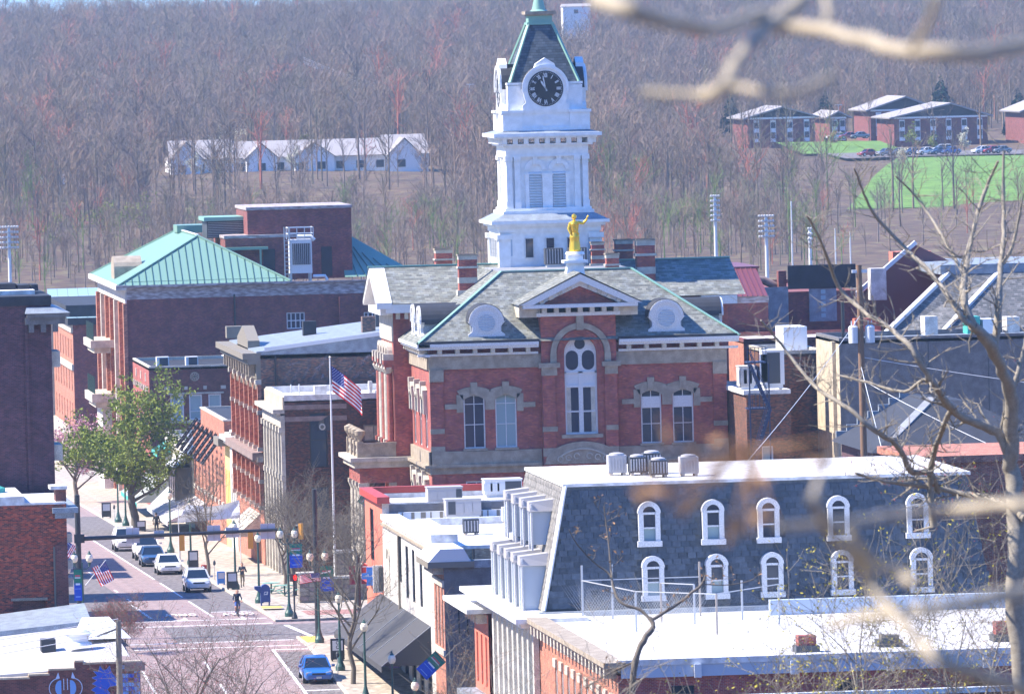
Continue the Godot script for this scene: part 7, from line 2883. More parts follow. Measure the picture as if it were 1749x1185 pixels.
		mi.obox(Vector3(s * (W + 0.1), height * 0.66, wf * L * 0.75), Vector3(0.2, 0.14, 0.12), Basis())
		part(t, "mirror", mi, paint)
		for zz in [0.62, -0.6]:
			var r := 0.33
			var wh := Geo.new()
			wh.tube([Vector3(s * (W - 0.2), r, zz * L), Vector3(s * (W + 0.01), r, zz * L)], [r, r], 16)
			var wn := part(t, "wheel", wh, M.tyre)
			var ri := Geo.new()
			ri.tube([Vector3(s * (W - 0.02), r, zz * L), Vector3(s * (W + 0.02), r, zz * L)], [r * 0.64, r * 0.6], 12)
			part(wn, "rim", ri, M.rim)
			var ar := Geo.new()
			ar.tube([Vector3(s * (W - 0.3), r, zz * L), Vector3(s * (W - 0.004), r, zz * L)], [r * 1.17, r * 1.17], 16)
			part(t, "wheel_arch", ar, M.trim_black)
	return t


func make_vehicles() -> void:
	for k in [["paint_silver", 0.52, 0.55, 0.60], ["paint_white", 0.80, 0.80, 0.80], ["paint_blue", 0.02, 0.12, 0.42], ["paint_navy", 0.03, 0.07, 0.16], ["paint_pearl", 0.74, 0.74, 0.72], ["paint_red", 0.35, 0.02, 0.03], ["paint_grey", 0.22, 0.23, 0.26]]:
		var m := plain(k[0], lin(k[1], k[2], k[3]), 0.32)
		m.clearcoat_enabled = true
		m.clearcoat = 0.8
		m.clearcoat_roughness = 0.08
	var list := [["crossover_car", "paint_silver", "wagon", 4.46, 1.8, 1.62, 45.75, -620.0, "silver crossover car with roof rails, parked first in the row of cars", "car"], ["saloon_car", "paint_white", "saloon", 4.8, 1.82, 1.46, 45.75, -648.5, "white saloon car parked behind the silver crossover", "car"], ["saloon_car", "paint_navy", "saloon", 4.7, 1.82, 1.48, 45.55, -662.5, "dark blue car half hidden behind the white saloon", "car"], ["pickup_truck", "paint_white", "pickup", 5.6, 1.95, 1.85, 45.9, -674.0, "white pickup truck parked behind the dark blue car", "truck"], ["crossover_car", "paint_pearl", "wagon", 4.9, 1.95, 1.8, 45.4, -690.5, "white sport utility car furthest back in the row, behind the signal arm", "car"], ["saloon_car", "paint_blue", "saloon", 4.7, 1.84, 1.46, 46.6, -534.6, "bright blue saloon car parked beside the street map stand", "car"]]
	for k in list:
		var o := make_car(k[0], M[k[1]], k[2], k[3], k[4], k[5])
		var dz := 2.0
		var slope := (street_y(k[7] + dz) - street_y(k[7] - dz)) / (2 * dz)
		o.position = Vector3(k[6], street_y(k[7]) + 0.01, k[7])
		o.rotation.x = -atan(slope)
		tag(o, k[8], k[9], "cars parked along the kerb")


# ---------------------------------------------------------------- people
func limb(bones: Array, p: Vector3) -> float:
	var d := 1e9
	for b in bones:
		var ab: Vector3 = b[1] - b[0]
		var t: float = clampf((p - b[0]).dot(ab) / ab.length_squared(), 0, 1)
		var q: float = (p - b[0] - ab * t).length() - lerpf(b[2], b[3], t)
		var h := maxf(0.05 - absf(d - q), 0.0) / 0.05
		d = minf(d, q) - h * h * 0.05 * 0.25
	return d


func skin_mesh(g: Geo, bones: Array, cell: float, tint_of: Callable) -> void:
	# surface nets over the field of tapered bones
	var lo := Vector3(1e9, 1e9, 1e9)
	var hi := -lo
	for b in bones:
		for k in 2:
			lo = lo.min(b[k] - Vector3.ONE * (b[2 + k] + cell * 2))
			hi = hi.max(b[k] + Vector3.ONE * (b[2 + k] + cell * 2))
	var n := Vector3i(((hi - lo) / cell).ceil()) + Vector3i.ONE
	var f := PackedFloat32Array()
	f.resize(n.x * n.y * n.z)
	var at := func(i: int, j: int, k: int) -> int: return i + n.x * (j + n.y * k)
	for k in n.z:
		for j in n.y:
			for i in n.x:
				f[i + n.x * (j + n.y * k)] = limb(bones, lo + Vector3(i, j, k) * cell)
	var vert := {}
	for k in n.z - 1:
		for j in n.y - 1:
			for i in n.x - 1:
				var s := Vector3.ZERO
				var m := 0
				for e in [[0, 0, 0, 1, 0, 0], [0, 1, 0, 1, 1, 0], [0, 0, 1, 1, 0, 1], [0, 1, 1, 1, 1, 1], [0, 0, 0, 0, 1, 0], [1, 0, 0, 1, 1, 0], [0, 0, 1, 0, 1, 1], [1, 0, 1, 1, 1, 1], [0, 0, 0, 0, 0, 1], [1, 0, 0, 1, 0, 1], [0, 1, 0, 0, 1, 1], [1, 1, 0, 1, 1, 1]]:
					var a: float = f[at.call(i + e[0], j + e[1], k + e[2])]
					var b: float = f[at.call(i + e[3], j + e[4], k + e[5])]
					if (a < 0) != (b < 0):
						s += Vector3(e[0], e[1], e[2]).lerp(Vector3(e[3], e[4], e[5]), a / (a - b))
						m += 1
				if m:
					vert[at.call(i, j, k)] = lo + (Vector3(i, j, k) + s / m) * cell
	var nor := func(p: Vector3) -> Vector3:
		var e := cell * 0.5
		return Vector3(limb(bones, p + Vector3(e, 0, 0)) - limb(bones, p - Vector3(e, 0, 0)), limb(bones, p + Vector3(0, e, 0)) - limb(bones, p - Vector3(0, e, 0)), limb(bones, p + Vector3(0, 0, e)) - limb(bones, p - Vector3(0, 0, e))).normalized()
	var step := [1, n.x, n.x * n.y]
	for key in vert.keys():
		for axis in 3:
			var u: int = step[(axis + 1) % 3]
			var v: int = step[(axis + 2) % 3]
			if key + step[axis] >= f.size():
				continue
			var a := f[key]
			var b := f[key + step[axis]]
			if (a < 0) == (b < 0):
				continue
			if not (vert.has(key - u) and vert.has(key - v) and vert.has(key - u - v)):
				continue
			var q := [vert[key], vert[key - u], vert[key - u - v], vert[key - v]]
			if a < 0:
				q = [q[0], q[3], q[2], q[1]]
			for k in [0, 1, 2, 0, 2, 3]:
				g.v.append(q[k])
				g.n.append(nor.call(q[k]))
				g.t.append(Vector2.ZERO)
				g.c.append(tint_of.call(q[k]))


func hand_bones(wrist: Vector3, d: Vector3, side: Vector3) -> Array:
	# palm, four curled fingers of unequal length and a thumb from the side of the palm
	var out := []
	var palm := wrist + d * 0.07
	out.append([wrist, palm, 0.028, 0.034])
	var down := d.cross(side).normalized()
	for k in 4:
		var r := palm + side * (k - 1.5) * 0.02
		var l: float = [0.036, 0.044, 0.041, 0.031][k]
		out.append([r, r + d * l, 0.010, 0.009])
		out.append([r + d * l, r + d * l * 1.5 + down * l * 0.8, 0.009, 0.008])
	out.append([wrist + d * 0.03 + side * 0.028, wrist + d * 0.075 + side * 0.055, 0.012, 0.009])
	return out


func person(label: String, at: Vector3, turn: float, pose: Dictionary, coat: Color, legs: Color, skin: Color, hair: Color, bare_legs := false, shoe := Color(0.05, 0.05, 0.06)) -> Node3D:
	# the figure faces +z in its own axes
	var t := Node3D.new()
	t.name = numbered("person")
	add_child(t)
	t.position = at
	t.rotation.y = turn
	tag(t, label, "person")
	var P := {"hip": Vector3(0, 0.92, 0), "chest": Vector3(0, 1.34, 0), "neck": Vector3(0, 1.5, 0.01), "head": Vector3(0, 1.63, 0.03), "lk": Vector3(0.11, 0.5, 0.04), "rk": Vector3(-0.11, 0.5, 0.0), "la": Vector3(0.12, 0.08, 0.0), "ra": Vector3(-0.12, 0.08, -0.02), "le": Vector3(0.27, 1.14, 0.02), "re": Vector3(-0.27, 1.14, 0.02), "lw": Vector3(0.25, 0.92, 0.12), "rw": Vector3(-0.25, 0.92, 0.12)}
	P.merge(pose, true)
	var up: Vector3 = (P.chest - P.hip).normalized()
	var ls: Vector3 = P.chest + Vector3(0.18, 0.07, 0)
	var rs: Vector3 = P.chest + Vector3(-0.18, 0.07, 0)
	var lh: Vector3 = P.hip + Vector3(0.09, -0.02, 0)
	var rh: Vector3 = P.hip + Vector3(-0.09, -0.02, 0)
	var bones := [[P.hip, P.hip.lerp(P.chest, 0.5), 0.145, 0.135], [P.hip.lerp(P.chest, 0.5), P.chest, 0.14, 0.155], [ls, rs, 0.075, 0.075], [P.chest, P.neck, 0.09, 0.055], [P.neck, P.head, 0.052, 0.06], [lh, P.lk, 0.09, 0.06], [P.lk, P.la, 0.058, 0.04], [rh, P.rk, 0.09, 0.06], [P.rk, P.ra, 0.058, 0.04], [P.la, P.la + Vector3(0, -0.035, 0.17), 0.042, 0.038], [P.ra, P.ra + Vector3(0, -0.035, 0.17), 0.042, 0.038], [ls, P.le, 0.058, 0.045], [P.le, P.lw, 0.045, 0.03], [rs, P.re, 0.058, 0.045], [P.re, P.rw, 0.045, 0.03]]
	var head: Vector3 = P.head
	var cloth := func(p: Vector3) -> Color:
		if p.y < minf(P.la.y, P.ra.y) + 0.05 or (p - P.la).length() < 0.1 or (p - P.ra).length() < 0.1:
			return shoe
		var below: float = (p - P.hip).dot(up)
		if p.y > P.neck.y - 0.01 and (p - P.neck).length() < 0.2:
			return skin
		if below < 0.02:
			if bare_legs and (p.y < P.lk.y + 0.06 and (p - P.lk).length() < 0.55) and p.y < P.hip.y - 0.3:
				return skin
			return legs
		return coat
	var g := Geo.new()
	skin_mesh(g, bones, 0.034, cloth)
	var sk := func(_p: Vector3) -> Color: return skin
	# head with jaw, nose, brow and ears
	skin_mesh(g, [[head + Vector3(0, 0.03, -0.01), head + Vector3(0, -0.06, 0.035), 0.092, 0.062], [head + Vector3(0, 0.0, 0.085), head + Vector3(0, -0.03, 0.105), 0.012, 0.017], [head + Vector3(-0.04, 0.02, 0.078), head + Vector3(0.04, 0.02, 0.078), 0.016, 0.016], [head + Vector3(-0.025, -0.07, 0.085), head + Vector3(0.025, -0.07, 0.085), 0.011, 0.011], [head + Vector3(0.088, 0.01, 0), head + Vector3(0.09, -0.03, 0.005), 0.016, 0.011], [head + Vector3(-0.088, 0.01, 0), head + Vector3(-0.09, -0.03, 0.005), 0.016, 0.011]], 0.014, sk)
	for s in [["le", "lw", 1.0], ["re", "rw", -1.0]]:
		var d: Vector3 = (P[s[1]] - P[s[0]]).normalized()
		skin_mesh(g, hand_bones(P[s[1]], d, d.cross(UP).normalized() * s[2]), 0.009, sk)
	part(t, "body", g, M.vertex_cloth)
	var h := Geo.new()
	skin_mesh(h, [[head + Vector3(0, 0.06, -0.03), head + Vector3(0, 0.02, -0.045), 0.088, 0.086]], 0.016, func(_p: Vector3) -> Color: return hair)
	part(t, "hair", h, M.vertex_cloth)
	var ey := Geo.new()
	for s in [-0.035, 0.035]:
		ey.lathe([Vector2(0, -0.01), Vector2(0.012, 0), Vector2(0, 0.01)], head + Vector3(s, 0.005, 0.088), 6)
	part(t, "eyes", ey, M.trim_black)
	return t


func make_people() -> void:
	plain("vertex_cloth", Color.WHITE, 0.85).vertex_color_use_as_albedo = true
	var y := street_y(-621.3) + 0.12
	person("man in a dark checked shirt and khaki trousers walking with both hands raised to his chest", Vector3(49.1, y, -621.3), 0.08, {"la": Vector3(0.11, 0.1, -0.22), "lk": Vector3(0.11, 0.5, 0.0), "ra": Vector3(-0.11, 0.06, 0.16), "rk": Vector3(-0.1, 0.5, 0.12), "le": Vector3(0.3, 1.12, 0.06), "re": Vector3(-0.3, 1.12, 0.06), "lw": Vector3(0.09, 1.22, 0.27), "rw": Vector3(-0.09, 1.2, 0.27)}, Color(0.05, 0.06, 0.08), Color(0.20, 0.17, 0.11), Color(0.42, 0.23, 0.16), Color(0.04, 0.03, 0.025))
	# cyclist on a bicycle
	y = street_y(-583.4)
	var cy := person("man in a navy shirt and blue shorts riding a bicycle towards the crossing", Vector3(45.75, y, -583.6), 0.0, {"hip": Vector3(0, 1.0, -0.28), "chest": Vector3(0, 1.4, -0.12), "neck": Vector3(0, 1.54, -0.04), "head": Vector3(0, 1.66, 0.02), "lk": Vector3(0.12, 0.82, 0.14), "la": Vector3(0.13, 0.42, 0.0), "rk": Vector3(-0.12, 0.62, 0.06), "ra": Vector3(-0.13, 0.2, -0.06), "le": Vector3(0.28, 1.2, 0.08), "lw": Vector3(0.26, 1.06, 0.34), "re": Vector3(-0.28, 1.2, 0.08), "rw": Vector3(-0.26, 1.06, 0.34)}, Color(0.015, 0.02, 0.05), Color(0.05, 0.10, 0.32), Color(0.45, 0.24, 0.17), Color(0.30, 0.22, 0.16), true, Color(0.5, 0.5, 0.5))
	var t := thing("bicycle", "bicycle ridden by the man in the navy shirt", "bicycle", Vector3(45.75, y, -583.6))
	base_of[t] = Vector3.ZERO
	for k in [0.55, -0.52]:
		var w := Geo.new()
		var pts := []
		var rad := []
		for i in 21:
			pts.append(Vector3(0, 0.34 + sin(TAU * i / 20) * 0.32, k + cos(TAU * i / 20) * 0.32))
			rad.append(0.02)
		w.tube(pts, rad, 6, false)
		var wn := part(t, "wheel", w, M.tyre)
		var sp := Geo.new()
		for i in 8:
			sp.bar(Vector3(0, 0.34, k), Vector3(0, 0.34 + sin(TAU * i / 8) * 0.31, k + cos(TAU * i / 8) * 0.31), 0.006)
		part(wn, "spokes", sp, M.steel)
	var fr := Geo.new()
	for k in [[Vector3(0, 0.3, 0), Vector3(0, 0.9, -0.26)], [Vector3(0, 0.3, 0), Vector3(0, 0.85, 0.38)], [Vector3(0, 0.82, -0.22), Vector3(0, 0.9, 0.36)], [Vector3(0, 0.34, -0.52), Vector3(0, 0.3, 0)], [Vector3(0, 0.34, -0.52), Vector3(0, 0.8, -0.22)], [Vector3(0, 0.34, 0.55), Vector3(0, 1.02, 0.36)]]:
		fr.bar(k[0], k[1], 0.035)
	part(t, "frame", fr, M.unit_dark)
	var hb := Geo.new()
	hb.tube([Vector3(-0.3, 1.03, 0.36), Vector3(0, 1.06, 0.4), Vector3(0.3, 1.03, 0.36)], [0.016, 0.016, 0.016], 6)
	part(t, "handlebar", hb, M.black_iron)
	var sd := Geo.new()
	sd.obox(Vector3(0, 0.92, -0.28), Vector3(0.14, 0.05, 0.26), Basis())
	part(t, "saddle", sd, M.black_iron)
	var pd := Geo.new()
	pd.bar(Vector3(0.05, 0.3, 0), Vector3(0.13, 0.38, 0.06), 0.03)
	pd.bar(Vector3(-0.05, 0.3, 0), Vector3(-0.13, 0.17, -0.02), 0.03)
	part(t, "pedal", pd, M.steel)
	y = street_y(-716.6) + 0.12
	person("person in a black coat and dark trousers walking away near the leafy tree", Vector3(49.7, y, -716.6), PI, {"la": Vector3(0.11, 0.1, 0.18), "ra": Vector3(-0.11, 0.08, -0.18), "lk": Vector3(0.1, 0.5, 0.1)}, Color(0.012, 0.012, 0.016), Color(0.02, 0.02, 0.03), Color(0.35, 0.2, 0.14), Color(0.02, 0.02, 0.02))


# ---------------------------------------------------------------- buildings beside and beyond the courthouse
func side_buildings() -> void:
	var g := Geo.new()
	# maroon metal roof
	var b := thing("maroon_roofed_building", "brick building with a steep maroon standing-seam metal roof beside the courthouse", "building", Vector3(89, -3, -655))
	block(b, 86.2, 91.35, -668, -650, -5, 17.6, M.brick_plum, M.brick_orange)
	g.box(86.1, 91.4, 17.6, 18.1, -668, -649.9)
	part(b, "pale_band", g, M.stone_lilac)
	for k in 8:
		g = Geo.new()
		var a := 88.2 + k * 0.39
		g.quad(Vector3(a - 0.3, 20.1, -654), Vector3(a + 0.09, 20.1, -654), Vector3(a + 0.39, 18.1, -649.8), Vector3(a, 18.1, -649.8))
		g.bar(Vector3(a - 0.3, 20.12, -653.98), Vector3(a, 18.12, -649.78), 0.06)
		part(b, "roof_panel", g, M.maroon_metal)
	g = Geo.new()
	g.box(87.8, 91.3, 20.05, 20.2, -666, -653.9)
	g.box(88.0, 91.2, 18.1, 20.05, -667, -654.1)
	part(b, "ridge", g, M.maroon_metal)
	# cinema block
	b = thing("cinema_block", "flat-topped block with pale blue panels, brick walls and a vertical pale sign", "building", Vector3(94, -3, -660))
	block(b, 91.5, 99.5, -690, -660, -5, 18.0, M.brick_plum, M.brick_plum)
	for k in [["pale_panel", 91.6, 94.3, 13.0, 18.4, M.zinc, 0.1], ["ribbed_panel", 95.9, 98.0, 15.7, 18.3, M.zinc, 0.12], ["dark_fascia", 94.3, 99.5, 18.2, 20.0, M.dark_roof, 0.2]]:
		g = Geo.new()
		g.fbox(facing_viewer(-660), k[1], k[2], k[3], k[4], 0, k[6])
		part(b, k[0], g, k[5])
	for k in 5:
		g = Geo.new()
		g.fbox(facing_viewer(-659.88), 96.8, 97.15, 16.0 + k * 0.45, 16.3 + k * 0.45, 0, 0.02)
		part(b, "faded_letter", g, M.blue_metal)
	g = Geo.new()
	g.box(93.6, 94.2, 18.2, 19.6, -661, -660)
	part(b, "chimney", g, M.brick_plum)
	g = Geo.new()
	g.tube([Vector3(91.7, 19.0, -661), Vector3(92.6, 18.9, -661), Vector3(93.6, 18.4, -661)], [0.3, 0.32, 0.3], 8)
	part(b, "roof_duct", g, M.stone_pink)
	b = thing("white_roofed_store", "low brick store with a bright white roof behind the courthouse", "building", Vector3(92, -3, -640))
	block(b, 87.5, 99, -649, -636, -5, 15.2, M.brick_plum, M.brick_orange)
	flat_roof(b, 87.5, 99, -649, -636, 15.2, M.white_roof, 0.25, M.brick_plum)
	# annex with fire escape
	b = thing("brown_annex", "brown brick annex with a white-edged roof carrying a boxy air handler", "building", Vector3(84, -3, -606))
	block(b, 83.2, 86.3, -620, -604, -4, 12.9, M.brick_brown, M.brick_brown, [[84.2, 85.0, 7.0, 9.2]])
	window(b, facing_viewer(-604), [84.2, 85.0, 7.0, 9.2], {"glass": M.glass_bright, "nx": 1, "ny": 1})
	flat_roof(b, 83.0, 86.3, -620, -603.9, 12.9, M.white_roof, 0.2, M.white_roof)
	b = thing("tall_brown_building", "taller brown brick building between the annex and the tan-edged wall", "building", Vector3(87, -3, -612))
	block(b, 86.3, 90.0, -625, -612.5, -4, 15.2, M.brick_brown, M.brick_brown)
	flat_roof(b, 86.3, 90.0, -625, -612.5, 15.2, M.white_roof, 0.25, M.limestone)
	g = Geo.new()
	g.box(87.9, 89.6, 15.2, 16.9, -622, -618)
	part(b, "roof_shed", g, M.pale_steel)
	package_unit("tall boxy grey air handler on the brown annex roof", 84.7, 86.2, 13.1, 2.6, -606.0, M.pale_steel, 0.2, 0.8)
	package_unit("rust-streaked white air handler at the courthouse side", 82.9, 84.0, 13.1, 1.6, -605.0, M.white_wall, 0.02, 0.05)
	var t := thing("fire_escape", "dark blue iron fire escape with two flights against the courthouse side", "fire escape", Vector3(83.9, 5, -601.5))
	for y in [15.2, 12.0]:
		g = Geo.new()
		g.box(82.9, 84.2, y - 0.1, y, -602.6, -600.8)
		for k in 6:
			g.bar(Vector3(82.9 + k * 0.26, y, -600.8), Vector3(82.9 + k * 0.26, y + 1.0, -600.8), 0.04)
		g.bar(Vector3(82.9, y + 1.0, -600.8), Vector3(84.2, y + 1.0, -600.8), 0.05)
		part(t, "landing", g, M.escape_blue)
	for k in [[Vector3(82.95, 15.1, -600.6), Vector3(84.25, 12.0, -600.6)], [Vector3(84.25, 12.0, -600.2), Vector3(83.0, 8.0, -600.2)]]:
		g = Geo.new()
		for s in [0.0, 0.75]:
			g.bar(k[0] + Vector3(0, 0, s), k[1] + Vector3(0, 0, s), 0.07, 0.16)
			g.bar(k[0] + Vector3(0, 0.9, s), k[1] + Vector3(0, 0.9, s), 0.05)
		part(t, "stair_rail", g, M.escape_blue)
		for j in 12:
			g = Geo.new()
			var p: Vector3 = k[0].lerp(k[1], (j + 0.5) / 12.0)
			g.box(p.x - 0.14, p.x + 0.14, p.y - 0.02, p.y + 0.02, p.z, p.z + 0.75)
			part(t, "tread", g, M.escape_blue)
	for x in [82.95, 84.3]:
		g = Geo.new()
		g.bar(Vector3(x, 0, -600.4), Vector3(x, 15.1, -600.4), 0.09)
		part(t, "upright", g, M.escape_blue)
	# windowless grey wall
	b = thing("windowless_block_building", "large windowless grey block building with a sunlit tan edge", "building", Vector3(95, -3, -602))
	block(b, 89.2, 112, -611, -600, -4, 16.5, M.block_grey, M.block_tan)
	flat_roof(b, 89.2, 112, -611, -600, 16.4, M.zinc, 0.3, M.block_grey)
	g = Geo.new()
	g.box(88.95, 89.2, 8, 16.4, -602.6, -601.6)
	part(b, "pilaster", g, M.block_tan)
	g = Geo.new()
	g.fbox(facing_viewer(-600), 97.2, 98.2, 10.6, 11.7, 0, 0.06)
	var lv := part(b, "wall_vent", g, M.louver)
	for k in 7:
		g = Geo.new()
		g.fbox(facing_viewer(-599.94), 97.2, 98.2, 10.65 + k * 0.15, 10.7 + k * 0.15, 0, 0.05)
		part(lv, "slat", g, M.unit_grey)
	for u in [92.0, 95.4, 99.6, 103.0]:
		g = Geo.new()
		g.fbox(facing_viewer(-600), u, u + 0.06, 4, 16.4, 0, 0.03)
		part(b, "joint_cover", g, M.unit_dark)
	for k in [[99.2, 0.8, M.teal], [100.3, 0.6, M.pale_steel], [96.2, 0.9, M.white_wall], [102.0, 0.7, M.white_wall]]:
		g = Geo.new()
		g.box(k[0], k[0] + 0.9, 16.5, 16.9 + k[1], -608, -606)
		part(b, "roof_unit", g, k[2])
	g = Geo.new()
	g.tube([Vector3(90.4, 16.4, -606), Vector3(90.4, 19.0, -606)], [0.12, 0.12], 8)
	part(b, "flue", g, M.black_iron)
	# gabled halls behind
	b = thing("grey_gabled_hall", "large hall with grey shingle roofs, pale sloping copings and a maroon gable", "building", Vector3(104, -3, -650))
	g = Geo.new()
	g.box(97.5, 125, -5, 14.6, -690, -650)
	g.ext(PackedVector2Array([Vector2(97.0, 14.6), Vector2(118, 14.6), Vector2(104.8, 21.2)]), facing_viewer(-664), -2, 0)
	part(b, "gable_wall", g, M.maroon_metal)
	g = Geo.new()
	g.bar(Vector3(96.6, 14.7, -663.8), Vector3(104.8, 21.4, -663.8), 0.5, 0.3)
	part(b, "coping", g, M.pale_steel)
	g = Geo.new()
	g.bar(Vector3(99.4, 14.4, -649.5), Vector3(105.6, 19.3, -653.5), 0.5, 0.25)
	part(b, "coping", g, M.pale_steel)
	g = Geo.new()
	g.bar(Vector3(103.4, 14.4, -647.5), Vector3(109.5, 19.3, -653.5), 0.4, 0.2)
	part(b, "hip_cap", g, M.pale_steel)
	g = Geo.new()
	roof_poly(g, [Vector3(99.4, 14.3, -649.5), Vector3(103.4, 14.3, -647.5), Vector3(109.5, 19.3, -653.5), Vector3(105.6, 19.3, -653.5)])
	roof_poly(g, [Vector3(103.4, 14.3, -647.5), Vector3(125, 14.3, -647.5), Vector3(125, 19.3, -653.5), Vector3(109.5, 19.3, -653.5)])
	part(b, "shingle_roof", g, M.shingle_dark)
	g = Geo.new()
	g.box(105, 125, 19.2, 19.9, -670, -653.4)
	part(b, "ridge_box", g, M.zinc)
	g = Geo.new()
	g.box(98.6, 100.6, 15.0, 16.0, -656, -655)
	part(b, "low_wall", g, M.orange_wall)
	g = Geo.new()
	g.box(100.6, 101.8, 17.2, 19.6, -661, -659.5)
	part(b, "white_unit", g, M.white_wall)
	g = Geo.new()
	g.box(103.5, 106.5, 18.6, 20.6, -669, -667)
	part(b, "orange_stack", g, M.orange_wall)
	# dark blue gabled roof in front of the block wall
	b = thing("navy_gabled_house", "house with a dark navy roof and stepped flashing against the grey block wall", "building", Vector3(90, -3, -560))
	g = Geo.new()
	g.box(85.5, 97, -4, 10.9, -575, -558)
	part(b, "wall", g, M.brick_navy)
	g = Geo.new()
	g.hexa(Vector3(84.8, 10.9, -575), Vector3(98, 10.9, -575), Vector3(98, 10.9, -557.6), Vector3(84.8, 10.9, -557.6), Vector3(90.1, 13.9, -574), Vector3(92.5, 13.7, -574), Vector3(92.5, 13.7, -566), Vector3(90.1, 13.9, -566))
	part(b, "roof", g, M.dark_roof)
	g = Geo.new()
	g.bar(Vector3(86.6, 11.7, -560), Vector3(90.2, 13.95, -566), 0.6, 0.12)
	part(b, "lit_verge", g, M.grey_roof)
	for k in 7:
		g = Geo.new()
		g.box(85.2 + k * 0.72, 86.0 + k * 0.72, 11.0 + k * 0.42, 11.5 + k * 0.42, -575.6, -575.2)
		part(b, "step_flashing", g, M.zinc)
	# far end of the mansard row
	b = thing("red_trimmed_block", "low block with a red roof edge beyond the mansard roof", "building", Vector3(80, -3, -486))
	block(b, 76.6, 90, -500, -487, -6, 13.9, M.brick_orange, M.brick_orange)
	g = Geo.new()
	g.box(76.4, 90, 13.9, 14.3, -500, -486.8)
	part(b, "red_edge", g, M.brick_orange)
	# utility pole with transformers
	t = thing("transformer_pole", "wooden utility pole carrying two grey transformer cans", "utility pole", Vector3(82.4, -3, -545))
	g = Geo.new()
	g.tube([Vector3(82.5, -3, -545), Vector3(82.4, 23.4, -545)], [0.26, 0.18], 10)
	part(t, "pole", g, M.wood_pole)
	for x in [81.95, 83.0]:
		g = Geo.new()
		g.lathe([Vector2(0.3, 0), Vector2(0.31, 1.0), Vector2(0.2, 1.1), Vector2(0, 1.12)], Vector3(x, 18.5, -545), 12)
		g.tube([Vector3(x - 0.1, 19.6, -545), Vector3(x - 0.1, 19.9, -545)], [0.05, 0.04], 6)
		g.tube([Vector3(x + 0.12, 19.6, -545), Vector3(x + 0.12, 19.9, -545)], [0.05, 0.04], 6)
		part(t, "transformer", g, M.pale_steel)
	g = Geo.new()
	g.box(81.95, 82.9, 22.9, 23.1, -545.1, -544.9)
	part(t, "crossarm", g, M.pale_steel)
	for k in [[Vector3(82.4, 20.2, -545), Vector3(62, 12.5, -470)], [Vector3(82.4, 16.2, -545), Vector3(95, 9.5, -520)], [Vector3(82.4, 17.0, -545), Vector3(74, 8.5, -470)], [Vector3(82.5, 17.6, -545), Vector3(112, 13.5, -545)]]:
		g = Geo.new()
		wire(g, k[0], k[1], 0.5)
		part(t, "wire", g, M.pale_steel)
	# pole and wires by the mural building
	t = thing("grey_utility_pole", "weathered grey utility pole with three wires beside the mural wall", "utility pole", Vector3(29.95, -4, -463))
	g = Geo.new()
	g.tube([Vector3(29.9, -4, -463), Vector3(29.95, 8.2, -463)], [0.2, 0.15], 8)
	part(t, "pole", g, M.wood_grey)
	g = Geo.new()
	g.bar(Vector3(28.8, 7.4, -463), Vector3(29.95, 7.8, -463), 0.1)
	part(t, "side_arm", g, M.wood_grey)
	for k in 3:
		g = Geo.new()
		wire(g, Vector3(29.95, 8.3 - k * 0.35, -463), Vector3(8, 6.2 - k * 0.45, -455), 0.15)
		part(t, "wire", g, M.pale_steel)


func wire(g: Geo, a: Vector3, b: Vector3, sag: float) -> void:
	var pts := []
	var rad := []
	for i in 13:
		var s := i / 12.0
		pts.append(a.lerp(b, s) - Vector3(0, sag * 4 * s * (1 - s), 0))
		rad.append(0.022)
	g.tube(pts, rad, 4, false)


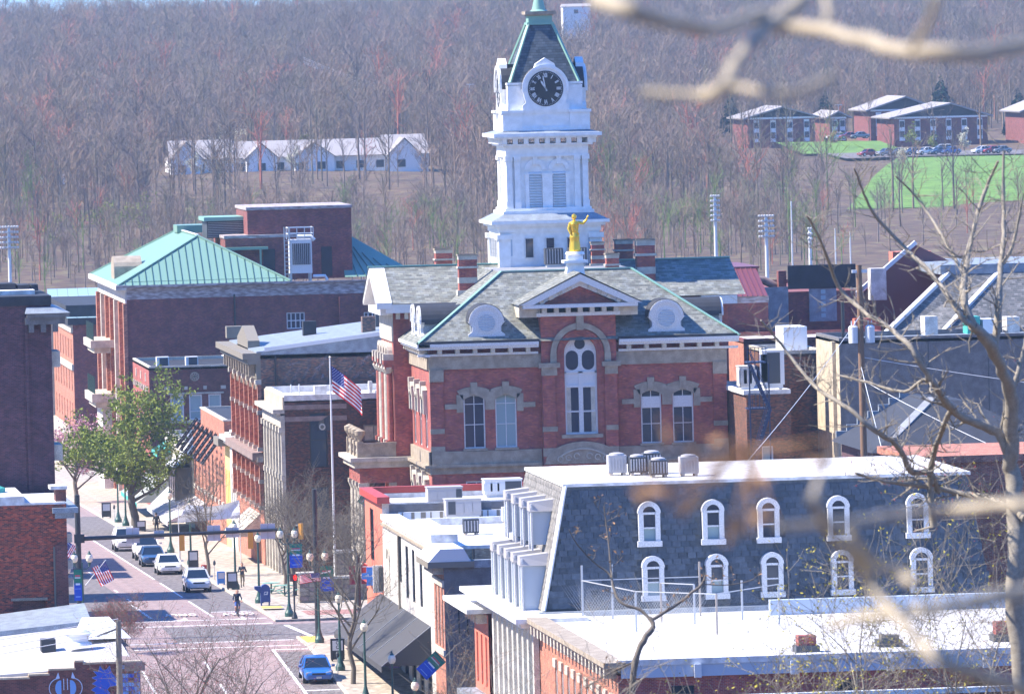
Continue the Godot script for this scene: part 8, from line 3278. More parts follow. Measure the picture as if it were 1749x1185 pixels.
# ---------------------------------------------------------------- far side of the valley
func far_side() -> void:
	# terraced houses with white gables
	var b := thing("terraced_houses", "row of white terraced houses with grey roofs on the far slope", "building", Vector3(150, 6.5, -1790))
	var g := Geo.new()
	g.box(129.0, 182, 5, 11.0, -1806, -1790)
	part(b, "wall", g, M.far_white)
	var rg := Geo.new()
	for k in [[129.0, 142.3, 14.7], [142.3, 160, 14.2], [160, 173, 14.2], [173, 182, 14.8]]:
		rg.quad(Vector3(k[0], k[2], -1798), Vector3(k[1], k[2], -1798), Vector3(k[1] + 0.3, 10.9, -1789), Vector3(k[0] - 0.3, 10.9, -1789))
		rg.quad(Vector3(k[0], k[2], -1798), Vector3(k[1], k[2], -1798), Vector3(k[1], 10.9, -1807), Vector3(k[0], 10.9, -1807))
	part(b, "roof", rg, M.far_roof)
	for k in [[128.7, 135.3, 14.6], [144.3, 150.6, 13.9], [154.2, 162.3, 13.9], [173.5, 180, 14.3]]:
		g = Geo.new()
		var f := facing_viewer(-1786.5)
		var mid: float = (k[0] + k[1]) / 2
		g.ext(PackedVector2Array([Vector2(k[0], 5), Vector2(k[1], 5), Vector2(k[1], 11), Vector2(mid, k[2] - 0.3), Vector2(k[0], 11)]), f, -6, 0)
		var ga := part(b, "gable", g, M.far_white)
		g = Geo.new()
		g.quad(Vector3(mid, k[2], -1786), Vector3(mid, k[2], -1798), Vector3(k[1] + 0.5, 10.7, -1798), Vector3(k[1] + 0.5, 10.7, -1786))
		g.quad(Vector3(mid, k[2], -1786), Vector3(mid, k[2], -1798), Vector3(k[0] - 0.5, 10.7, -1798), Vector3(k[0] - 0.5, 10.7, -1786))
		part(ga, "gable_roof", g, M.far_roof)
	for k in 12:
		g = Geo.new()
		var u := 130.2 + k * 4.1
		g.fbox(facing_viewer(-1786.5 if k in [0, 4, 6, 7, 11] else -1790.0), u, u + 1.6, 8.3, 9.8, 0, 0.1)
		part(b, "window", g, M.glass)
	# brick apartment houses
	for k in [[263.5, 278.3, 15.5, 271.3, 17.3, 10.0, -1900.0, "with tall pale window strips above the small lawn"], [295.8, 316.5, 14.8, 308.4, 17.1, 9.5, -1900.0, "with an open porch above the parking lot"], [297.5, 312.0, 16.0, 305.5, 18.3, 10.0, -1945.0, "half hidden behind the porch house"], [284.0, 287.5, 15.0, 285.7, 15.8, 9.8, -1915.0, "mostly hidden between the pines"], [323.0, 336, 15.6, 329, 17.6, 9.0, -1890.0, "with a hipped tower-like end"]]:
		b = thing("apartment_house", "brick apartment house " + k[7], "building", Vector3((k[0] + k[1]) / 2, k[5], k[6]), "apartment houses on the far slope")
		var f := facing_viewer(k[6])
		g = Geo.new()
		g.ext(PackedVector2Array([Vector2(k[0], k[5] - 4), Vector2(k[1], k[5] - 4), Vector2(k[1], k[2] - 0.6), Vector2(k[0], k[2] - 0.6)]), f, -25, 0)
		part(b, "wall", g, M.brick_plum)
		g = Geo.new()
		g.ext(PackedVector2Array([Vector2(k[0], k[2] - 0.6), Vector2(k[1], k[2] - 0.6), Vector2(k[3], k[4] - 0.3)]), f, -25, -0.6)
		part(b, "gable", g, M.dark_roof)
		g = Geo.new()
		for s in [k[0] - 1.2, k[1] + 1.2]:
			sheet(g, Vector3(s, k[2] - 0.7, k[6] + 1), Vector3(k[3], k[4], k[6] + 1), Vector3(k[3], k[4], k[6] - 26), Vector3(s, k[2] - 0.7, k[6] - 26), 0.3)
		part(b, "roof", g, M.far_roof)
		g = Geo.new()
		g.fbox(f, k[0], k[1], k[2] - 1.0, k[2] - 0.6, 0, 0.4)
		part(b, "pale_band", g, M.far_white)
		var n := maxi(2, int((k[1] - k[0]) / 3.4))
		for i in n:
			var u := lerpf(k[0], k[1], (i + 0.5) / n)
			g = Geo.new()
			g.fbox(f, u - 0.6, u + 0.6, k[5] - 0.5, k[2] - 1.2, 0, 0.12)
			var st := part(b, "window_strip", g, M.far_white)
			for j in 2:
				g = Geo.new()
				g.fbox(f, u - 0.5, u + 0.5, k[5] + 0.3 + j * 2.2, k[5] + 1.6 + j * 2.2, 0.12, 0.16)
				part(st, "window", g, M.glass)
	# white house near the ridge, white shed
	for k in [["hill_house", "small white house among the trees near the ridge", 298.0, -2500.0, 39.0, 4.0, 2.0], ["hill_house", "tiny pale house in the woods above the terraced houses", 194.0, -2250.0, 19.0, 3.0, 1.6], ["white_trailer", "long low white trailer on the bank by the great bare tree", 103.5, -1760.0, 7.9, 2.6, 1.2]]:
		b = thing(k[0], k[1], "building", Vector3(k[2], ground_at(k[2], k[3]), k[3]))
		g = Geo.new()
		g.box(k[2] - k[5], k[2] + k[5], k[4] - 8, k[4] + k[6] * 0.6, k[3] - 5, k[3])
		part(b, "wall", g, M.far_white)
		g = Geo.new()
		g.hexa(Vector3(k[2] - k[5] - 0.3, k[4] + k[6] * 0.6, k[3] - 5.3), Vector3(k[2] + k[5] + 0.3, k[4] + k[6] * 0.6, k[3] - 5.3), Vector3(k[2] + k[5] + 0.3, k[4] + k[6] * 0.6, k[3] + 0.3), Vector3(k[2] - k[5] - 0.3, k[4] + k[6] * 0.6, k[3] + 0.3), Vector3(k[2] - k[5], k[4] + k[6], k[3] - 2.6), Vector3(k[2] + k[5], k[4] + k[6], k[3] - 2.6), Vector3(k[2] + k[5], k[4] + k[6], k[3] - 2.4), Vector3(k[2] - k[5], k[4] + k[6], k[3] - 2.4))
		part(b, "roof", g, M.far_roof)
		g = Geo.new()
		g.fbox(facing_viewer(k[3]), k[2] - 0.8, k[2] + 0.4, k[4] - 0.8, k[4] + 0.3, 0, 0.1)
		part(b, "window", g, M.glass)
	# lawn and car park
	g = Geo.new()
	for i in 8:
		for j in 12:
			var p := []
			for q in [[i, j + 1], [i + 1, j + 1], [i + 1, j], [i, j]]:
				var z: float = -1600.0 - q[1] * 17.5
				var x0: float = -z * (0.150 - (z + 1600) * 0.00003)
				var x: float = lerpf(x0, 345.0, q[0] / 8.0)
				p.append(Vector3(x, ground_at(x, z) + 0.5 * sin(PI * clampf(q[1] / 12.0, 0, 1)), z))
			g.quad(p[0], p[1], p[2], p[3])
	textured("lawn_green", noise_tex(Color(0.80, 0.82, 0.7), Color(1, 1, 1), 0.01, 71), lin(0.13, 0.25, 0.03), Vector3(0.03, 0.03, 0.03), 0.95)
	setting("lawn", g, M.lawn_green)
	g = Geo.new()
	g.quad(Vector3(268, 9.6, -1890), Vector3(291, 9.3, -1890), Vector3(289, 7.6, -1835), Vector3(266, 7.9, -1835))
	setting("lawn", g, M.lawn_green)
	g = Geo.new()
	for i in 10:
		var x := 270.0 + i * 8
		g.quad(Vector3(x, ground_at(x, -1830) + 0.5, -1830), Vector3(x + 8, ground_at(x + 8, -1830) + 0.5, -1830), Vector3(x + 8, ground_at(x + 8, -1800) + 0.35, -1800), Vector3(x, ground_at(x, -1800) + 0.35, -1800))
	setting("car_park", g, M.road_grey)
	var far_cars := [[275.5, "paint_red", "red car at the low end of the far car park"], [279.3, "paint_grey", "grey car next to the red one in the far car park"], [282.0, "paint_grey", "dark grey car third from the low end of the far car park"], [285.0, "paint_navy", "navy car in the far car park"], [287.6, "paint_white", "white car beside the navy one in the far car park"], [290.5, "paint_navy", "navy car beside the white one in the far car park"], [292.9, "paint_blue", "blue car by the long white one in the far car park"], [299.5, "paint_white", "white car at the high end of the far car park"], [301.5, "paint_red", "maroon car at the high end of the far car park"], [303.6, "paint_grey", "grey car at the very end of the far car park"]]
	for k in far_cars:
		var c := make_car("distant_car", M[k[1]], "saloon", 4.6, 1.8, 1.5)
		c.position = Vector3(k[0], ground_at(k[0], -1806) + 0.5, -1806)
		c.rotation.y = -1.1
		tag(c, k[2], "car", "cars in the far car park")
	var lc := make_car("distant_car", M.paint_white, "wagon", 5.0, 1.9, 1.6)
	lc.position = Vector3(293.5, ground_at(293, -1822) + 0.5, -1822)
	lc.rotation.y = -1.5
	tag(lc, "long white car broadside on in the far car park", "car", "cars in the far car park")
	for k in [[282.0, "paint_white", "white car parked beside the porchless apartment house"], [284.5, "paint_red", "red car parked between the pines"], [287.0, "paint_grey", "grey car parked below the pines"]]:
		var c := make_car("distant_car", M[k[1]], "saloon", 4.6, 1.8, 1.5)
		c.position = Vector3(k[0], 9.9, -1893)
		c.rotation.y = -1.3
		tag(c, k[2], "car", "cars by the apartment houses")
	# floodlight masts of the stadium
	for k in [[61.4, 13.0, 2.6, 5, 0.0, "by the tall dark brick building"], [161.6, 11.7, 2.2, 5, 0.0, "lowest of the three beside the maroon roof"], [162.9, 13.2, 1.4, 6, -60.0, "tallest of the three beside the maroon roof"], [164.5, 10.4, 0.7, 3, 20.0, "narrow one of the three beside the maroon roof"]]:
		var z: float = -1150.0 + k[4]
		var t := thing("floodlight_mast", "stadium floodlight mast with white lamps, " + k[5], "floodlight", Vector3(k[0], -6, z), "stadium floodlights")
		g = Geo.new()
		g.tube([Vector3(k[0], -6, z), Vector3(k[0], k[1], z)], [0.3, 0.2], 8)
		part(t, "mast", g, M.pale_steel)
		for r in k[3]:
			var y: float = k[1] - r * 0.68
			g = Geo.new()
			g.box(k[0] - k[2] / 2, k[0] + k[2] / 2, y - 0.04, y + 0.04, z, z + 0.15)
			var row := part(t, "lamp_bar", g, M.steel)
			var n := int(k[2] / 0.34)
			for i in n:
				g = Geo.new()
				g.lathe([Vector2(0.08, -0.15), Vector2(0.17, 0.0), Vector2(0.15, 0.12), Vector2(0, 0.16)], Vector3(k[0] - k[2] / 2 + 0.17 + i * k[2] / n, y + 0.12, z + 0.25), 7)
				part(row, "lamp", g, M.white_paint)
	# slim posts and street lights over the valley
	for k in [[170.8, 9.9, -1150.0, "slim white post beyond the cinema block, taller"], [172.8, 9.4, -1150.0, "slim white post beyond the cinema block, shorter"], [165.3, 13.6, -1152.0, "thin mast rising behind the narrow floodlight"]]:
		g = Geo.new()
		g.tube([Vector3(k[0], -6, k[2]), Vector3(k[0], k[1], k[2])], [0.14, 0.09], 6)
		lone("slim_post", g, M.pale_steel, k[3], "post", Vector3(k[0], -6, k[2]))
	for k in [[113.3, 22.0, -2000.0, "above the great bare tree"], [148.3, 17.8, -2000.0, "beside the white blossom trees"], [213.2, 22.8, -2000.0, "beside the clock tower"], [298.5, 15.9, -2000.0, "among the apartment houses"]]:
		var t := thing("road_light", "tall road light with a cluster of white heads " + k[3], "street lamp", Vector3(k[0], ground_at(k[0], k[2]), k[2]), "road lights in the valley")
		g = Geo.new()
		g.tube([Vector3(k[0], ground_at(k[0], k[2]), k[2]), Vector3(k[0], k[1], k[2])], [0.14, 0.1], 6)
		part(t, "mast", g, M.pale_steel)
		for s in [-0.6, 0.0, 0.6]:
			g = Geo.new()
			g.box(k[0] + s - 0.25, k[0] + s + 0.25, k[1], k[1] + 0.25, k[2], k[2] + 0.5)
			part(t, "head", g, M.white_paint)
	# power line crossing the hillside
	var t := thing("power_line", "set of pale power cables crossing the wooded hillside beside the clock tower", "power line", Vector3(190, 18, -2100))
	for k in 5:
		g = Geo.new()
		var pts := []
		var rad := []
		for i in 11:
			var s := i / 10.0
			pts.append(Vector3(lerpf(184, 228, s), lerpf(28.2, 17.6 + k * 0.2, s) - 2.4 * 4 * s * (1 - s) + k * 0.35 * (1 - s), -2100))
			rad.append(0.035)
		g.tube(pts, rad, 4, false)
		part(t, "cable", g, M.pale_steel)


# ---------------------------------------------------------------- plants
func grow(g: Geo, tips: Array, p: Vector3, d: Vector3, len: float, rad: float, level: int, r: RandomNumberGenerator, o: Dictionary) -> void:
	# one branch: a bent, tapering tube with side branches
	var n := 3 if level > 0 else 2
	var pts := [p]
	var rads := [rad]
	var q := p
	var dd := d
	for i in n:
		dd = (dd + Vector3(r.randf_range(-1, 1), r.randf_range(-0.6, 1) * o.get("lift", 0.5), r.randf_range(-1, 1)) * o.get("bend", 0.22)).normalized()
		q += dd * len / n
		pts.append(q)
		rads.append(rad * lerpf(1.0, o.get("taper", 0.45), (i + 1.0) / n))
	g.tube(pts, rads, o.get("sides", 5) if rad > 0.03 else 3, false)
	if level <= 0:
		tips.append([q, dd])
		return
	var kids: int = o.get("kids", 4)
	for k in kids:
		var s := lerpf(o.get("from", 0.35), 1.0, (k + r.randf()) / kids)
		var i := mini(int(s * n), n - 1)
		var a: Vector3 = pts[i].lerp(pts[i + 1], s * n - i)
		var side := Vector3(r.randf_range(-1, 1), r.randf_range(-0.25, 0.9), r.randf_range(-1, 1)).normalized()
		grow(g, tips, a, (dd * o.get("along", 0.55) + side).normalized(), len * r.randf_range(0.5, 0.78), maxf(rads[i] * r.randf_range(0.42, 0.6), o.get("thin", 0.004)), level - 1, r, o)
	if level == 1:
		tips.append([q, dd])


func leaves(g: Geo, tips: Array, per: int, size: float, spread: float, r: RandomNumberGenerator, lo := 0.7, hi := 1.25) -> void:
	for t in tips:
		for k in per:
			var p: Vector3 = t[0] - t[1] * r.randf() * spread + Vector3(r.randf_range(-1, 1), r.randf_range(-1, 1), r.randf_range(-1, 1)) * spread * 0.5
			var a := Vector3(r.randf_range(-1, 1), r.randf_range(-1, 1), r.randf_range(-1, 1)).normalized() * size * r.randf_range(0.6, 1.3)
			var b := a.cross(Vector3(r.randf_range(-1, 1), r.randf_range(-1, 1), r.randf_range(-1, 1))).normalized() * size * 0.45
			g.tint = Color(1, 1, 1) * r.randf_range(lo, hi)
			g.quad(p - a, p + b, p + a, p - b)
	g.tint = Color(1, 1, 1)


func tree(called: String, label: String, at: Vector3, h: float, trunk_r: float, o: Dictionary, group := "") -> Node3D:
	var t := thing(called, label, o.get("category", "tree"), at, group)
	var r := RandomNumberGenerator.new()
	r.seed = o.get("seed", 1)
	var g := Geo.new()
	var pts := []
	var rad := []
	var top: float = h * o.get("trunk", 0.45)
	for i in 6:
		pts.append(at + Vector3(sin(i * 1.7 + r.randf()) * h * 0.008 * i + o.get("lean", 0.0) * i * h * 0.02, top * i / 5.0 - (0.3 if i == 0 else 0.0), cos(i * 1.3) * h * 0.006 * i))
		rad.append(trunk_r * lerpf(1.15, 0.7, i / 5.0))
	g.tube(pts, rad, 8)
	part(t, "trunk", g, o.get("bark", M.bark))
	var c := Geo.new()
	var tips := []
	var main: int = o.get("main", 6)
	for k in main:
		var a := TAU * (k + r.randf() * 0.6) / main
		var s: float = lerpf(o.get("low", 0.5), 1.0, float(k) / maxi(1, main - 1))
		var d := Vector3(cos(a), o.get("rise", 0.9) + (0.9 if k == main - 1 else 0.0), sin(a)).normalized()
		var i := mini(int(s * 5), 4)
		grow(c, tips, pts[i].lerp(pts[i + 1], s * 5 - i), d, h * o.get("reach", 0.38) * r.randf_range(0.8, 1.15), trunk_r * 0.5, o.get("levels", 3), r, o)
	part(t, "branches", c, o.get("bark", M.bark))
	if o.has("leaf"):
		var l := Geo.new()
		leaves(l, tips, o.get("per", 6), o.get("size", 0.08), o.get("spread", 0.5), r)
		part(t, "crown", l, o.leaf)
	return t


func conifer_mesh(h: float, w: float, seed_: int, tone: Color) -> ArrayMesh:
	var r := RandomNumberGenerator.new()
	r.seed = seed_
	var g := Geo.new()
	g.tint = Color(0.10, 0.075, 0.055)
	g.tube([Vector3.ZERO, Vector3(0, h, 0)], [h * 0.02, 0.02], 5)
	for k in 260:
		var s := pow(r.randf(), 0.8)
		var y := h * lerpf(0.12, 0.98, s)
		var a := r.randf() * TAU
		var l := w * (1.04 - s) * r.randf_range(0.6, 1.1)
		var d := Vector3(cos(a), r.randf_range(-0.35, 0.1), sin(a))
		var sd := Vector3(-sin(a), 0, cos(a)) * l * 0.28
		var p := Vector3(0, y, 0) + d * l * 0.25
		g.tint = tone * r.randf_range(0.6, 1.35)
		g.tri(p, p + d * l + sd + Vector3(0, -0.1 * l, 0), p + d * l * 1.05 - sd)
		g.tri(p + Vector3(0, 0.14 * l, 0), p + d * l * 0.9 + Vector3(0, 0.25 * l, 0), p + d * l + Vector3(0, -0.22 * l, 0))
	return g.mesh()


func bare_mesh(h: float, seed_: int, spread: float, twigs: int) -> ArrayMesh:
	# a leafless woodland tree, coarse enough to be drawn many thousand times
	var r := RandomNumberGenerator.new()
	r.seed = seed_
	var g := Geo.new()
	g.tint = Color(0.95, 0.92, 0.9)
	var tips := []
	var t := h * 0.38
	g.tube([Vector3(0, -1, 0), Vector3(r.randf_range(-0.2, 0.2), t, 0.1), Vector3(r.randf_range(-0.5, 0.5), h * 0.8, r.randf_range(-0.4, 0.4))], [h * 0.014, h * 0.01, h * 0.004], 4, false)
	for k in 9:
		var a := r.randf() * TAU
		grow(g, tips, Vector3(0, lerpf(t * 0.8, h * 0.72, k / 9.0), 0), Vector3(cos(a) * spread, 1.0, sin(a) * spread).normalized(), h * r.randf_range(0.2, 0.34), h * 0.005, 1, r, {"kids": 4, "thin": 0.035, "sides": 3, "bend": 0.3})
	for q in tips:
		for k in twigs:
			var d: Vector3 = (q[1] + Vector3(r.randf_range(-1, 1), r.randf_range(-0.3, 1.0), r.randf_range(-1, 1)) * 0.9).normalized()
			var p: Vector3 = q[0] - q[1] * r.randf() * h * 0.09
			g.tint = Color(1.15, 1.02, 1.0) * r.randf_range(0.75, 1.2)
			g.tri(p, p + d.cross(Vector3(0.3, 1, 0.2)).normalized() * 0.045, p + d * h * r.randf_range(0.05, 0.11))
	return g.mesh()


func woodland() -> void:
	var r := RandomNumberGenerator.new()
	r.seed = 99
	var kinds := []
	for k in 5:
		kinds.append(bare_mesh([15.0, 17.0, 13.0, 19.0, 12.0][k], 300 + k, [0.5, 0.65, 0.7, 0.45, 0.85][k], 5))
	var lists := [[], [], [], [], []]
	var tones := [Color(1, 0.95, 0.93), Color(0.85, 0.82, 0.88), Color(1.1, 0.96, 0.86), Color(0.9, 0.92, 0.8), Color(1.2, 1.05, 0.98), Color(0.75, 0.72, 0.76)]
	for i in 15000:
		var z := -1340.0 - pow(r.randf(), 0.85) * 1900.0
		var x := -z * (0.1107 + r.randf_range(-0.067, 0.067))
		var ratio := x / -z
		if z > -1830 and ratio > 0.1475 and (z < -1600 or r.randf() < 0.85):
			continue
		if z < -1745 and z > -1812 and ratio > 0.0695 and ratio < 0.104:
			continue
		if z > -1745 and z < -1560 and ratio > 0.0695 and ratio < 0.104 and r.randf() < 0.88:
			continue
		if z < -1600 and z > -1985 and ratio > 0.134 and r.randf() < 0.93:
			continue
		var s := r.randf_range(0.75, 1.2) * (0.55 if z > -1560 else 0.9)
		var b := Basis(UP, r.randf() * TAU).scaled(Vector3(s, s * r.randf_range(0.85, 1.15), s))
		var tone: Color = tones[r.randi() % 6] * r.randf_range(0.8, 1.2)
		if r.randf() < 0.03:
			tone = Color(1.9, 0.85, 0.75)
		elif z > -1600 and r.randf() < 0.10:
			tone = Color(0.75, 1.25, 0.5)
		lists[r.randi() % 5].append([Transform3D(b, Vector3(x, ground_at(x, z) - 0.2, z)), tone])
	for k in 5:
		var mm := MultiMesh.new()
		mm.transform_format = MultiMesh.TRANSFORM_3D
		mm.use_colors = true
		mm.mesh = kinds[k]
		mm.instance_count = lists[k].size()
		for i in lists[k].size():
			mm.set_instance_transform(i, lists[k][i][0])
			mm.set_instance_color(i, lists[k][i][1])
		var o := MultiMeshInstance3D.new()
		o.name = numbered("bare_wood")
		o.multimesh = mm
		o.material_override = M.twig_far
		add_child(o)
		tag(o, "leafless hazy wood covering the far hillside", "wood", "far hillside woods")
		o.set_meta("kind", "stuff")
	# trees that stand out from the wood
	var big := bare_mesh(20.0, 401, 0.95, 9)
	for k in [[93.4, -1650.0, 18.5, "great spreading bare tree on the bank, thickest trunk of all"], [113.1, -1650.0, 16.0, "tall slim bare tree before the white blossom"], [119.0, -1655.0, 13.5, "forked bare tree by the end of the terraced houses"], [127.0, -1645.0, 15.0, "dark bare tree before the first terraced house"], [146.0, -1700.0, 12.0, "bare tree before the middle gables of the terraced houses"], [168.3, -1660.0, 14.0, "bare tree close to the clock tower, before the last terraced house"], [228.0, -1600.0, 15.0, "bare tree beside the white clock tower, above the navy roof"]]:
		var o := MeshInstance3D.new()
		o.name = numbered("bare_tree")
		o.mesh = big
		o.material_override = M.twig_near
		add_child(o)
		o.position = Vector3(k[0], ground_at(k[0], k[1]) - 0.3, k[1])
		var s: float = k[2] / 20.0
		o.scale = Vector3(s * (1.5 if k[2] > 18 else 0.9), s, s)
		o.rotation.y = k[0]
		tag(o, k[3], "tree", "bare trees standing out on the far bank")
	var cm := [conifer_mesh(12, 2.6, 1, Color(0.028, 0.085, 0.05)), conifer_mesh(12, 3.6, 2, Color(0.022, 0.05, 0.04))]
	for k in [[129.5, -1950.0, 11.0, 0, "tallest of the green pines above the blossom"], [132.0, -1945.0, 9.5, 0, "pine touching the tallest green one"], [134.5, -1950.0, 8.0, 0, "small pine at the edge of the green group"], [138.0, -1960.0, 8.5, 0, "lone narrow pine behind the white blossom"], [143.0, -1955.0, 6.5, 0, "short pine above the terraced houses"], [129.0, -2200.0, 9.0, 1, "dark spire-shaped fir above the green pines"], [165.0, -2200.0, 13.0, 0, "tall narrow pine on the hillside above the houses"], [160.0, -2190.0, 7.5, 1, "dark pine beside the tall narrow one"], [176.0, -1990.0, 5.0, 1, "small dark fir behind the middle gables"], [272.0, -1990.0, 10.5, 1, "broad dark spruce beside the lawn apartment house"], [294.0, -1990.0, 11.0, 1, "broad dark spruce between the apartment houses"], [318.0, -2150.0, 13.0, 0, "feathery pine high behind the apartments"], [323.5, -2150.0, 12.0, 0, "leaning feathery pine next to the other high one"], [328.5, -1930.0, 12.0, 1, "dense dark spruce beside the hipped apartment end"], [320.0, -1985.0, 14.0, 1, "dark pine behind the porch house"], [246.0, -2000.0, 5.5, 1, "small dark fir beside the clock stage of the tower"]]:
		var o := MeshInstance3D.new()
		o.name = numbered("evergreen_tree")
		o.mesh = cm[k[3]]
		o.material_override = M.needle
		add_child(o)
		o.position = Vector3(k[0], ground_at(k[0], k[1]) - 0.3, k[1])
		o.scale = Vector3.ONE * (k[2] / 12.0)
		o.rotation.y = k[0] * 2.1
		tag(o, k[4], "tree", "evergreens on the far slope")
	for k in [[138.5, -1850.0, 4.5, "blossom_white", "round white blossoming tree apart from the terraced houses"], [141.0, -1846.0, 5.0, "blossom_white", "largest white blossoming tree before the pines"], [144.5, -1852.0, 6.0, "blossom_white", "pointed white blossoming tree by the road light"], [149.5, -1860.0, 6.5, "blossom_white", "tall pointed white tree behind the first gable"], [131.5, -1760.0, 4.5, "blossom_white", "white blossoming tree before the first terraced house"], [151.5, -1760.0, 5.0, "blossom_white", "white blossoming tree between two gables"], [277.0, -1770.0, 3.0, "blossom_white", "tiny white tree under the small lawn"], [303.0, -1850.0, 4.0, "blossom_white", "white tree before the porch house"], [95.0, -1480.0, 8.0, "leaf_green", "bushy pale green tree at the foot of the bank"], [101.5, -1480.0, 8.5, "leaf_green", "brightest green tree at the foot of the bank"], [86.0, -1470.0, 6.0, "leaf_green", "low green shrub mass beside the floodlight"], [296.0, -1848.0, 3.5, "leaf_green", "fresh green bush before the porch house"], [280.0, -1885.0, 3.5, "leaf_dry", "russet round bush beside the lawn apartment house"], [292.0, -1850.0, 5.0, "leaf_green", "dark bushy tree behind the long row of cars"], [155.0, -1880.0, 4.0, "leaf_green", "light green thicket behind the terraced roofs"], [165.0, -1890.0, 4.5, "leaf_green", "second light green thicket behind the terraced roofs"]]:
		tree("far_leafy_tree", k[4], Vector3(k[0], ground_at(k[0], k[1]), k[1]), k[2], 0.12, {"seed": int(k[0] * 7), "levels": 1, "main": 9, "kids": 4, "low": 0.2, "trunk": 0.7, "reach": 0.34, "leaf": M[k[3]], "per": 9, "size": 0.22, "spread": 0.9, "thin": 0.03}, "leafy trees of the far slope")


func town_trees() -> void:
	var y := street_y(-726.0)
	tree("leafy_street_tree", "broad street tree in fresh yellow-green leaf with a leaning dark trunk", Vector3(48.6, y, -726.3), 10.5, 0.32, {"seed": 21, "levels": 3, "main": 8, "kids": 5, "reach": 0.40, "rise": 0.45, "low": 0.42, "trunk": 0.55, "lean": -0.25, "leaf": M.leaf_green, "per": 12, "size": 0.17, "spread": 0.55, "thin": 0.012})
	tree("magnolia_tree", "pink magnolia in blossom beside the leafy tree", Vector3(47.6, street_y(-790), -790), 9.0, 0.2, {"seed": 22, "levels": 3, "main": 7, "kids": 4, "reach": 0.34, "rise": 0.9, "low": 0.3, "leaf": M.blossom_pink, "per": 4, "size": 0.14, "spread": 0.5, "thin": 0.012})
	var bare := {"levels": 3, "main": 7, "kids": 5, "reach": 0.36, "rise": 1.3, "low": 0.4, "thin": 0.009, "bend": 0.2}
	for k in [[48.1, -640.0, 8.5, 0.13, 31, "slim bare street tree beside the silver crossover"], [48.55, -531.0, 10.8, 0.15, 32, "slim bare street tree in a pavement pit by the blue car"], [51.6, -607.0, 8.6, 0.14, 33, "bare reddish tree before the limestone columns"], [53.4, -611.0, 8.0, 0.13, 34, "bare tree between the stone piers"], [55.2, -601.0, 7.8, 0.12, 35, "bare tree behind the black signal pole"], [52.2, -622.0, 7.5, 0.12, 36, "bare tree beside the green tables"], [57.6, -604.0, 7.2, 0.12, 37, "bare tree before the courthouse porch"]]:
		bare["seed"] = k[4]
		tree("bare_street_tree", k[5], Vector3(k[0], street_y(k[1]) + 0.1, k[1]), k[2], k[3], bare, "bare street trees")
	# red-budded shrubs by the signal mast and a budding tree rising into view
	for k in [[35.3, -556.0, 4.2, 0.05, 41, "bare shrub with red buds beside the signal mast"], [36.2, -552.0, 4.6, 0.05, 42, "second bare shrub with red buds, nearer the road"], [31.5, -440.0, 14.0, 0.14, 43, "red-budding tree top rising beside the mural wall"], [33.6, -438.0, 13.4, 0.12, 44, "thin red-budding tree next to the other"]]:
		tree("red_bud_tree", k[5], Vector3(k[0], street_y(k[1]), k[1]), k[2], k[3], {"seed": k[4], "levels": 3, "main": 8, "kids": 5, "reach": 0.34 if k[2] < 6 else 0.3, "rise": 1.4, "low": 0.15 if k[2] < 6 else 0.6, "trunk": 0.3 if k[2] < 6 else 0.66, "leaf": M.bud_red, "per": 2, "size": 0.035, "spread": 0.35, "thin": 0.008, "category": "shrub" if k[2] < 6 else "tree"})
	for k in [[54.8, -500.0, 7.8, 51, "dense brown thicket tree in the courtyard beside the brick building"], [57.0, -497.0, 7.2, 52, "twiggy courtyard tree beside the red wall"], [53.4, -496.0, 6.0, 53, "low twiggy shrub at the courtyard edge with a few dry leaves"]]:
		tree("thicket_tree", k[4], Vector3(k[0], street_y(k[1]), k[1]), k[2], 0.12, {"seed": k[3], "levels": 4, "main": 9, "kids": 4, "reach": 0.42, "rise": 0.7, "low": 0.1, "trunk": 0.4, "thin": 0.008, "leaf": M.leaf_dry, "per": 1, "size": 0.04, "spread": 0.3}, "courtyard thicket")


func limb_from(c: Geo, tips: Array, k: Array, r: RandomNumberGenerator, step: float, twig: float, o: Dictionary) -> void:
	# a limb through given joints, with twigs along it
	var pts := []
	var rad := []
	for i in k[0].size():
		pts.append(Vector3(k[0][i][0], k[0][i][1], k[0][i][2]))
		rad.append(lerpf(k[1], k[2], i / float(k[0].size() - 1)))
	# smooth between joints
	var sp := []
	var sr := []
	for i in pts.size() - 1:
		var a: Vector3 = pts[maxi(i - 1, 0)]
		var d: Vector3 = pts[mini(i + 2, pts.size() - 1)]
		for j in 4:
			sp.append(pts[i].cubic_interpolate(pts[i + 1], a, d, j / 4.0) + Vector3(r.randf_range(-1, 1), r.randf_range(-1, 1), r.randf_range(-1, 1)) * rad[i] * 0.25)
			sr.append(lerpf(rad[i], rad[i + 1], j / 4.0) * r.randf_range(0.88, 1.12))
	sp.append(pts[-1])
	sr.append(rad[-1])
	c.tube(sp, sr, 8, true)
	if step <= 0:
		return
	for i in range(1, sp.size()):
		var l: float = (sp[i] - sp[i - 1]).length()
		var n := int(l / step + r.randf())
		for j in n:
			var d: Vector3 = (sp[i] - sp[i - 1]).normalized()
			var side := Vector3(r.randf_range(-1, 1), r.randf_range(-0.5, 1), r.randf_range(-1, 1)).normalized()
			grow(c, tips, sp[i - 1].lerp(sp[i], r.randf()), (d * 0.4 + side).normalized(), twig * r.randf_range(0.6, 1.3), maxf(sr[i] * 0.35, 0.010), 1, r, o)


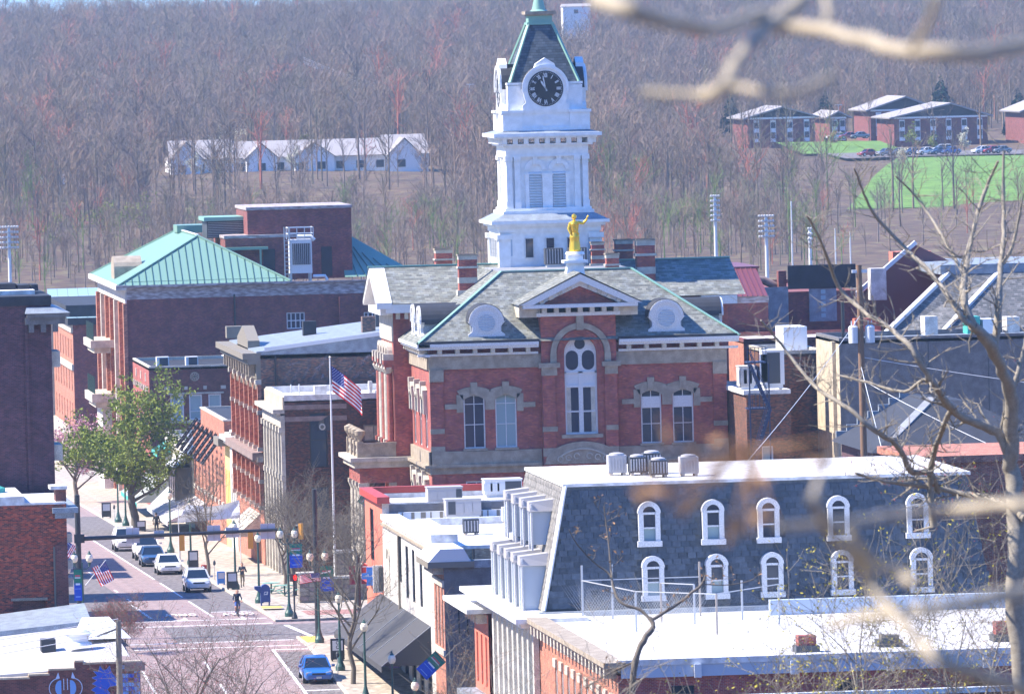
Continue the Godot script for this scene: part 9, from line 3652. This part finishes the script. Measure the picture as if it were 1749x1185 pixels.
func near_trees() -> void:
	var r := RandomNumberGenerator.new()
	r.seed = 5
	var limbs := [[[[33.9, 23.81, -200.07], [33.72, 26.4, -200.0], [33.85, 28.0, -200.33], [33.77, 28.97, -200.54], [33.79, 29.5, -200.31], [33.69, 30.19, -200.05], [33.64, 30.9, -199.67], [33.32, 31.55, -199.02], [32.89, 32.14, -198.29], [32.51, 32.52, -197.87]], 0.24, 0.12], [[[32.51, 32.52, -197.87], [32.37, 33.09, -198.12], [32.52, 33.61, -198.92], [32.78, 34.13, -199.93], [32.96, 34.42, -200.49], [33.26, 35.02, -201.35], [33.58, 35.71, -201.57], [33.75, 36.19, -201.23]], 0.1, 0.03], [[[33.14, 31.88, -198.68], [33.28, 32.81, -198.88], [33.46, 33.73, -199.6], [33.65, 34.33, -200.16], [33.78, 35.26, -200.8], [33.84, 36.43, -200.95]], 0.1, 0.025], [[[32.51, 32.52, -197.87], [32.3, 32.65, -197.74], [32.04, 33.1, -198.0], [31.7, 33.79, -199.22], [31.25, 34.39, -200.22], [30.6, 35.12, -200.07], [30.28, 35.7, -199.57], [30.06, 36.17, -199.18]], 0.08, 0.02], [[[33.81, 29.22, -200.38], [33.46, 29.91, -200.35], [32.81, 30.2, -200.17], [32.24, 30.55, -199.56], [31.8, 31.07, -198.7], [31.5, 31.4, -198.33], [31.18, 31.95, -198.17], [30.83, 32.41, -198.89], [30.36, 32.85, -200.36], [29.9, 33.4, -200.94], [29.34, 34.46, -199.67], [28.83, 35.13, -198.49]], 0.12, 0.025], [[[32.35, 28.48, -202.42], [32.07, 28.95, -202.0], [31.55, 29.06, -201.5], [31.13, 29.7, -200.63], [30.47, 30.11, -200.02], [29.96, 30.59, -200.19], [29.45, 30.97, -201.0], [29.13, 31.42, -201.9], [28.73, 32.04, -202.38], [28.19, 32.63, -201.88]], 0.09, 0.025], [[[31.8, 31.07, -198.7], [31.45, 31.28, -198.55], [31.1, 30.99, -199.25], [30.37, 31.2, -200.14], [29.84, 31.34, -201.16]], 0.05, 0.02], [[[33.97, 27.95, -199.92], [33.57, 28.28, -201.24], [32.94, 28.43, -202.33], [32.02, 28.64, -202.17], [30.81, 28.87, -200.65], [29.95, 29.15, -199.35]], 0.09, 0.03], [[[33.65, 30.74, -199.75], [33.86, 31.28, -199.8], [34.03, 31.81, -199.99], [34.2, 32.33, -200.23]], 0.07, 0.04], [[[32.24, 30.55, -199.56], [32.14, 29.64, -201.18], [32.12, 28.92, -202.05], [32.19, 27.68, -202.14]], 0.06, 0.09], [[[32.52, 33.61, -198.92], [32.36, 34.28, -200.23], [32.16, 34.94, -201.41], [31.8, 35.49, -201.69], [31.33, 35.91, -201.21]], 0.05, 0.015], [[[33.46, 33.73, -199.6], [33.84, 34.24, -200.05], [34.03, 34.91, -200.13], [34.12, 35.45, -200.01]], 0.05, 0.02]]
	var sap := [[[[28.31, 21.65, -229.21], [28.44, 22.76, -229.02], [28.67, 23.28, -229.14], [28.95, 23.62, -229.31], [28.87, 23.86, -229.44]], 0.1, 0.06], [[[28.87, 23.86, -229.44], [28.63, 24.09, -229.57], [28.17, 24.27, -229.71], [28.02, 24.63, -229.95], [27.95, 24.98, -230.16], [27.59, 25.28, -230.24], [27.13, 25.78, -230.19], [26.88, 26.21, -230.08]], 0.05, 0.015], [[[27.99, 24.92, -230.12], [27.99, 25.43, -230.4], [27.95, 26.25, -230.68], [27.89, 26.79, -230.72]], 0.03, 0.012], [[[28.96, 23.8, -229.41], [29.47, 24.06, -229.65], [29.99, 24.38, -229.89], [30.37, 24.66, -230.01], [30.48, 24.9, -230.05]], 0.05, 0.025], [[[30.37, 24.66, -230.01], [31.17, 24.63, -229.99], [31.74, 24.74, -229.93]], 0.02, 0.01], [[[28.44, 22.76, -229.02], [27.74, 22.44, -229.21], [27.15, 22.05, -229.61]], 0.03, 0.012]]
	var close := [[[[3.07, 40.019, -25.251], [3.113, 39.99, -24.852], [3.299, 39.944, -25.216], [3.536, 39.928, -26.054], [3.727, 39.958, -26.737], [3.811, 39.971, -26.993]], 0.024, 0.018], [[[3.482, 39.723, -26.088], [3.532, 39.75, -25.991], [3.595, 39.816, -26.156], [3.74, 39.898, -26.695], [3.852, 39.946, -27.057], [3.954, 40.013, -27.175]], 0.02, 0.024], [[[3.771, 39.935, -26.845], [3.844, 39.926, -27.0], [3.962, 39.909, -26.837], [3.98, 39.878, -26.109], [4.011, 39.851, -25.559], [4.179, 39.836, -25.411], [4.402, 39.849, -25.879], [4.589, 39.861, -26.405]], 0.02, 0.022], [[[4.425, 38.208, -26.015], [4.242, 38.208, -25.753], [4.057, 38.204, -25.488], [3.97, 38.18, -25.727], [3.928, 38.132, -26.213], [3.91, 38.083, -26.608]], 0.024, 0.014], [[[4.409, 38.487, -25.889], [4.42, 38.404, -27.095], [4.298, 38.394, -27.091], [4.063, 38.43, -26.402], [3.852, 38.461, -25.663], [3.526, 38.492, -24.987]], 0.02, 0.01], [[[3.605, 38.58, -24.872], [3.741, 38.435, -25.355], [3.875, 38.337, -25.83], [3.956, 38.241, -25.996], [3.973, 38.178, -25.627], [3.96, 38.112, -24.85], [4.131, 38.032, -25.113], [4.432, 37.905, -26.102]], 0.014, 0.024], [[[3.823, 38.43, -25.59], [3.952, 38.315, -26.015], [4.05, 38.275, -26.16], [4.072, 38.242, -25.996]], 0.016, 0.014], [[[3.315, 39.739, -26.2], [3.458, 39.732, -26.106], [3.568, 39.749, -25.97], [3.703, 39.728, -25.775], [3.879, 39.77, -26.101]], 0.012, 0.012], [[[3.962, 39.909, -26.837], [3.989, 39.966, -26.895], [3.99, 40.021, -26.956]], 0.014, 0.012], [[[4.018, 39.859, -25.415], [3.994, 39.944, -24.93], [3.997, 40.011, -24.836]], 0.012, 0.01], [[[3.616, 38.558, -24.897], [3.656, 38.62, -25.043], [3.748, 38.666, -25.423]], 0.012, 0.01]]
	var o := {"kids": 3, "thin": 0.009, "bend": 0.35, "lift": 0.7, "from": 0.3, "taper": 0.5}
	# gnarled bare tree on the slope below the viewpoint
	var t := thing("gnarled_tree", "gnarled bare tree with pale lichened limbs spreading before the roofs", "tree", Vector3(34.2, ground_at(34, -201), -201))
	var c := Geo.new()
	var tips := []
	for i in limbs.size():
		if i > 0:
			limb_from(c, tips, limbs[i], r, 0.2, 0.7, o)
	var g := Geo.new()
	limb_from(g, tips, limbs[0], r, 0.0, 0.5, o)
	g.tube([Vector3(34.1, 24.2, -201.2), Vector3(34.25, 17, -201.0), Vector3(34.2, ground_at(34, -201) - 0.4, -201)], [0.26, 0.32, 0.42], 10)
	part(t, "trunk", g, M.bark_light)
	part(t, "limbs", c, M.bark_light)
	g = Geo.new()
	leaves(g, tips.filter(func(q: Array) -> bool: return q[0].y < 29.5 and q[0].x > 29.0), 1, 0.03, 0.1, r)
	part(t, "buds", g, M.bud_red)
	# young tree with dead curled leaves
	t = thing("young_bare_tree", "young bare tree with a few curled dead leaves, forking before the brick terrace block", "tree", Vector3(28.6, ground_at(28.6, -230), -230))
	c = Geo.new()
	tips = []
	for i in sap.size():
		if i > 0:
			limb_from(c, tips, sap[i], r, 0.4, 0.45, o)
	g = Geo.new()
	limb_from(g, [], sap[0], r, 0.0, 0.5, o)
	var foot := Vector3(sap[0][0][0][0], sap[0][0][0][1], sap[0][0][0][2])
	g.tube([foot + Vector3(0, 0.3, 0), Vector3(28.6, 14, -230), Vector3(28.6, ground_at(28.6, -230) - 0.3, -230)], [0.11, 0.14, 0.2], 8)
	part(t, "trunk", g, M.bark)
	part(t, "limbs", c, M.bark)
	g = Geo.new()
	leaves(g, tips, 1, 0.055, 0.15, r, 0.8, 1.4)
	part(t, "dead_leaves", g, M.leaf_dry)
	# shrubs with yellow buds along the lower edge of the slope
	for k in [[32.0, 17.5, 61, 8.0, "bud_yellow", "tall shrub covered in yellow buds before the terrace roof"], [34.5, 17.0, 62, 8.6, "bud_yellow", "densest shrub with yellow buds under the gnarled limbs"], [29.6, 16.0, 63, 7.2, "bud_yellow", "slender yellow-budded shrub beside the young bare tree"], [36.2, 18.0, 64, 9.0, "bud_red", "twiggy shrub with red buds under the gnarled trunk"], [22.2, 15.5, 65, 7.4, "leaf_dry", "bare arching shrub before the blue car"], [19.0, 15.2, 66, 6.9, "leaf_dry", "low bare twigs rising before the lower road"], [26.0, 15.5, 67, 7.3, "leaf_dry", "tangle of bare twigs before the small brick building"]]:
		var z := -215.0
		var at := Vector3(k[0], ground_at(k[0], z), z)
		var hh: float = k[1] + k[3] - at.y
		tree("budding_shrub", k[5], at, hh, 0.07, {"seed": k[2], "levels": 3, "main": 9, "kids": 4, "reach": 0.26, "rise": 1.5, "low": 0.55, "trunk": 0.72, "leaf": M[k[4]], "per": 2 if k[4] == "bud_yellow" else 1, "size": 0.045 if k[4] == "bud_yellow" else 0.02, "spread": 0.25, "thin": 0.008, "bark": M.bark_light, "category": "shrub"}, "budding shrubs on the near slope")
	# branches close to the lens, far out of focus
	t = thing("overhanging_tree", "blurred branches of a tree close by, with tan dead leaves", "tree", Vector3(5.4, ground_at(5.4, -26), -26))
	c = Geo.new()
	tips = []
	for k in close:
		limb_from(c, tips, k, r, 0.0, 0.1, o)
	part(t, "branches", c, M.bark_pale)
	g = Geo.new()
	var foot2 := ground_at(5.4, -26) - 0.3
	g.tube([Vector3(5.4, foot2, -26), Vector3(5.3, 38, -26), Vector3(5.5, 43, -26.5)], [0.22, 0.17, 0.12], 10)
	for k in [close[2], close[3], close[4], close[5]]:
		var e: Array = k[0][0] if k[0][0][0] > k[0][-1][0] else k[0][-1]
		g.tube([Vector3(e[0], e[1], e[2]), Vector3(4.7, e[1] - 0.05, -26), Vector3(5.3, e[1] - 0.3, -26)], [0.024, 0.035, 0.06], 8)
	part(t, "trunk", g, M.bark_pale)
	for k in [[3.08, 38.64], [3.14, 38.62], [3.26, 38.77], [3.24, 38.56], [3.31, 38.59], [3.34, 38.67], [3.12, 38.79], [3.01, 38.64], [3.54, 38.72], [3.2, 38.7], [3.05, 38.7]]:
		g = Geo.new()
		for j in 2:
			var p := Vector3(k[0] + r.randf_range(-0.02, 0.02), k[1] + r.randf_range(-0.02, 0.02), -24 + r.randf_range(-0.3, 0.3))
			var a := Vector3(r.randf_range(-1, 1), r.randf_range(-1, 1), r.randf_range(-0.5, 0.5)).normalized() * 0.035
			var b := a.cross(Vector3(0.2, 0.3, 1)).normalized() * 0.016
			g.quad(p - a, p + b + Vector3(0, 0, 0.01), p + a, p - b + Vector3(0, 0, 0.01))
			g.tube([p + a, p + a * 1.6, Vector3(3.45, 38.72, -25.0)], [0.002, 0.002, 0.004], 4)
		part(t, "dead_leaf", g, M.leaf_dry)


func _ready() -> void:
	rng.seed = 7
	make_materials()
	make_view()
	make_ground()
	courthouse()
	limestone_building()
	ghost_sign_building()
	small_shops()
	dark_red_building()
	green_roof_building()
	far_row_building()
	corner_buildings()
	mansard_building()
	left_buildings()
	make_street()
	make_furniture()
	make_vehicles()
	make_people()
	side_buildings()
	far_side()
	woodland()
	town_trees()
	near_trees()
